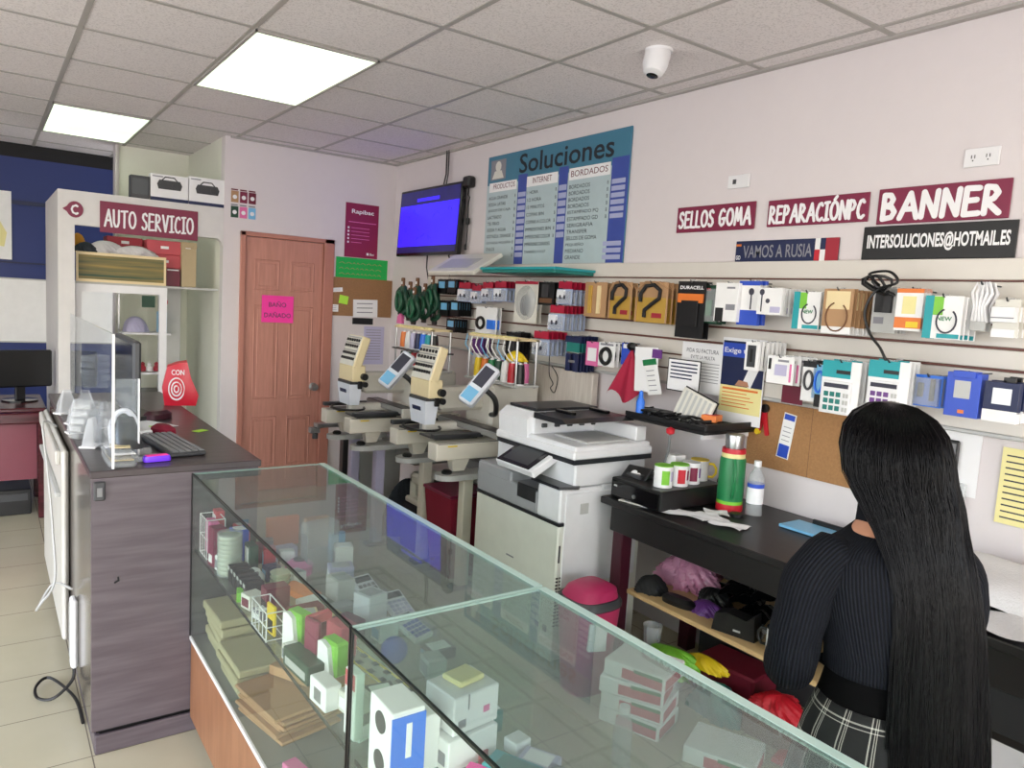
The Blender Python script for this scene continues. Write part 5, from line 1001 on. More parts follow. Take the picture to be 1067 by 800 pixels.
# cable dangling from the adapter
G('dangling_cable', MB().tube(cr([(2.72, 1.50, 1.80), (2.71, 1.54, 1.84), (2.70, 1.46, 1.85), (2.69, 1.42, 1.81), (2.70, 1.5, 1.78), (2.69, 1.53, 1.70), (2.69, 1.5, 1.62), (2.68, 1.45, 1.57), (2.68, 1.42, 1.52)]), .005, 6), 'black', 'black adapter cable dangling below the upper row', 'cable')
G('coiled_cable', MB().tube([(2.71+.01*math.sin(3*a), 1.50+.05*math.cos(a)+.015*math.sin(2.3*a), 1.80+.035*math.sin(a*1.1)) for a in [i*.45 for i in range(44)]], .0055, 6), 'black', 'black adapter cord bundled in loops over the grey box', 'cable')
G('dangling_wire', MB().tube(cr([(2.72, 3.45, 1.36), (2.72, 3.44, 1.25), (2.72, 3.40, 1.2), (2.72, 3.42, 1.17), (2.72, 3.38, 1.15), (2.72, 3.36, 1.24), (2.72, 3.42, 1.30)]), .003, 6), 'black', 'thin black earphone cord hanging below the lowest red pack', 'cable')
G('red_display_tag', MB(F_right(2.8, 1.92, 1.30)).box(0, 0, 0, .1, .075, .004), 'burgundy', 'burgundy display tag below the fanned memory cards', 'tag')
# green looped cords hanging at the slatwall end
M('strap_green', '17563a', .45)
gl = [p for p in PACKS if p[0] == 'green']
for i, (kind, X, ya, yb, za, zb, n) in enumerate(gl):
    s = T('green_strap', ['green looped strap at the outer end of the bunch by the television', 'green looped strap, second from the television side', 'green looped strap with brown tip in the middle of the bunch', 'green looped strap hanging behind the middle one', 'green looped strap next to the small black packs', 'green looped strap hanging lowest in the bunch', 'green looped strap touching the small black packs'][i], 'strap', (X, (ya+yb)/2, za)); f = F_right(X, yb, za); w, h = yb-ya, zb-za
    P(s, 'loop', MB(f).tube([(w*.5+w*.42*math.cos(a), h*.42+h*.36*math.sin(a), .012*math.sin(3*a)) for a in [2*PI*q/20 for q in range(20)]], .017, 8, closed=True).tube([(w*.5, h*.1, 0), (w*.45, h*.45, .02), (w*.5, h*.8, 0)], .016, 8), 'greendark', sharp=70)
    P(s, 'inner_loop', MB(f).tube([(w*.5+w*.25*math.cos(a), h*.4+h*.24*math.sin(a), .03) for a in [2*PI*q/16 for q in range(16)]], .014, 8, closed=True), 'strap_green')
    P(s, 'tip', MB(f).box(w*.4, h*.78, -.01, w*.6, h*1.02, .01, .004), 'brown'); P(s, 'tip_patch', MB(f).box(w*.44, h*.85, .01, w*.56, h*.92, .012), 'paper')
    P(s, 'tail', MB(f).box(w*.35, -h*.06, -.008, w*.7, h*.08, .012, .004), 'black')
G('pink_tag', MB(F_right(2.6, 5.19, 1.45)).prism([(0, 0), (.09, 0), (.08, .06), (.045, .075), (.01, .05)], 0, .02), 'pink', 'pink tag hanging under the green straps', 'tag')
# ------------------------------------------------------------------ copier
M('copier_white', 'e2e3e6', .32); M('copier_warm', 'dcded6', .35); M('copier_grey', '9b9da0', .4); M('copier_black', '24262a', .3)
s = T('photocopier', 'large white and grey photocopier between embroidery machines and dark desk', 'photocopier', (2.4, 2.82, 0))
cx0, cx1, cy0, cy1 = 2.09, 2.61, 2.503, 3.19
P(s, 'lower_cabinet', MB().box(cx0, cy0, .03, cx1, cy1, .672, .008), 'copier_warm')
P(s, 'seam', MB().box(cx0-.001, cy0-.001, .668, cx1-.01, cy1, .682), 'copier_black')
P(s, 'right_front_cover', MB().box(cx0, cy0, .682, cx0+.25, cy0+.17, .835, .008), 'copier_white')
P(s, 'left_front_cover', MB().box(cx0, cy0+.17, .682, cx1-.05, cy1, .79, .006).box(cx0, cy1-.3, .78, cx1-.05, cy1, .835, .008), 'copier_grey')
P(s, 'output_slot', MB().box(cx0-.002, cy0+.18, .73, cx0+.01, cy0+.33, .80, .003), 'steel_dark')
P(s, 'upper_body', MB().box(cx0+.25, cy0, .682, cx1, cy1-.02, .84, .004).box(cx0+.075, cy0, .84, cx1, cy1-.06, .95, .008), 'copier_white')
P(s, 'side_door', MB().box(cx0+.03, cy0-.006, .38, cx1-.03, cy0+.01, .815, .003), 'copier_white'); P(s, 'side_latch', MB().box(cx0+.115, cy0-.009, .715, cx0+.165, cy0-.004, .765, .004), 'lightgrey')
P(s, 'lower_side_door', MB().box(cx0+.09, cy0-.006, .06, cx1-.05, cy0+.01, .365, .003), 'copier_white'); P(s, 'lower_latch', MB().box(cx0+.11, cy0-.009, .34, cx0+.2, cy0-.005, .355, .002), 'grey')
P(s, 'hinge_slot', MB().box(cx0+.008, cy0-.002, .5, cx0+.018, cy0+.003, .58), 'darkgrey')
k = MB(); [k.box(cx0+.004+.018*b, cy0-.0015, .2+.016*i, cx0+.016+.018*b, cy0+.002, .207+.016*i) for i in range(15) for b in (0, 1)]; P(s, 'vents', k, 'darkgrey')
P(s, 'name_badge', MB().box(cx0-.0015, 2.83, .42, cx0+.001, 2.89, .427), 'print_grey'); P(s, 'energy_badge', MB().box(cx0-.0015, 2.54, .16, cx0+.001, 2.57, .19).box(cx0-.0015, 2.6, .165, cx0+.001, 2.63, .185), 'print_grey')
P(s, 'output_tray', MB().prism([(cx0-.004, cy0+.01), (cx0+.085, cy0-.02), (cx0+.10, cy0-.01), (cx0+.074, cy0+.01), (cx0+.074, cy0+.33), (cx0-.004, cy0+.22)], .836, .850), 'copier_black')
# panel
f = Matrix.Translation((2.085, 2.80, .885)) @ Matrix.Rotation(math.radians(-28), 4, 'Y')
P(s, 'control_panel', MB(f).box(-.05, -.16, 0, .14, .14, .04, .006), 'copier_white'); P(s, 'touch_screen', MB(f).box(-.045, -.13, .038, .115, .13, .0435, .002), 'blackgloss'); P(s, 'screen_glow', MB(f).box(-.025, -.10, .043, .095, .1, .0445), 'steel_dark')
# scanner and feeder
P(s, 'scanner', MB().box(cx0+.045, cy0-.02, .97, cx1+.02, cy1-.08, 1.01, .008), 'copier_white'); P(s, 'scanner_seam', MB().box(cx0+.05, cy0-.018, .95, cx1+.015, cy1-.09, .972), 'copier_black')
P(s, 'feeder_head', MB().prism([(cx0+.05, 1.01), (cx0+.045, 1.10), (cx0+.09, 1.135), (cx1, 1.135), (cx1+.02, 1.01)], cy1-.34, cy1-.1, 'xz'), 'copier_white')
P(s, 'feeder_bed', MB().box(cx0+.06, cy0-.01, 1.005, cx1+.01, cy1-.33, 1.03, .006).box(cx1-.06, cy0+.02, 1.03, cx1+.01, cy1-.33, 1.1, .005).box(cx0+.08, cy1-.36, 1.03, cx1, cy1-.33, 1.11), 'copier_white')
P(s, 'feeder_tray', MB().prism([(cy1-.36, 1.11), (cy1-.36, 1.137), (cy0+.12, 1.135), (cy0+.08, 1.12), (cy0+.12, 1.11)], cx0+.07, cx1-.02, 'yz').box(cx0+.1, cy1-.34, 1.136, cx1-.02, cy1-.11, 1.15, .004), 'copier_black'); P(s, 'paper_guide', MB().box(cx0+.2, cy0+.2, 1.13, cx0+.23, cy0+.33, 1.15, .003).box(cx0+.42, cy0+.2, 1.13, cx0+.45, cy0+.33, 1.15, .003), 'blackgloss')
P(s, 'feeder_paper_tray', MB().box(cx0+.15, cy0+.02, 1.03, cx1-.1, cy0+.26, 1.042, .004), 'lightgrey'); [P(s, 'roller', MB().box(cx0+.12+.08*i, cy1-.372, 1.06, cx0+.15+.08*i, cy1-.355, 1.08, .003), 'darkgrey') for i in range(5)]
for (x, y) in ((cx0+.06, cy0+.06), (cx1-.06, cy0+.06), (cx0+.06, cy1-.06), (cx1-.06, cy1-.06)): P(s, 'caster', MB().lathe([(0, -.012), (.017, -.012), (.017, .012), (0, .012)], (x, y, .017), 14, 'x'), 'black')
G('pen_and_wipe', MB().tube([(2.16, 2.95, .845), (2.2, 2.85, .85), (2.22, 2.9, .848), (2.17, 2.88, .846)], .007, 6), 'black', 'small black coiled cord on the grey copier ledge', 'cable')

# ------------------------------------------------------------------ embroidery machines
M('mach_white', 'd9d5cb', .4); M('mach_beige', 'dcd6c8', .42); M('mach_grey', '8d8c88', .4); M('frame_dark', '4d4b4b', .35, metal=.4); M('mach_cream', 'e2d2a8', .4); M('panel_white', 'dfe4ee', .35)
def embroidery(y, xh, label, beams, panel=True):
    s = T('embroidery_machine', label, 'embroidery machine', (xh+.35, y, 0))
    # stand: columns, oval plates, boxed beams with tapered feet
    for yb in beams:
        P(s, 'leg', MB().box(xh+.10, yb-.03, 0, xh+.165, yb+.03, .655, .006), 'lavender' if label.startswith('far') else 'mach_beige')
        pl = [(xh+.02+.09*math.cos(a), yb+.07*math.sin(a)) for a in [PI/2+PI*i/10 for i in range(11)]]+[(xh+.34, yb-.07), (xh+.34, yb+.07)]
        P(s, 'oval_plate', MB().prism(pl, .655, .685), 'lightgrey'); P(s, 'foot_pad', MB().lathe([(0, 0), (.028, 0), (.03, .012), (.02, .022), (0, .024)], (xh+.0, yb, .685), 16), 'black')
        P(s, 'tapered_support', MB().add([(xh+.01, yb-.035, .78), (xh+.13, yb-.035, .78), (xh+.13, yb+.035, .78), (xh+.01, yb+.035, .78), (xh+.03, yb-.022, .70), (xh+.10, yb-.022, .70), (xh+.10, yb+.022, .70), (xh+.03, yb+.022, .70)], [(0, 1, 2, 3), (7, 6, 5, 4), (0, 4, 5, 1), (1, 5, 6, 2), (2, 6, 7, 3), (3, 7, 4, 0)]), 'mach_beige')
        P(s, 'beam', MB().box(xh-.10, yb-.05, .77, xh+.72, yb+.05, .865, .005), 'mach_beige'); P(s, 'beam_label', MB().box(xh-.03, yb-.0515, .845, xh+.03, yb-.049, .853), 'yellow'); P(s, 'beam_seam', MB().box(xh-.09, yb-.0512, .862, xh+.7, yb-.0495, .865), 'darkgrey')
    P(s, 'base_frame', MB().box(xh+.34, beams[0], .62, xh+.42, beams[-1], .68, .005).box(xh+.42, beams[0]+.05, .5, xh+.70, beams[-1]-.05, .77, .01), 'mach_grey')
    for yb in beams: P(s, 'foot', MB().box(xh+.06, yb-.04, 0, xh+.21, yb+.04, .025, .008), 'darkgrey')
    P(s, 'body', MB().box(xh+.36, y-.15, .86, xh+.72, y+.14, 1.16, .02).box(xh+.07, y-.06, 1.0, xh+.4, y+.06, 1.14, .02), 'mach_white')
    P(s, 'lower_arm', MB().box(xh-.02, y-.035, .875, xh+.4, y+.035, .93, .01), 'mach_white')
    # pantograph
    RL = .52 if y < 4 else .36
    P(s, 'pantograph_rail', MB().box(xh+.20, y-RL, .90, xh+.29, y+.20, .935, .004), 'mach_grey'); P(s, 'rail_top', MB().box(xh+.205, y-RL+.01, .934, xh+.285, y+.19, .94, .002), 'frame_dark')
    P(s, 'rail_end', MB().box(xh+.19, y-RL-.03, .88, xh+.31, y-RL, .94, .004), 'offwhite')
    P(s, 'hoop_table', MB().box(xh-.06, y-.24, .868, xh+.22, y-.05, .88, .003).box(xh-.06, y+.06, .868, xh+.22, y+.21, .88, .003), 'frame_dark')
    P(s, 'hoop_arm', MB().box(xh-.1, y-.30, .885, xh+.22, y-.25, .91, .004).box(xh-.1, y+.21, .885, xh+.22, y+.25, .91, .004), 'steel_dark')
    P(s, 'hoop_ring', MB().tube([(xh-.02+.1*math.cos(a), y+.14*math.sin(a), .905) for a in [2*PI*i/28 for i in range(28)]], .007, 6, closed=True), 'black')
    # head
    f = Matrix.Translation((xh, y, 0))
    P(s, 'needle_case', MB(f).box(-.045, -.115, 1.085, .045, .115, 1.19, .006), 'mach_cream', 'cream needle case')
    f2 = Matrix.Translation((xh-.045, y, 1.185)) @ Matrix.Rotation(math.radians(18), 4, 'Y')
    P(s, 'tension_panel', MB(f2).box(0, -.115, 0, .06, .115, .21, .008), 'mach_cream', 'cream tension panel leaning back'); P(s, 'panel_face', MB(f2).box(-.003, -.108, .005, .002, .108, .205), 'offwhite')
    k = MB(f2)
    for r_, nn in ((.04, 7), (.075, 7), (.125, 6), (.165, 6)):
        for i in range(nn): k.box(-.012, -.098+.18/(nn-1)*i, r_, .0, -.082+.18/(nn-1)*i, r_+.018, .002)
    P(s, 'tension_knob_rows', k, 'black'); k = MB(f2); [k.box(-.006, -.105, r_, .0, .105, r_+.006) for r_ in (.10, .15, .19)]; P(s, 'thread_guides', k, 'steel')
    P(s, 'needle_guard', MB(f).box(-.055, -.105, 1.068, .03, .105, 1.086, .003), 'darkgrey')
    P(s, 'lower_cover', MB(f).add([(-.06, -.10, 1.068), (.03, -.10, 1.068), (.03, .10, 1.068), (-.06, .10, 1.068), (-.045, -.085, .93), (.02, -.085, .93), (.02, .085, .93), (-.045, .085, .93)], [(0, 1, 2, 3), (7, 6, 5, 4), (0, 4, 5, 1), (1, 5, 6, 2), (2, 6, 7, 3), (3, 7, 4, 0)]), 'panel_white', 'white lower head cover')
    P(s, 'logo', MB(f @ Matrix.Translation((-.0585, .0, 1.02)) @ Matrix.Rotation(math.radians(-8), 4, 'Y')).box(-.002, -.05, -.012, .0, .05, .012), 'navy')
    P(s, 'needle_bar', MB(f).tube([(-.02, 0, .94), (-.02, 0, .9), (-.02, 0, .885)], [.006, .005, .001], 8), 'steel')
    P(s, 'drive_knob', MB().lathe([(0, 0), (.022, 0), (.022, -.03), (.0, -.03)][::-1], (xh+.03, y-.115, 1.12), 18, 'y').lathe([(0, 0), (.018, 0), (.018, -.03), (.0, -.03)][::-1], (xh+.035, y-.115, 1.07), 18, 'y').box(xh-.01, y-.13, 1.04, xh+.02, y-.115, 1.09, .004), 'black')
    P(s, 'handwheel', MB().lathe([(0, 0), (.03, 0), (.034, -.012), (.03, -.025), (0, -.028)][::-1], (xh+.22, y-.06, 1.09), 22, 'y'), 'black')
    if panel:
        nz = Vector((-.62, -.60, .50)).normalized(); uz = Vector((.72, -.05, .8)); uz = (uz-nz*uz.dot(nz)).normalized(); rz_ = uz.cross(nz)
        o3 = Vector((xh+.12, y-.28, 1.13)); f3 = Matrix(((rz_.x, uz.x, nz.x, o3.x), (rz_.y, uz.y, nz.y, o3.y), (rz_.z, uz.z, nz.z, o3.z), (0, 0, 0, 1)))
        P(s, 'control_panel', MB(f3).box(-.05, -.05, -.06, .05, .22, 0, .012), 'panel_white', 'pale control panel on an arm'); P(s, 'panel_screen', MB(f3).box(-.034, .07, -.001, .034, .195, .003), 'print_dark'); P(s, 'panel_keys', MB(f3).box(-.036, -.035, -.001, .036, .045, .003), 'skyblue')
        P(s, 'panel_arm', MB().tube(cr([(xh+.20, y-.25, 1.18), (xh+.30, y-.27, 1.10), (xh+.36, y-.20, 1.0), (xh+.38, y-.10, .98)]), .016, 10), 'steel_dark')
    # thread stand
    xs0, xs1, ys0, ys1 = xh+.42, xh+.56, y-.30, y+.22
    for (a, b) in ((xs0, ys0), (xs1, ys0), (xs0, ys1), (xs1, ys1)): P(s, 'thread_stand_post', MB().tube([(a, b, 1.16), (a, b, 1.44)], .007, 8), 'steel')
    pass; P(s, 'thread_guide_bar', MB().box(xs0-.01, ys0-.01, 1.435, xs0+.015, ys1+.01, 1.45, .002).box(xs1-.015, ys0-.01, 1.435, xs1+.01, ys1+.01, 1.45, .002).box(xs0-.01, ys0-.01, 1.437, xs1+.01, ys0+.005, 1.447).box(xs0-.01, ys1-.005, 1.437, xs1+.01, ys1+.01, 1.447), 'cream')
    P(s, 'thread_shelf', MB().box(xs0-.02, ys0-.02, 1.165, xs1+.02, ys1+.02, 1.178, .003), 'lightgrey')
    if y > 4: P(s, 'upper_thread_shelf', MB().box(xs0-.02, ys0-.02, 1.285, xs1+.02, ys1+.02, 1.295), 'darkgrey')
    [P(s, 'guide_eyelet', MB().box(xs0-.013, ys0+.03+.045*i, 1.449, xs0+.018, ys0+.045+.045*i, 1.457), 'paleyellow') for i in range(11)]
    return s
embroidery(3.80, 2.10, 'near embroidery machine with pale control panel, beside the photocopier', (3.52, 4.00))
embroidery(4.60, 1.98, 'far embroidery machine standing near the brown door', (4.42, 4.82))
def cone(x, y, z, m_, label, h=.13, r=.03, group=None):
    key = 'cone_'+m_
    s = T('thread_cone', label, 'thread cone', (x, y, z), group)
    P(s, 'thread', MB().lathe([(0, .006), (r, .006), (r*.97, h*.5), (r*.78, h*.93), (0, h*.93)], n=16), m_, local=True); P(s, 'cone_core', MB().lathe([(0, 0), (r*1.02, 0), (r*1.02, .006), (0, .006)]).lathe([(0, h*.92), (r*.45, h*.92), (r*.35, h), (0, h)]), 'paper', local=True); return s
near = [('yellow', 'mustard yellow'), ('orange', 'orange'), ('green', 'mid green'), ('greendark', 'dark green'), ('white_card', 'white'), ('red', 'red'), ('black', 'black')]
for i, (m_, c) in enumerate(near): cone(2.56, 3.965-.075*i, 1.179, m_, c+' thread cone in the front row on the near machine rack')
for i, (m_, c) in enumerate([('navy', 'navy'), ('tealdark', 'deep teal'), ('purple', 'purple'), ('gold', 'gold'), ('bluebright', 'bright blue'), ('pink', 'pink')]): cone(2.63, 3.96-.08*i, 1.179, m_, c+' thread cone in the rear row on the near machine rack', r=.026)
for i, (m_, c) in enumerate([('greendark', 'blackish green'), ('green', 'grass green'), ('red', 'bright red'), ('white_card', 'plain white'), ('brown', 'brown'), ('navy', 'deep navy')]): cone(2.44, 4.765-.08*i, 1.179, m_, c+' thread cone on the lower shelf of the far machine rack', .10)
for i, (m_, c) in enumerate([('orange', 'amber'), ('white_card', 'snow white'), ('lavender', 'pale grey'), ('navy', 'ink blue'), ('bluebright', 'sky blue'), ('teal', 'turquoise'), ('black', 'jet black')]): cone(2.44, 4.77-.072*i, 1.296, m_, c+' thread cone on the dark upper shelf of the far machine rack', .12)
s = T('yellow_bag', 'crumpled yellow plastic bag lying on the near thread rack', 'bag', (2.6, 3.55, 1.31))
cloth_heap('yellow_wrapper', 2.60, 3.62, 1.312, .045, .08, .06, 'yellow', 'crumpled yellow wrapper lying on the thread cones', 'wrapper', 6); bpy.data.objects.remove(s)
for i in range(9): G('hanging_thread', MB().tube([(2.52, 4.05-.06*i, 1.445), (2.5, 4.04-.06*i, 1.38), (2.53, 4.03-.06*i, 1.33), (2.55, 4.02-.06*i, 1.31)], .004, 5), 'white_card' if i % 3 else 'skyblue', ('white thread tail looping down from the near rack' if i % 3 else 'pale blue thread tail looping down from the near rack'), 'thread', 'white thread tails' if i % 3 else 'blue thread tails')
wood('pale_panel', 'c8beb4', 'd8d0c6', scale=(2, 14, 1.5), rough=.45)
G('pale_wood_panel', MB().box(2.86, 3.21, 0, 2.905, 4.0, 1.28, .004), 'pale_panel', 'pale wood-grain board standing against the wall right of the machines', 'panel')
# things below the machines
s = T('burgundy_bin', 'burgundy square bin on the floor under the near machine', 'bin', (2.33, 3.78, 0)); P(s, 'bin_body', MB().add([(2.24, 3.66, 0), (2.44, 3.66, 0), (2.44, 3.9, 0), (2.24, 3.9, 0), (2.2, 3.62, .5), (2.48, 3.62, .5), (2.48, 3.94, .5), (2.2, 3.94, .5)], [(3, 2, 1, 0), (4, 5, 6, 7), (0, 1, 5, 4), (1, 2, 6, 5), (2, 3, 7, 6), (3, 0, 4, 7)]), 'fabric_red'); P(s, 'rim', MB().box(2.19, 3.61, .5, 2.49, 3.95, .52, .006), 'maroon')
s = T('storage_tub', 'translucent tub with green lid under the near machine', 'tub', (2.33, 3.38, 0)); P(s, 'tub_body', MB().box(2.335, 3.26, .12, 2.56, 3.5, .42, .02), 'frost'); P(s, 'lid', MB().box(2.325, 3.24, .42, 2.57, 3.52, .47, .012), 'green'); P(s, 'support_box', MB().box(2.335, 3.26, 0, 2.56, 3.5, .12, .01), 'darkgrey'); P(s, 'label', MB().box(2.3335, 3.3, .2, 2.337, 3.4, .34), 'maroon')
s = T('small_sewing_machine', 'small white sewing machine stored on a dark box under the machines', 'sewing machine', (2.42, 4.0, .3)); P(s, 'arm', MB().box(2.3, 4.1, .42, 2.5, 4.34, .50, .02), 'mach_white'); P(s, 'head', MB().box(2.3, 4.28, .3, 2.5, 4.34, .5, .02), 'mach_white'); P(s, 'bed', MB().box(2.28, 4.08, .3, 2.52, 4.35, .34, .01), 'mach_white'); P(s, 'wheel', MB().lathe([(0, 0), (.05, 0), (.05, .02), (0, .02)], (2.4, 4.09, .46), 20, 'y'), 'black')
G('dark_storage_box', MB().box(2.26, 4.06, 0, 2.58, 4.36, .298, .01), 'blackmatte', 'black storage box under the small sewing machine', 'box')
G('grey_storage_box', MB().box(2.63, 4.06, .0, 2.85, 4.36, .42, .01), 'grey', 'mid grey storage box at the back under the machines', 'box')
G('pale_storage_box', MB().box(2.2, 4.95, 0, 2.55, 5.3, .6, .01), 'lightgrey', 'pale grey carton standing near the brown door', 'box')
cloth_heap('black_bag', 2.42, 4.60, 0, .16, .12, .38, 'fabric_dark', 'slumped dark bag on the floor below the far machine', 'bag', 12)
s = T('machine_clamp', 'steel clamp arm poking out beside the door knob', 'clamp', (1.95, 5.05, .7)); P(s, 'arm', MB().box(1.9, 4.98, .70, 2.15, 5.06, .73, .004).box(1.86, 5.0, .66, 1.93, 5.05, .7, .004), 'steel'); P(s, 'post', MB().box(2.1, 4.99, 0, 2.14, 5.05, .7), 'steel_dark'); P(s, 'clamp_head', MB().lathe([(0, 0), (.02, 0), (.02, .08), (0, .08)], (1.9, 5.02, .62), 14), 'steel_dark')

# ------------------------------------------------------------------ desk on the right
wood('desk_dark', '100e10', '1a1718', scale=(9, 1.2, 1), rough=.4)
s = T('work_desk', 'long near-black wooden desk against the right wall', 'desk', (2.6, 1.3, 0))
P(s, 'desk_top', MB().box(2.285, .2, .775, 2.915, 2.455, .805, .004), 'desk_dark'); P(s, 'front_apron', MB().box(2.305, .25, .66, 2.325, 2.40, .775, .002), 'desk_dark'); P(s, 'end_apron', MB().box(2.325, 2.38, .66, 2.88, 2.40, .775, .002), 'desk_dark')
for (x, y) in ((2.34, 2.35), (2.84, 2.35), (2.34, .3), (2.84, .3)): P(s, 'leg', MB().box(x-.032, y-.032, 0, x+.032, y+.032, .775, .004), 'maroon_dark')
P(s, 'under_desk_shadow', MB().box(2.33, .35, .50, 2.88, 1.2, .77, .004), 'desk_dark'); P(s, 'drawer_front', MB().box(2.315, .38, .53, 2.332, 1.17, .70, .004), 'blackmatte')  # dark box and drawer face stand in for the shadow below the desk
s = T('low_shelf', 'pale wood shelf board under the dark desk', 'shelf', (2.6, 1.9, .38)); P(s, 'board', MB().box(2.35, 1.3, .385, 2.88, 2.31, .405, .003), 'blondwood')
P(s, 'support', MB().box(2.86, 1.32, 0, 2.875, 2.29, .385), 'darkgrey')
# on the desk
s = T('cash_drawer', 'flat black cash drawer with white knob on the desk end', 'cash drawer', (2.55, 2.32, .806)); P(s, 'case_body', MB().box(2.33, 2.13, .806, 2.74, 2.44, .895, .006), 'black'); P(s, 'drawer_front', MB().box(2.322, 2.14, .812, 2.331, 2.43, .885, .003), 'blackgloss'); P(s, 'emblem', MB(F_right(2.3215, 2.41, .86)).box(0, 0, 0, .02, .008, .001), 'lightgrey')
P(s, 'lock', MB().lathe([(0, 0), (.009, 0), (.009, -.006), (0, -.006)][::-1], (2.322, 2.28, .84), 12, 'x'), 'steel')
s = T('framed_photo', 'small photo frame with white flower lying on the cash drawer', 'photo frame', (2.45, 2.42, .896)); f = Matrix.Translation((2.43, 2.38, .905)) @ Matrix.Rotation(.25, 4, 'Z') @ Matrix.Rotation(math.radians(-35), 4, 'Y')
P(s, 'frame', MB(f).box(-.05, -.065, 0, .05, .065, .012, .003), 'steel_dark'); P(s, 'photo', MB(f).box(-.04, -.055, .012, .04, .055, .0135), 'black'); P(s, 'white_flower', MB(f).lathe([(0, 0), (.016, 0), (.016, .002), (0, .002)], (.0, .01, .0135), 9).lathe([(0, 0), (.014, 0), (.014, .002), (0, .002)], (-.01, -.014, .0135), 9), 'paper'); P(s, 'prop_box', MB().box(2.40, 2.33, .896, 2.5, 2.42, .915, .003), 'darkgrey')
def mug(x, y, z, rz, label, art, art2, inner='white_plastic', k=1.0, body='white_plastic'):
    s = T('mug', label, 'mug', (x, y, z), None, rz); r, h = .041*k, .095*k
    P(s, 'body', MB().lathe([(0, 0), (r, 0), (r, h), (r*.93, h), (r*.93, .008), (0, .008)], n=32), body, local=True)
    P(s, 'handle', MB().tube([(r*.95, 0, h*.82), (r+.02, 0, h*.84), (r+.033, 0, h*.65), (r+.033, 0, h*.4), (r+.02, 0, h*.2), (r*.95, 0, h*.2)], .006, 8), inner, local=True); P(s, 'rim', MB().lathe([(r*.93, h-.003), (r*1.01, h-.003), (r*1.01, h+.001), (r*.93, h+.001)], n=32), inner, local=True)
    def arc(a0, a1, z0, z1, m_, nm):
        n = 8; vs = [((r+.0008)*math.cos(a0+(a1-a0)*i/n), (r+.0008)*math.sin(a0+(a1-a0)*i/n), zz) for zz in (z0, z1) for i in range(n+1)]
        P(s, nm, MB().add(vs, [(i, i+1, n+2+i, n+1+i) for i in range(n)], True), m_, local=True)
    arc(PI-.5, PI+.35, h*.15, h*.8, art, 'print'); arc(PI+.55, PI+1.1, h*.3, h*.75, art2, 'print'); return s
mug(2.42, 2.21, .8955, 1.1, 'white mug with green rim and pale green picture, leftmost on the cash drawer', 'lime', 'lavender', 'lime')
mug(2.51, 2.20, .8955, 1.1, 'mug with red photo print second in the row on the cash drawer', 'red', 'maroon', 'lime')
mug(2.60, 2.21, .8955, 1.1, 'white mug with maroon emblem third in the row on the cash drawer', 'maroon', 'purple')
mug(2.69, 2.24, .8955, -1.0, 'white mug with yellow handle last in the row on the cash drawer', 'paleyellow', 'yellow', 'yellow')
s = T('small_cream_box', 'small white carton standing behind the mugs', 'box', (2.62, 2.33, .896)); P(s, 'carton_body', MB().box(2.59, 2.3, .896, 2.66, 2.36, 1.0, .002), 'white_card')
s = T('red_tape_dispenser', 'dark red tape dispenser at the right end of the cash drawer', 'dispenser', (2.80, 2.2, .806)); P(s, 'body', MB().loft([(2.80, 2.2, .806, .05, .035), (2.80, 2.2, .85, .045, .03), (2.81, 2.2, .885, .02, .02)], 20), 'maroon_dark'); P(s, 'tape_roll', MB().lathe([(.012, -.01), (.026, -.01), (.026, .01), (.012, .01)], (2.81, 2.2, .885), 20, 'y'), 'black')
s = T('thermos_flask', 'dark green and red thermos flask with steel cup on the desk', 'thermos', (2.68, 2.05, .806))
c = (2.68, 2.05, .806); r = .056
P(s, 'base_ring', MB().lathe([(0, 0), (r*1.02, 0), (r*1.05, .012), (r*1.02, .03), (0, .03)], c, 32), 'red'); P(s, 'lower_band', MB().lathe([(r, .03), (r, .045), (0, .045)], c, 32), 'lime'); P(s, 'body', MB().lathe([(r, .045), (r*1.01, .06), (r*.99, .225), (r*.93, .235), (0, .236)], c, 32), 'green'); P(s, 'upper_band', MB().lathe([(r*.9, .235), (r*.88, .255), (0, .256)], c, 32), 'paleyellow'); P(s, 'collar', MB().lathe([(r*.93, .255), (r*.9, .275), (0, .276)], c, 32), 'red'); P(s, 'cup', MB().lathe([(r*.68, .275), (r*.74, .33), (r*.7, .336), (0, .337)], c, 32), 'steel')
P(s, 'handle', MB().tube([(2.64, 2.01, 1.04), (2.625, 1.99, 1.0), (2.62, 1.985, .93), (2.635, 2.005, .87)], .007, 8), 'green')
s = T('water_bottle', 'clear plastic bottle with blue and white label beside the thermos', 'bottle', (2.72, 1.95, .806)); c = (2.72, 1.95, .806); r = .035
P(s, 'bottle_body', MB().lathe([(0, 0), (r, .0), (r, .15), (r*.85, .175), (r*.4, .2), (r*.38, .215)], c, 28), 'haze_clear'); P(s, 'label', MB().lathe([(r+.0006, .05), (r+.0006, .135)], c, 28), 'paper'); P(s, 'label_band', MB().lathe([(r+.001, .12), (r+.001, .137)], c, 28), 'blue'); P(s, 'cap', MB().lathe([(0, .21), (r*.45, .21), (r*.45, .235), (0, .236)], c, 20), 'white_plastic')
for (x, y, w, l, rz, lab) in ((2.42, 2.08, .11, .2, .35, 'white printed sheet nearest the cash drawer'), (2.48, 1.99, .12, .14, -.5, 'crumpled white receipt in front of the thermos'), (2.47, 1.88, .1, .15, .15, 'white torn sheet lying nearest the desk front edge'), (2.56, 2.02, .1, .1, .8, 'small white slip partly under the thermos')):
    s = T('loose_paper', lab, 'paper', (x, y, .807)); P(s, 'sheet', MB(F_top(x, y, .807+.001*abs(rz), rz)).grid(lambda u, v, w=w, l=l: ((u-.5)*w+.01*math.sin(v*7), (v-.5)*l, .004+.003*math.sin(u*9+v*5)), 10, 10), 'paper', sharp=80)
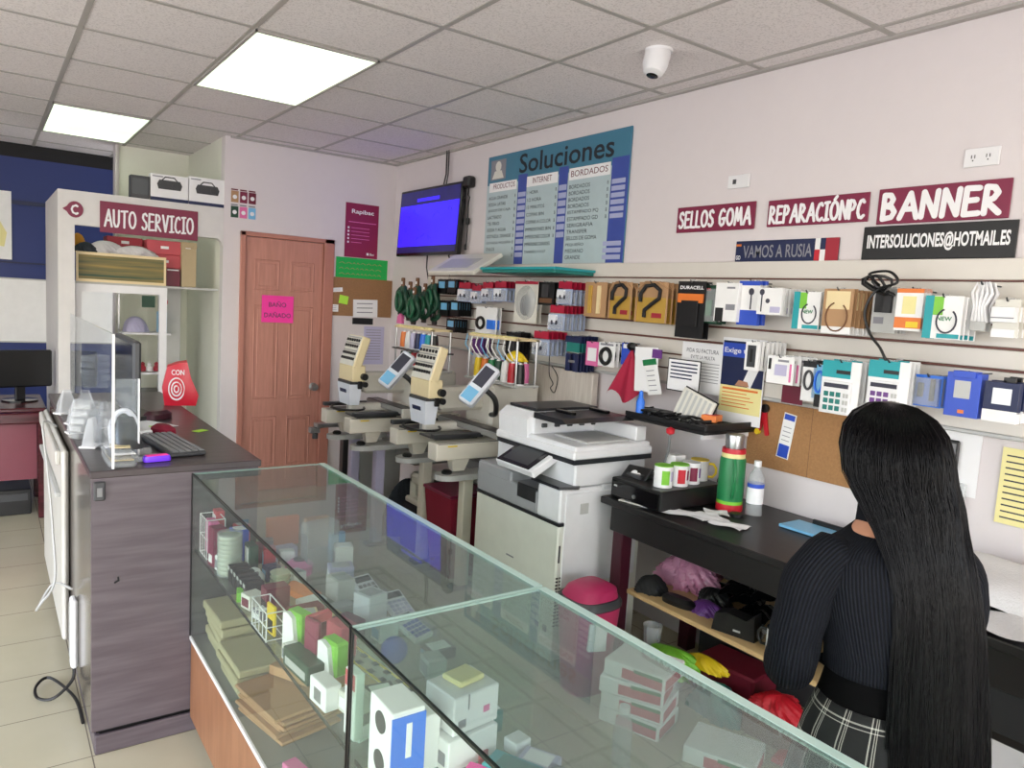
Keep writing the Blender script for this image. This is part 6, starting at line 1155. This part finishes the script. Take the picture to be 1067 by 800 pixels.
G('black_puck', MB().lathe([(0, 0), (.03, 0), (.03, .012), (0, .014)], (2.62, 1.96, .806), 20), 'black', 'round black lid lying before the thermos', 'lid')
s = T('key_tag', 'white key fob and papers lying at the desk corner', 'key fob', (2.33, 2.36, .806)); P(s, 'tag', MB(F_top(2.325, 2.30, .806, .2)).box(-.012, -.06, 0, .015, .06, .006, .002), 'offwhite'); P(s, 'card', MB(F_top(2.35, 2.2, .806, .2)).box(-.012, -.06, 0, .015, .06, .002), 'paper'); P(s, 'key', MB(F_top(2.318, 2.31, .815, .5)).lathe([(.006, -.002), (.014, -.002), (.014, .002), (.006, .002)], n=14), 'steel')
s = T('light_blue_folder', 'pale blue folder lying behind the arm of the woman', 'folder', (2.72, 1.65, .806)); f = F_top(2.74, 1.62, .807, .0); P(s, 'cover', MB(f).box(-.08, -.2, 0, .06, .16, .012, .002), 'skyblue'); P(s, 'black_spine', MB(f).box(.06, -.2, 0, .075, .1, .03, .003), 'black')
# white garments at the right end
def heap(u, v):
    x = 2.42+.46*u; y = .45+.75*v
    return (x, y, .828+.10*math.sin(PI*min(1, u*1.1))**.5*math.sin(PI*v)**.35+.012*math.sin(8*u+3*v)+.008*math.sin(13*v-5*u))
s = T('white_garment', 'crumpled white garment heaped on the desk end', 'garment', (2.65, .8, .806)); P(s, 'cloth', MB().grid(heap, 30, 40), 'fabric_white', sharp=80); P(s, 'front_drape', MB().grid(lambda u, v: (2.42-.12*u+.01*math.sin(9*v), .45+.55*v, .835-.01*u+.012*math.sin(12*v+3*u)), 8, 24), 'fabric_white', sharp=80)
# low shelf goods
cloth_heap('pink_bag', 2.66, 2.20, .406, .11, .15, .16, 'pinkbag', 'glossy pink plastic bag on the low shelf', 'bag', 21, .34)
cloth_heap('sun_hat', 2.44, 2.24, .406, .07, .07, .07, 'blackmatte', 'black folded cap at the left of the low shelf', 'cap', 22, .2)
cloth_heap('black_bag', 2.58, 2.0, .407, .06, .07, .07, 'black', 'small black plastic bag in front of the pink bag', 'bag', 23, .35)
G('black_case', MB(F_top(2.43, 2.07, .406, .15)).loft([(0, 0, 0, .035, .08), (0, 0, .02, .037, .082), (0, 0, .035, .02, .06)], 24, power=2.6), 'black', 'oval black case lying on the low shelf front', 'case')
rr = random.Random(31)
for i in range(13):
    x, y = 2.56+.22*rr.random(), 1.40+.052*i+rr.uniform(-.02, .02)
    G('black_plastic_bag', MB(F_top(x, y, .425+.036*(i % 4), rr.uniform(-.5, .5))).grid(lambda u, v: ((u-.5)*.24, (v-.5)*.13, .03*math.sin(PI*u)*math.sin(PI*v)+.005+.008*math.sin(17*u+5*v)+.006*math.sin(11*v-4*u)), 16, 12), 'blackgloss', 'flat black plastic bag in the heap on the low shelf', 'bag', 'black bags heaped on the low shelf', 80)
cloth_heap('magenta_packet', 2.48, 1.95, .406, .05, .09, .045, 'purple', 'magenta plastic packet beside the oval case', 'packet', 24, .35)
cloth_heap('clear_packet', 2.5, 1.8, .406, .06, .12, .04, 'steel', 'crumpled silvery packet behind the black box', 'packet', 25, .2)
s = T('black_gadget_box', 'black angular case on the front edge of the low shelf', 'case', (2.41, 1.78, .406)); P(s, 'case_body', MB(F_top(2.42, 1.76, .406, .25)).prism([(-.09, 0), (.09, 0), (.08, .07), (.03, .085), (-.05, .075), (-.08, .10)], -.035, .035, 'yz'), 'black'); P(s, 'white_mark', MB(F_top(2.42, 1.76, .406, .25)).box(-.0362, -.03, .02, -.035, .0, .028), 'lightgrey')
mug(2.42, 1.575, .406, -1.3+PI, 'white mug with blue and pink print and black inside on the low shelf', 'skyblue', 'bluebright', 'black')
# floor-level goods under the shelf
for (x, y, w, l, h, rz, m_, nm, lab) in ((2.44, 2.16, .18, .2, .1, .3, 'paper', 'white_box', 'white flat carton on the floor below the low shelf'), (2.70, 1.95, .2, .3, .14, .1, 'wine_card', 'red_box', 'dark red carton deep below the low shelf'), (2.58, 1.60, .22, .28, .1, .1, 'brown', 'bag_bundle', 'brown flat bundle on the floor under the shelf'), (2.46, 1.27, .2, .3, .06, .1, 'print_dark', 'dark_bundle', 'dark flat bundle beside the skirt')):
    bx(nm, x, y, .0, w, l, h, rz, m_, lab, 'box' if 'box' in nm else 'bundle', bev=.01)
cloth_heap('green_bag', 2.46, 2.10, .1, .08, .13, .09, 'lime', 'bright green plastic bag on the floor under the shelf', 'bag', 41, .32)
cloth_heap('yellow_green_pouch', 2.53, 1.97, .14, .04, .1, .05, 'yellow', 'yellow-green pouch lying beside the bright green bag', 'pouch', 42, .22)
cloth_heap('red_bag', 2.56, 1.62, .1, .08, .1, .08, 'red', 'bright red plastic bag on the floor by the elbow of the woman', 'bag', 43, .34)
cloth_heap('red_bag', 2.35, 1.42, .06, .05, .06, .05, 'red', 'small red bag peeping out below the sleeve of the woman', 'bag', 44, .34)
cloth_heap('dark_teal_bag', 2.48, 1.86, .0, .08, .12, .13, 'tealdark', 'dark teal bag on the floor under the shelf', 'bag', 45, .2)
G('plastic_cup', MB().lathe([(0, 0), (.035, 0), (.045, .12), (.04, .12), (.03, .005)], (2.5, 2.27, .1), 20), 'frost', 'translucent cup on the floor under the shelf', 'cup')
# bin between copier and desk
s = T('pink_waste_bin', 'pink waste bin with dark lid rim beside the photocopier', 'bin', (2.16, 2.3, 0))
M('bin_pink', 'b02c5c', .4); ct = (2.13, 2.31)
P(s, 'bin_body', MB().loft([(ct[0], ct[1], 0, .095, .085), (ct[0], ct[1], .38, .125, .115)], 32, power=3), 'bin_pink'); P(s, 'lid_rim', MB().loft([(ct[0], ct[1], .385, .13, .12), (ct[0], ct[1], .405, .13, .12), (ct[0], ct[1], .42, .12, .11)], 32, power=3), 'darkgrey'); P(s, 'lid', MB().loft([(ct[0], ct[1], .415, .115, .105), (ct[0]+.01, ct[1], .455, .10, .09), (ct[0]+.01, ct[1], .475, .06, .06)], 32, power=3), 'bin_pink'); P(s, 'label', MB(F_top(ct[0], ct[1], 0, PI+1.2)).box(.105, -.04, .22, .13, .04, .34, .002), 'paper')
# boxes of magazines on the floor
for i, (x, y, z, lab) in enumerate(((2.15, 1.99, 0, 'bottom packet of the floor pile by the bin'), (2.15, 1.99, .067, 'second packet up in the floor pile by the bin'), (2.14, 2.0, .134, 'third packet up in the floor pile by the bin'), (2.15, 1.98, .201, 'top packet of the floor pile by the bin'), (2.24, 1.63, 0, 'packet lying on the floor toward the woman'))):
    s = T('paper_ream', 'white and red printed paper ream, '+lab, 'paper ream', (x, y, z), None, .35+.08*(i % 3)); P(s, 'ream', MB().box(-.10, -.13, 0, .10, .13, .065, .004), 'white_card', local=True); P(s, 'red_print', MB().box(-.1015, -.12, .01, -.10, .05, .05).box(-.09, -.1315, .01, .06, -.13, .05), 'coral_card', local=True); P(s, 'green_stripe', MB().box(-.102, -.12, .045, -.10, .0, .058), 'green', local=True)
s = T('floor_bottle', 'clear plastic bottle with white cap standing on the floor behind the near case', 'bottle', (1.85, 1.75, 0)); c = (1.85, 1.78, 0); P(s, 'bottle_body', MB().lathe([(0, 0), (.035, 0), (.035, .16), (.03, .19), (.014, .22), (.014, .23)], c, 24), 'haze_clear'); P(s, 'cap', MB().lathe([(0, .225), (.02, .225), (.02, .25), (0, .252)], c, 18), 'white_plastic')
# ------------------------------------------------------------------ the woman at the desk
def rib_mat():
    m = bpy.data.materials.new('rib_knit'); N, L, Pn = nt(m)
    uv = N.new('ShaderNodeUVMap'); sp = N.new('ShaderNodeSeparateXYZ'); L.new(uv.outputs[0], sp.inputs[0])
    mu = N.new('ShaderNodeMath'); mu.operation = 'MULTIPLY'; mu.inputs[1].default_value = 2*PI; L.new(sp.outputs[0], mu.inputs[0])
    si = N.new('ShaderNodeMath'); si.operation = 'SINE'; L.new(mu.outputs[0], si.inputs[0])
    cr = N.new('ShaderNodeMapRange'); cr.inputs[1].default_value = -1; cr.inputs[2].default_value = 1; L.new(si.outputs[0], cr.inputs[0])
    mx = N.new('ShaderNodeMix'); mx.data_type = 'RGBA'; mx.inputs[6].default_value = lin('050609'); mx.inputs[7].default_value = lin('171a22'); L.new(cr.outputs[0], mx.inputs[0])
    L.new(mx.outputs[2], Pn.inputs['Base Color']); Pn.inputs['Roughness'].default_value = .8; Pn.inputs['Specular IOR Level'].default_value = .15
    b = N.new('ShaderNodeBump'); b.inputs['Strength'].default_value = .7; b.inputs['Distance'].default_value = .003; L.new(cr.outputs[0], b.inputs['Height']); L.new(b.outputs[0], Pn.inputs['Normal'])
    MATS['rib_knit'] = m
def plaid_mat():
    m = bpy.data.materials.new('plaid'); N, L, Pn = nt(m)
    uv = N.new('ShaderNodeUVMap'); sp = N.new('ShaderNodeSeparateXYZ'); L.new(uv.outputs[0], sp.inputs[0]); outs = []
    for s_, offs in ((sp.outputs[0], ((0, .05), (.13, .03), (.2, .03))), (sp.outputs[1], ((.1, .05), (.24, .03)))):
        fr = N.new('ShaderNodeMath'); fr.operation = 'FRACT'; L.new(s_, fr.inputs[0])
        for o_, w_ in offs:
            a = N.new('ShaderNodeMath'); a.operation = 'SUBTRACT'; a.inputs[1].default_value = o_+.2; L.new(fr.outputs[0], a.inputs[0])
            ab = N.new('ShaderNodeMath'); ab.operation = 'ABSOLUTE'; L.new(a.outputs[0], ab.inputs[0])
            lt = N.new('ShaderNodeMath'); lt.operation = 'LESS_THAN'; lt.inputs[1].default_value = w_/2; L.new(ab.outputs[0], lt.inputs[0]); outs.append(lt)
    prev = outs[0]
    for o in outs[1:]:
        a = N.new('ShaderNodeMath'); a.operation = 'ADD'; L.new(prev.outputs[0], a.inputs[0]); L.new(o.outputs[0], a.inputs[1]); prev = a
    mr = N.new('ShaderNodeMapRange'); mr.inputs[2].default_value = 2; L.new(prev.outputs[0], mr.inputs[0])
    mx = N.new('ShaderNodeMix'); mx.data_type = 'RGBA'; mx.inputs[6].default_value = lin('0b0b0e'); mx.inputs[7].default_value = lin('c8c4bc'); L.new(mr.outputs[0], mx.inputs[0]); L.new(mx.outputs[2], Pn.inputs['Base Color']); Pn.inputs['Roughness'].default_value = .85
    MATS['plaid'] = m
rib_mat(); plaid_mat()
M('hair_black', '030204', .3, spec=.14, var=.3, scale=40); M('trouser_black', '050506', .9, spec=.1)
WX, WY = 1.617, .767; heading = math.atan2(.895, .445)-PI/2
wm = T('person', 'person with very long black hair, ribbed dark jumper and plaid skirt, back turned', 'person', (WX, WY, 0), None, heading)
# local frame: x to her right, y ahead of her, z up
def path_ring(path, rad, n):
    m = MB(); m.tube(path, rad, n); return m
def skinned(name, parts, mat, par, vox=.008, smooth=6):
    """several overlapping solids fused into one continuous surface"""
    o = link(name, parts, mat); bpy.context.view_layer.objects.active = o
    md = o.modifiers.new('r', 'REMESH'); md.mode = 'VOXEL'; md.voxel_size = vox; md.use_smooth_shade = True
    ms = o.modifiers.new('s', 'SMOOTH'); ms.factor = .5; ms.iterations = smooth
    dg = bpy.context.evaluated_depsgraph_get(); me = bpy.data.meshes.new_from_object(o.evaluated_get(dg)); old = o.data
    o.modifiers.clear(); o.data = me; bpy.data.meshes.remove(old); me.polygons.foreach_set('use_smooth', [True]*len(me.polygons))
    if not me.materials: me.materials.append(MATS[mat])
    o.parent = par; return o
B = MB()
B.loft([(0, 0, .60, .165, .12), (0, 0, .70, .178, .13), (.0, .0, .80, .150, .11), (0, .005, .88, .125, .09), (0, .02, .98, .140, .098), (0, .035, 1.08, .158, .10), (0, .05, 1.15, .150, .085), (0, .06, 1.195, .09, .065), (0, .075, 1.23, .05, .05), (0, .095, 1.29, .048, .05)], 28)
B.loft([(0, .115, 1.265, .03, .04), (0, .125, 1.285, .05, .062), (0, .13, 1.32, .064, .08), (0, .125, 1.37, .071, .09), (0, .12, 1.41, .07, .088), (0, .115, 1.45, .055, .068), (0, .11, 1.472, .025, .03)], 24)
B.lathe([(0, -.02), (.012, -.01), (.014, .01), (.004, .03)], (0, .215, 1.355), 10)        # nose
for sx in (-1, 1): B.loft([(sx*.07, .115, 1.33, .008, .016), (sx*.078, .11, 1.36, .01, .02), (sx*.075, .108, 1.385, .006, .012)], 10)
arms = {-1: [(-.135, .05, 1.145), (-.185, .045, 1.09), (-.205, .05, .975), (-.205, .065, .885), (-.15, .17, .87), (-.07, .27, .90)], 1: [(.135, .05, 1.145), (.175, .045, 1.08), (.190, .05, .975), (.186, .07, .89), (.13, .17, .875), (.06, .27, .90)]}
AR = [.046, .047, .042, .037, .032, .023]
for sx in (-1, 1):
    B.tube(arms[sx], AR, 14)
    w = Vector(arms[sx][-1]); d = Vector((-sx*.55, .8, .12)).normalized(); sd = d.cross(Vector((0, 0, 1))).normalized(); upv = sd.cross(d)
    B.tube([w-d*.01, w+d*.03, w+d*.075, w+d*.09], [.021, .026, .029, .02], 12)
    for q, (o_, l_) in enumerate(((-.024, .052), (-.008, .062), (.008, .06), (.023, .048))):
        a = w+d*.078+sd*o_; B.tube([a-d*.02, a+d*l_*.5-upv*.006, a+d*l_*.85-upv*.02, a+d*l_-upv*.034], [.0085, .0085, .0075, .0055], 8)
    a = w+d*.025-sd*(-sx)*.02; B.tube([a, a+d*.02+sd*(-sx)*-.03, a+d*.045+sd*(-sx)*-.035-upv*.008], [.011, .0095, .007], 8)
for sx in (-1, 1):
    B.tube([(sx*.08, 0, .68), (sx*.085, .0, .5), (sx*.085, .005, .38), (sx*.085, -.005, .2), (sx*.085, -.01, .07)], [.085, .07, .05, .045, .03], 16)
    B.loft([(sx*.09, .035, .004, .04, .105), (sx*.09, .035, .03, .038, .1), (sx*.088, .0, .07, .03, .05)], 18)
skinned('body', B, 'skin', wm, .006, 4)
# clothing with its own rib direction
def uvmesh(name, rings, n, mat, reps, par, vrep=1, closed_cap=False, wav=None):
    """rings: (centre, axis_u, axis_v, ru, rv); u runs round, v along"""
    vs = []; fs = []; k = len(rings)
    for i, (c, au, av, ru, rv) in enumerate(rings):
        for j in range(n):
            a = 2*PI*j/n; w_ = 1 if wav is None else wav(i/(k-1), a); vs.append(Vector(c)+Vector(au)*ru*math.cos(a)*w_+Vector(av)*rv*math.sin(a)*w_)
    for i in range(k-1):
        for j in range(n): fs.append((i*n+j, i*n+(j+1) % n, (i+1)*n+(j+1) % n, (i+1)*n+j))
    me = bpy.data.meshes.new(name); me.from_pydata([tuple(v) for v in vs], [], fs); me.update(); me.materials.append(MATS[mat])
    uv = me.uv_layers.new(name='UVMap'); li = 0
    for i in range(k-1):
        for j in range(n):
            for (a, b) in ((j, i), (j+1, i), (j+1, i+1), (j, i+1)): uv.data[li].uv = (a/n*reps, b/(k-1)*vrep); li += 1
    me.polygons.foreach_set('use_smooth', [True]*len(me.polygons))
    o = bpy.data.objects.new(name, me); COL.objects.link(o); o.parent = par
    md = o.modifiers.new('t', 'SOLIDIFY'); md.thickness = .003; md.offset = -1
    return o
def interp(rows, m):
    out = []
    for a, b in zip(rows[:-1], rows[1:]):
        for i in range(m):
            t_ = i/m; t2 = t_; out.append(tuple(a[q]*(1-t2)+b[q]*t2 for q in range(len(a))))
    out.append(rows[-1]); return out
X_, Y_ = (1, 0, 0), (0, 1, 0)
tr = [(0, .006, .905, .147, .112), (0, .01, .94, .146, .112), (0, .022, .985, .155, .115), (0, .035, 1.05, .170, .118), (0, .043, 1.10, .178, .118), (0, .05, 1.145, .172, .105), (0, .055, 1.168, .148, .09), (0, .062, 1.188, .105, .075), (0, .072, 1.208, .066, .062), (0, .085, 1.262, .054, .058)]
uvmesh('jumper', [((c0, c1, c2), X_, Y_, ru, rv) for c0, c1, c2, ru, rv in interp(tr, 4)], 96, 'rib_knit', 120, wm)
for sx in (-1, 1):
    pts = [Vector(p) for p in arms[sx]]; pts[-1] = pts[-1]*.9+pts[-2]*.1
    rad = [.056, .060, .056, .055, .045, .032]
    # smooth path
    fine = []; fr = []
    for i in range(len(pts)-1):
        p0, p1, p2, p3 = pts[max(i-1, 0)], pts[i], pts[i+1], pts[min(i+2, len(pts)-1)]
        for q in range(6):
            t_ = q/6; fine.append(.5*((2*p1)+(p2-p0)*t_+(2*p0-5*p1+4*p2-p3)*t_**2+(3*p1-p0-3*p2+p3)*t_**3)); fr.append(rad[i]*(1-t_)+rad[i+1]*t_)
    fine.append(pts[-1]); fr.append(rad[-1]); rings = []; up = Vector((0, 1, 0))
    fine = [pts[0]+Vector((-sx*.03, 0, .012))]+fine; fr = [.03]+fr
    for i, p in enumerate(fine):
        t_ = (fine[min(i+1, len(fine)-1)]-fine[max(i-1, 0)]).normalized(); up = (up-t_*up.dot(t_)).normalized(); w_ = t_.cross(up); rings.append((p, up, w_, fr[i], fr[i]))
    uvmesh('sleeve', rings, 48, 'rib_knit', 44, wm, wav=lambda v, a: 1+.025*math.sin(v*38+2*math.sin(a)))
# waistband and skirt
uvmesh('waistband', [((0, .003, z), X_, Y_, ru, rv) for z, ru, rv in ((.93, .138, .103), (.89, .140, .105), (.85, .148, .113), (.82, .156, .12))], 64, 'trouser_black', 1, wm)
uvmesh('plaid_skirt', [((0, .0, z), X_, Y_, ru, rv) for z, ru, rv in interp([(.845, .150, .116), (.78, .176, .136), (.68, .20, .155), (.56, .225, .175), (.44, .245, .195)], 4)], 96, 'plaid', 16, wm, 4, wav=lambda v, a: 1+.02*v*math.sin(a*14))
P(wm, 'shoe', MB().loft([(-.09, .04, .0, .045, .115), (-.09, .04, .03, .044, .11), (-.09, .0, .075, .036, .06)], 20), 'black', local=True); P(wm, 'shoe', MB().loft([(.09, .04, .0, .045, .115), (.09, .04, .03, .044, .11), (.09, .0, .075, .036, .06)], 20), 'black', local=True)
# hair: cap and fall in one mass, then combed strands laid over it
HS = [  # x centre, y centre, z, rx, ry
 (.0, .105, 1.482, .014, .018), (.001, .102, 1.474, .048, .055), (.002, .096, 1.452, .080, .090), (.003, .09, 1.42, .100, .112), (.005, .082, 1.375, .110, .120), (.010, .068, 1.32, .112, .114), (.018, .035, 1.27, .108, .096),
 (.022, -.005, 1.215, .100, .068), (.026, -.045, 1.155, .095, .046), (.032, -.070, 1.09, .093, .036), (.034, -.085, 1.02, .096, .032), (.034, -.095, .95, .100, .030), (.034, -.105, .88, .104, .029), (.034, -.117, .80, .108, .028), (.036, -.127, .72, .110, .026), (.040, -.135, .64, .106, .022), (.042, -.145, .57, .095, .016), (.044, -.15, .50, .06, .008)]
HF = interp(HS, 4)
rr = random.Random(3)
hb = MB(); n = 72; vs = []; k = len(HF)
ph = [rr.uniform(0, 6.28) for _ in range(6)]
def groove(a, z):
    amp = .012+.05*max(0, min(1, (1.38-z)/.4))
    return 1+amp*(.5*math.sin(7*a+ph[0]+3*z)+.35*math.sin(13*a+ph[1]-5*z)+.3*math.sin(23*a+ph[2]+4*z))
for (cx, cy, z, rx, ry) in HF:
    for j in range(n):
        a = 2*PI*j/n; g_ = groove(a, z); vs.append((cx+rx*g_*math.cos(a), cy+ry*g_*math.sin(a), z))
hb.add(vs, [(i*n+j, (i+1)*n+j, (i+1)*n+(j+1) % n, i*n+(j+1) % n) for i in range(k-1) for j in range(n)]+[tuple(range(n)), tuple(range((k-1)*n, k*n))[::-1]], True)
# strands
for q in range(1500):
    a0 = rr.uniform(PI*.95, PI*2.05) if q % 8 else rr.uniform(0, 2*PI); i0 = rr.choice([1, 2, 3, 4, 6, 8, 12, 16, 20, 24, 28]); i1 = min(k-1, rr.randint(36, k-1)); off = rr.uniform(.985, 1.035); drift = rr.uniform(-.35, .35); w1, w2 = rr.uniform(0, 6.28), rr.uniform(.004, .016)
    pts = []; r_ = rr.uniform(.0007, .0016)
    for i in range(i0, i1+1, 2):
        cx, cy, z, rx, ry = HF[i]; a = a0+drift*(i-i0)/k+.05*math.sin(i*.3+w1); m_ = groove(a, z)*off; fl = 1+(.25*rr.random()*0+.05*math.sin(w1))*max(0, (1.0-z))
        pts.append((cx+rx*m_*fl*math.cos(a)+w2*math.sin(i*.13+w1)*max(0, 1.25-z), cy+(ry*m_+.001)*math.sin(a), z-(0 if i < k-8 else rr.uniform(0, .01))))
    if len(pts) > 3: hb.tube(pts, [r_*.6]+[r_]*(len(pts)-2)+[r_*.2], 3, cap=False)
P(wm, 'hair', hb, 'hair_black', 'very long straight glossy black hair', local=True, sharp=180)

# ------------------------------------------------------------------ lights, sky, camera
def diffuser_mat():
    m = bpy.data.materials.new('light_diffuser'); N, L, Pn = nt(m)
    tc = N.new('ShaderNodeTexCoord'); nz = N.new('ShaderNodeTexNoise'); nz.inputs['Scale'].default_value = 1.6; L.new(tc.outputs['Object'], nz.inputs['Vector'])
    cr = N.new('ShaderNodeValToRGB'); cr.color_ramp.elements[0].position = .35; cr.color_ramp.elements[1].position = .65; cr.color_ramp.elements[0].color = lin('cfe8b8'); cr.color_ramp.elements[1].color = lin('e8fbe8'); L.new(nz.outputs['Fac'], cr.inputs[0])
    Pn.inputs['Base Color'].default_value = (.8, .8, .8, 1); L.new(cr.outputs[0], Pn.inputs['Emission Color']); Pn.inputs['Emission Strength'].default_value = LAMP; MATS['light_diffuser'] = m
LAMP = 1.35
diffuser_mat()
for (x, y, lab) in ((.984, 3.47, 'fluorescent ceiling panel nearest the camera, over the display case'), (.38, 5.87, 'fluorescent ceiling panel over the service booth'), (-1.43, 3.47, 'added unseen ceiling panel over the left aisle'), (.984, .47, 'added unseen ceiling panel above the photographer'), (-1.43, .47, 'added unseen ceiling panel over the entrance side')):  # panels over aisle, photographer and entrance are out of view, added for light
    s = T('ceiling_light', lab, 'ceiling light', (x+.29, y+.59, H-.012)); P(s, 'diffuser', MB().box(x+.008, y+.008, H-.009, x+.59-.008, y+1.18-.008, H-.005), 'light_diffuser'); P(s, 'light_frame', MB().box(x-.004, y-.004, H-.014, x+.01, y+1.184, H-.003).box(x+.58, y-.004, H-.014, x+.594, y+1.184, H-.003).box(x, y-.004, H-.014, x+.59, y+.01, H-.003).box(x, y+1.17, H-.014, x+.59, y+1.184, H-.003), 'tbar')
w = bpy.data.worlds.new('world'); S.world = w; w.use_nodes = True; N = w.node_tree.nodes; L = w.node_tree.links
bg = N['Background']; sky = N.new('ShaderNodeTexSky'); sky.sky_type = 'NISHITA'; sky.sun_disc = False; sky.sun_elevation = math.radians(55); sky.sun_rotation = math.radians(200); sky.air_density = 1.2; sky.dust_density = 3
mix = N.new('ShaderNodeMix'); mix.data_type = 'RGBA'; mix.inputs[0].default_value = .8; mix.inputs[7].default_value = (1.0, .97, .98, 1)
sc = N.new('ShaderNodeMix'); L.new(sky.outputs[0], mix.inputs[6]); L.new(mix.outputs[2], bg.inputs[0]); bg.inputs[1].default_value = 3.6
cam = bpy.data.cameras.new('camera'); co = bpy.data.objects.new('camera', cam); COL.objects.link(co)
cam.sensor_width = 36; cam.lens = 775.65/1067*36; cam.clip_start = .05; cam.clip_end = 60
def nrm(v): return Vector(v).normalized()
Xa = nrm((1096.5, -17, 775.65)); Ya = nrm((-550.5, -117, 775.65)); Ya = (Ya-Xa*Xa.dot(Ya)).normalized(); Za = Xa.cross(Ya)
if Za.y > 0: Za = -Za
co.matrix_world = Matrix(((Xa.x, -Xa.y, -Xa.z, 0), (Ya.x, -Ya.y, -Ya.z, 0), (Za.x, -Za.y, -Za.z, 1.65), (0, 0, 0, 1)))
S.camera = co
S.view_settings.view_transform = 'Standard'; S.view_settings.look = 'None'; S.view_settings.gamma = 1; S.view_settings.use_curve_mapping = False; S.view_settings.exposure = 0.12
S.cycles.transparent_max_bounces = 24; S.cycles.max_bounces = 8

# small pieces sit on the part that carries them (thing > part > sub-part)
SUB = {'label_band': 'label', 'rim': 'body', 'print': 'body', 'side_keys': 'calculator', 'display': ('calculator', 'body'), 'keypad': ('calculator', 'body'), 'earbud': ('blister', 'box'), 'touch_screen': 'control_panel', 'screen_glow': 'control_panel',
 'panel_screen': 'control_panel', 'panel_keys': 'control_panel', 'side_latch': 'side_door', 'lower_latch': 'lower_side_door', 'lock': 'drawer_front', 'cone_core': 'thread', 'tension_knob_rows': 'tension_panel', 'thread_guides': 'tension_panel', 'panel_face': 'tension_panel',
 'logo': 'lower_cover', 'beam_label': 'beam', 'beam_seam': 'beam', 'lettering': 'sign_board', 'headings': 'column_head', 'emblem_figure': 'emblem', 'rail_top': 'pantograph_rail', 'rail_end': 'pantograph_rail', 'guide_eyelet': 'thread_guide_bar', 'output_slot': 'left_front_cover',
 'paper_guide': 'feeder_tray', 'flag_blocks': 'flag_white', 'flag_blue': 'flag_white', 'key': 'case_body', 'outlet_face': 'case_body', 'socket_face': 'case_body', 'heading': ('dark_ground', 'box'), 'blue_band': 'dark_ground', 'receipt_picture': 'dark_ground', 'handle': ('case', 'body'), 'printed_rings': 'bag_body',
 'screen_drawing': 'screen_lower', 'screen_title': 'screen_upper', 'brand_strip': 'header', 'yellow_star': 'orange_band', 'slot': 'carton_body', 'label_patch': 'carton_body', 'pink_mark': 'carton_body', 'speaker_print': 'carton_body', 'white_mark': ('blue_side', 'case_body')}
import re as _re
def base(o): return _re.sub(r'\.\d+$', '', o.name)
for r_ in [o for o in COL.objects if o.parent is None]:
    ch = list(r_.children); by = {}
    for c in ch: by.setdefault(base(c), c)
    for c in ch:
        t_ = SUB.get(base(c))
        if not t_: continue
        for q in ((t_,) if isinstance(t_, str) else t_):
            if q in by and by[q] is not c and by[q].parent == r_:
                c.parent = by[q]; break
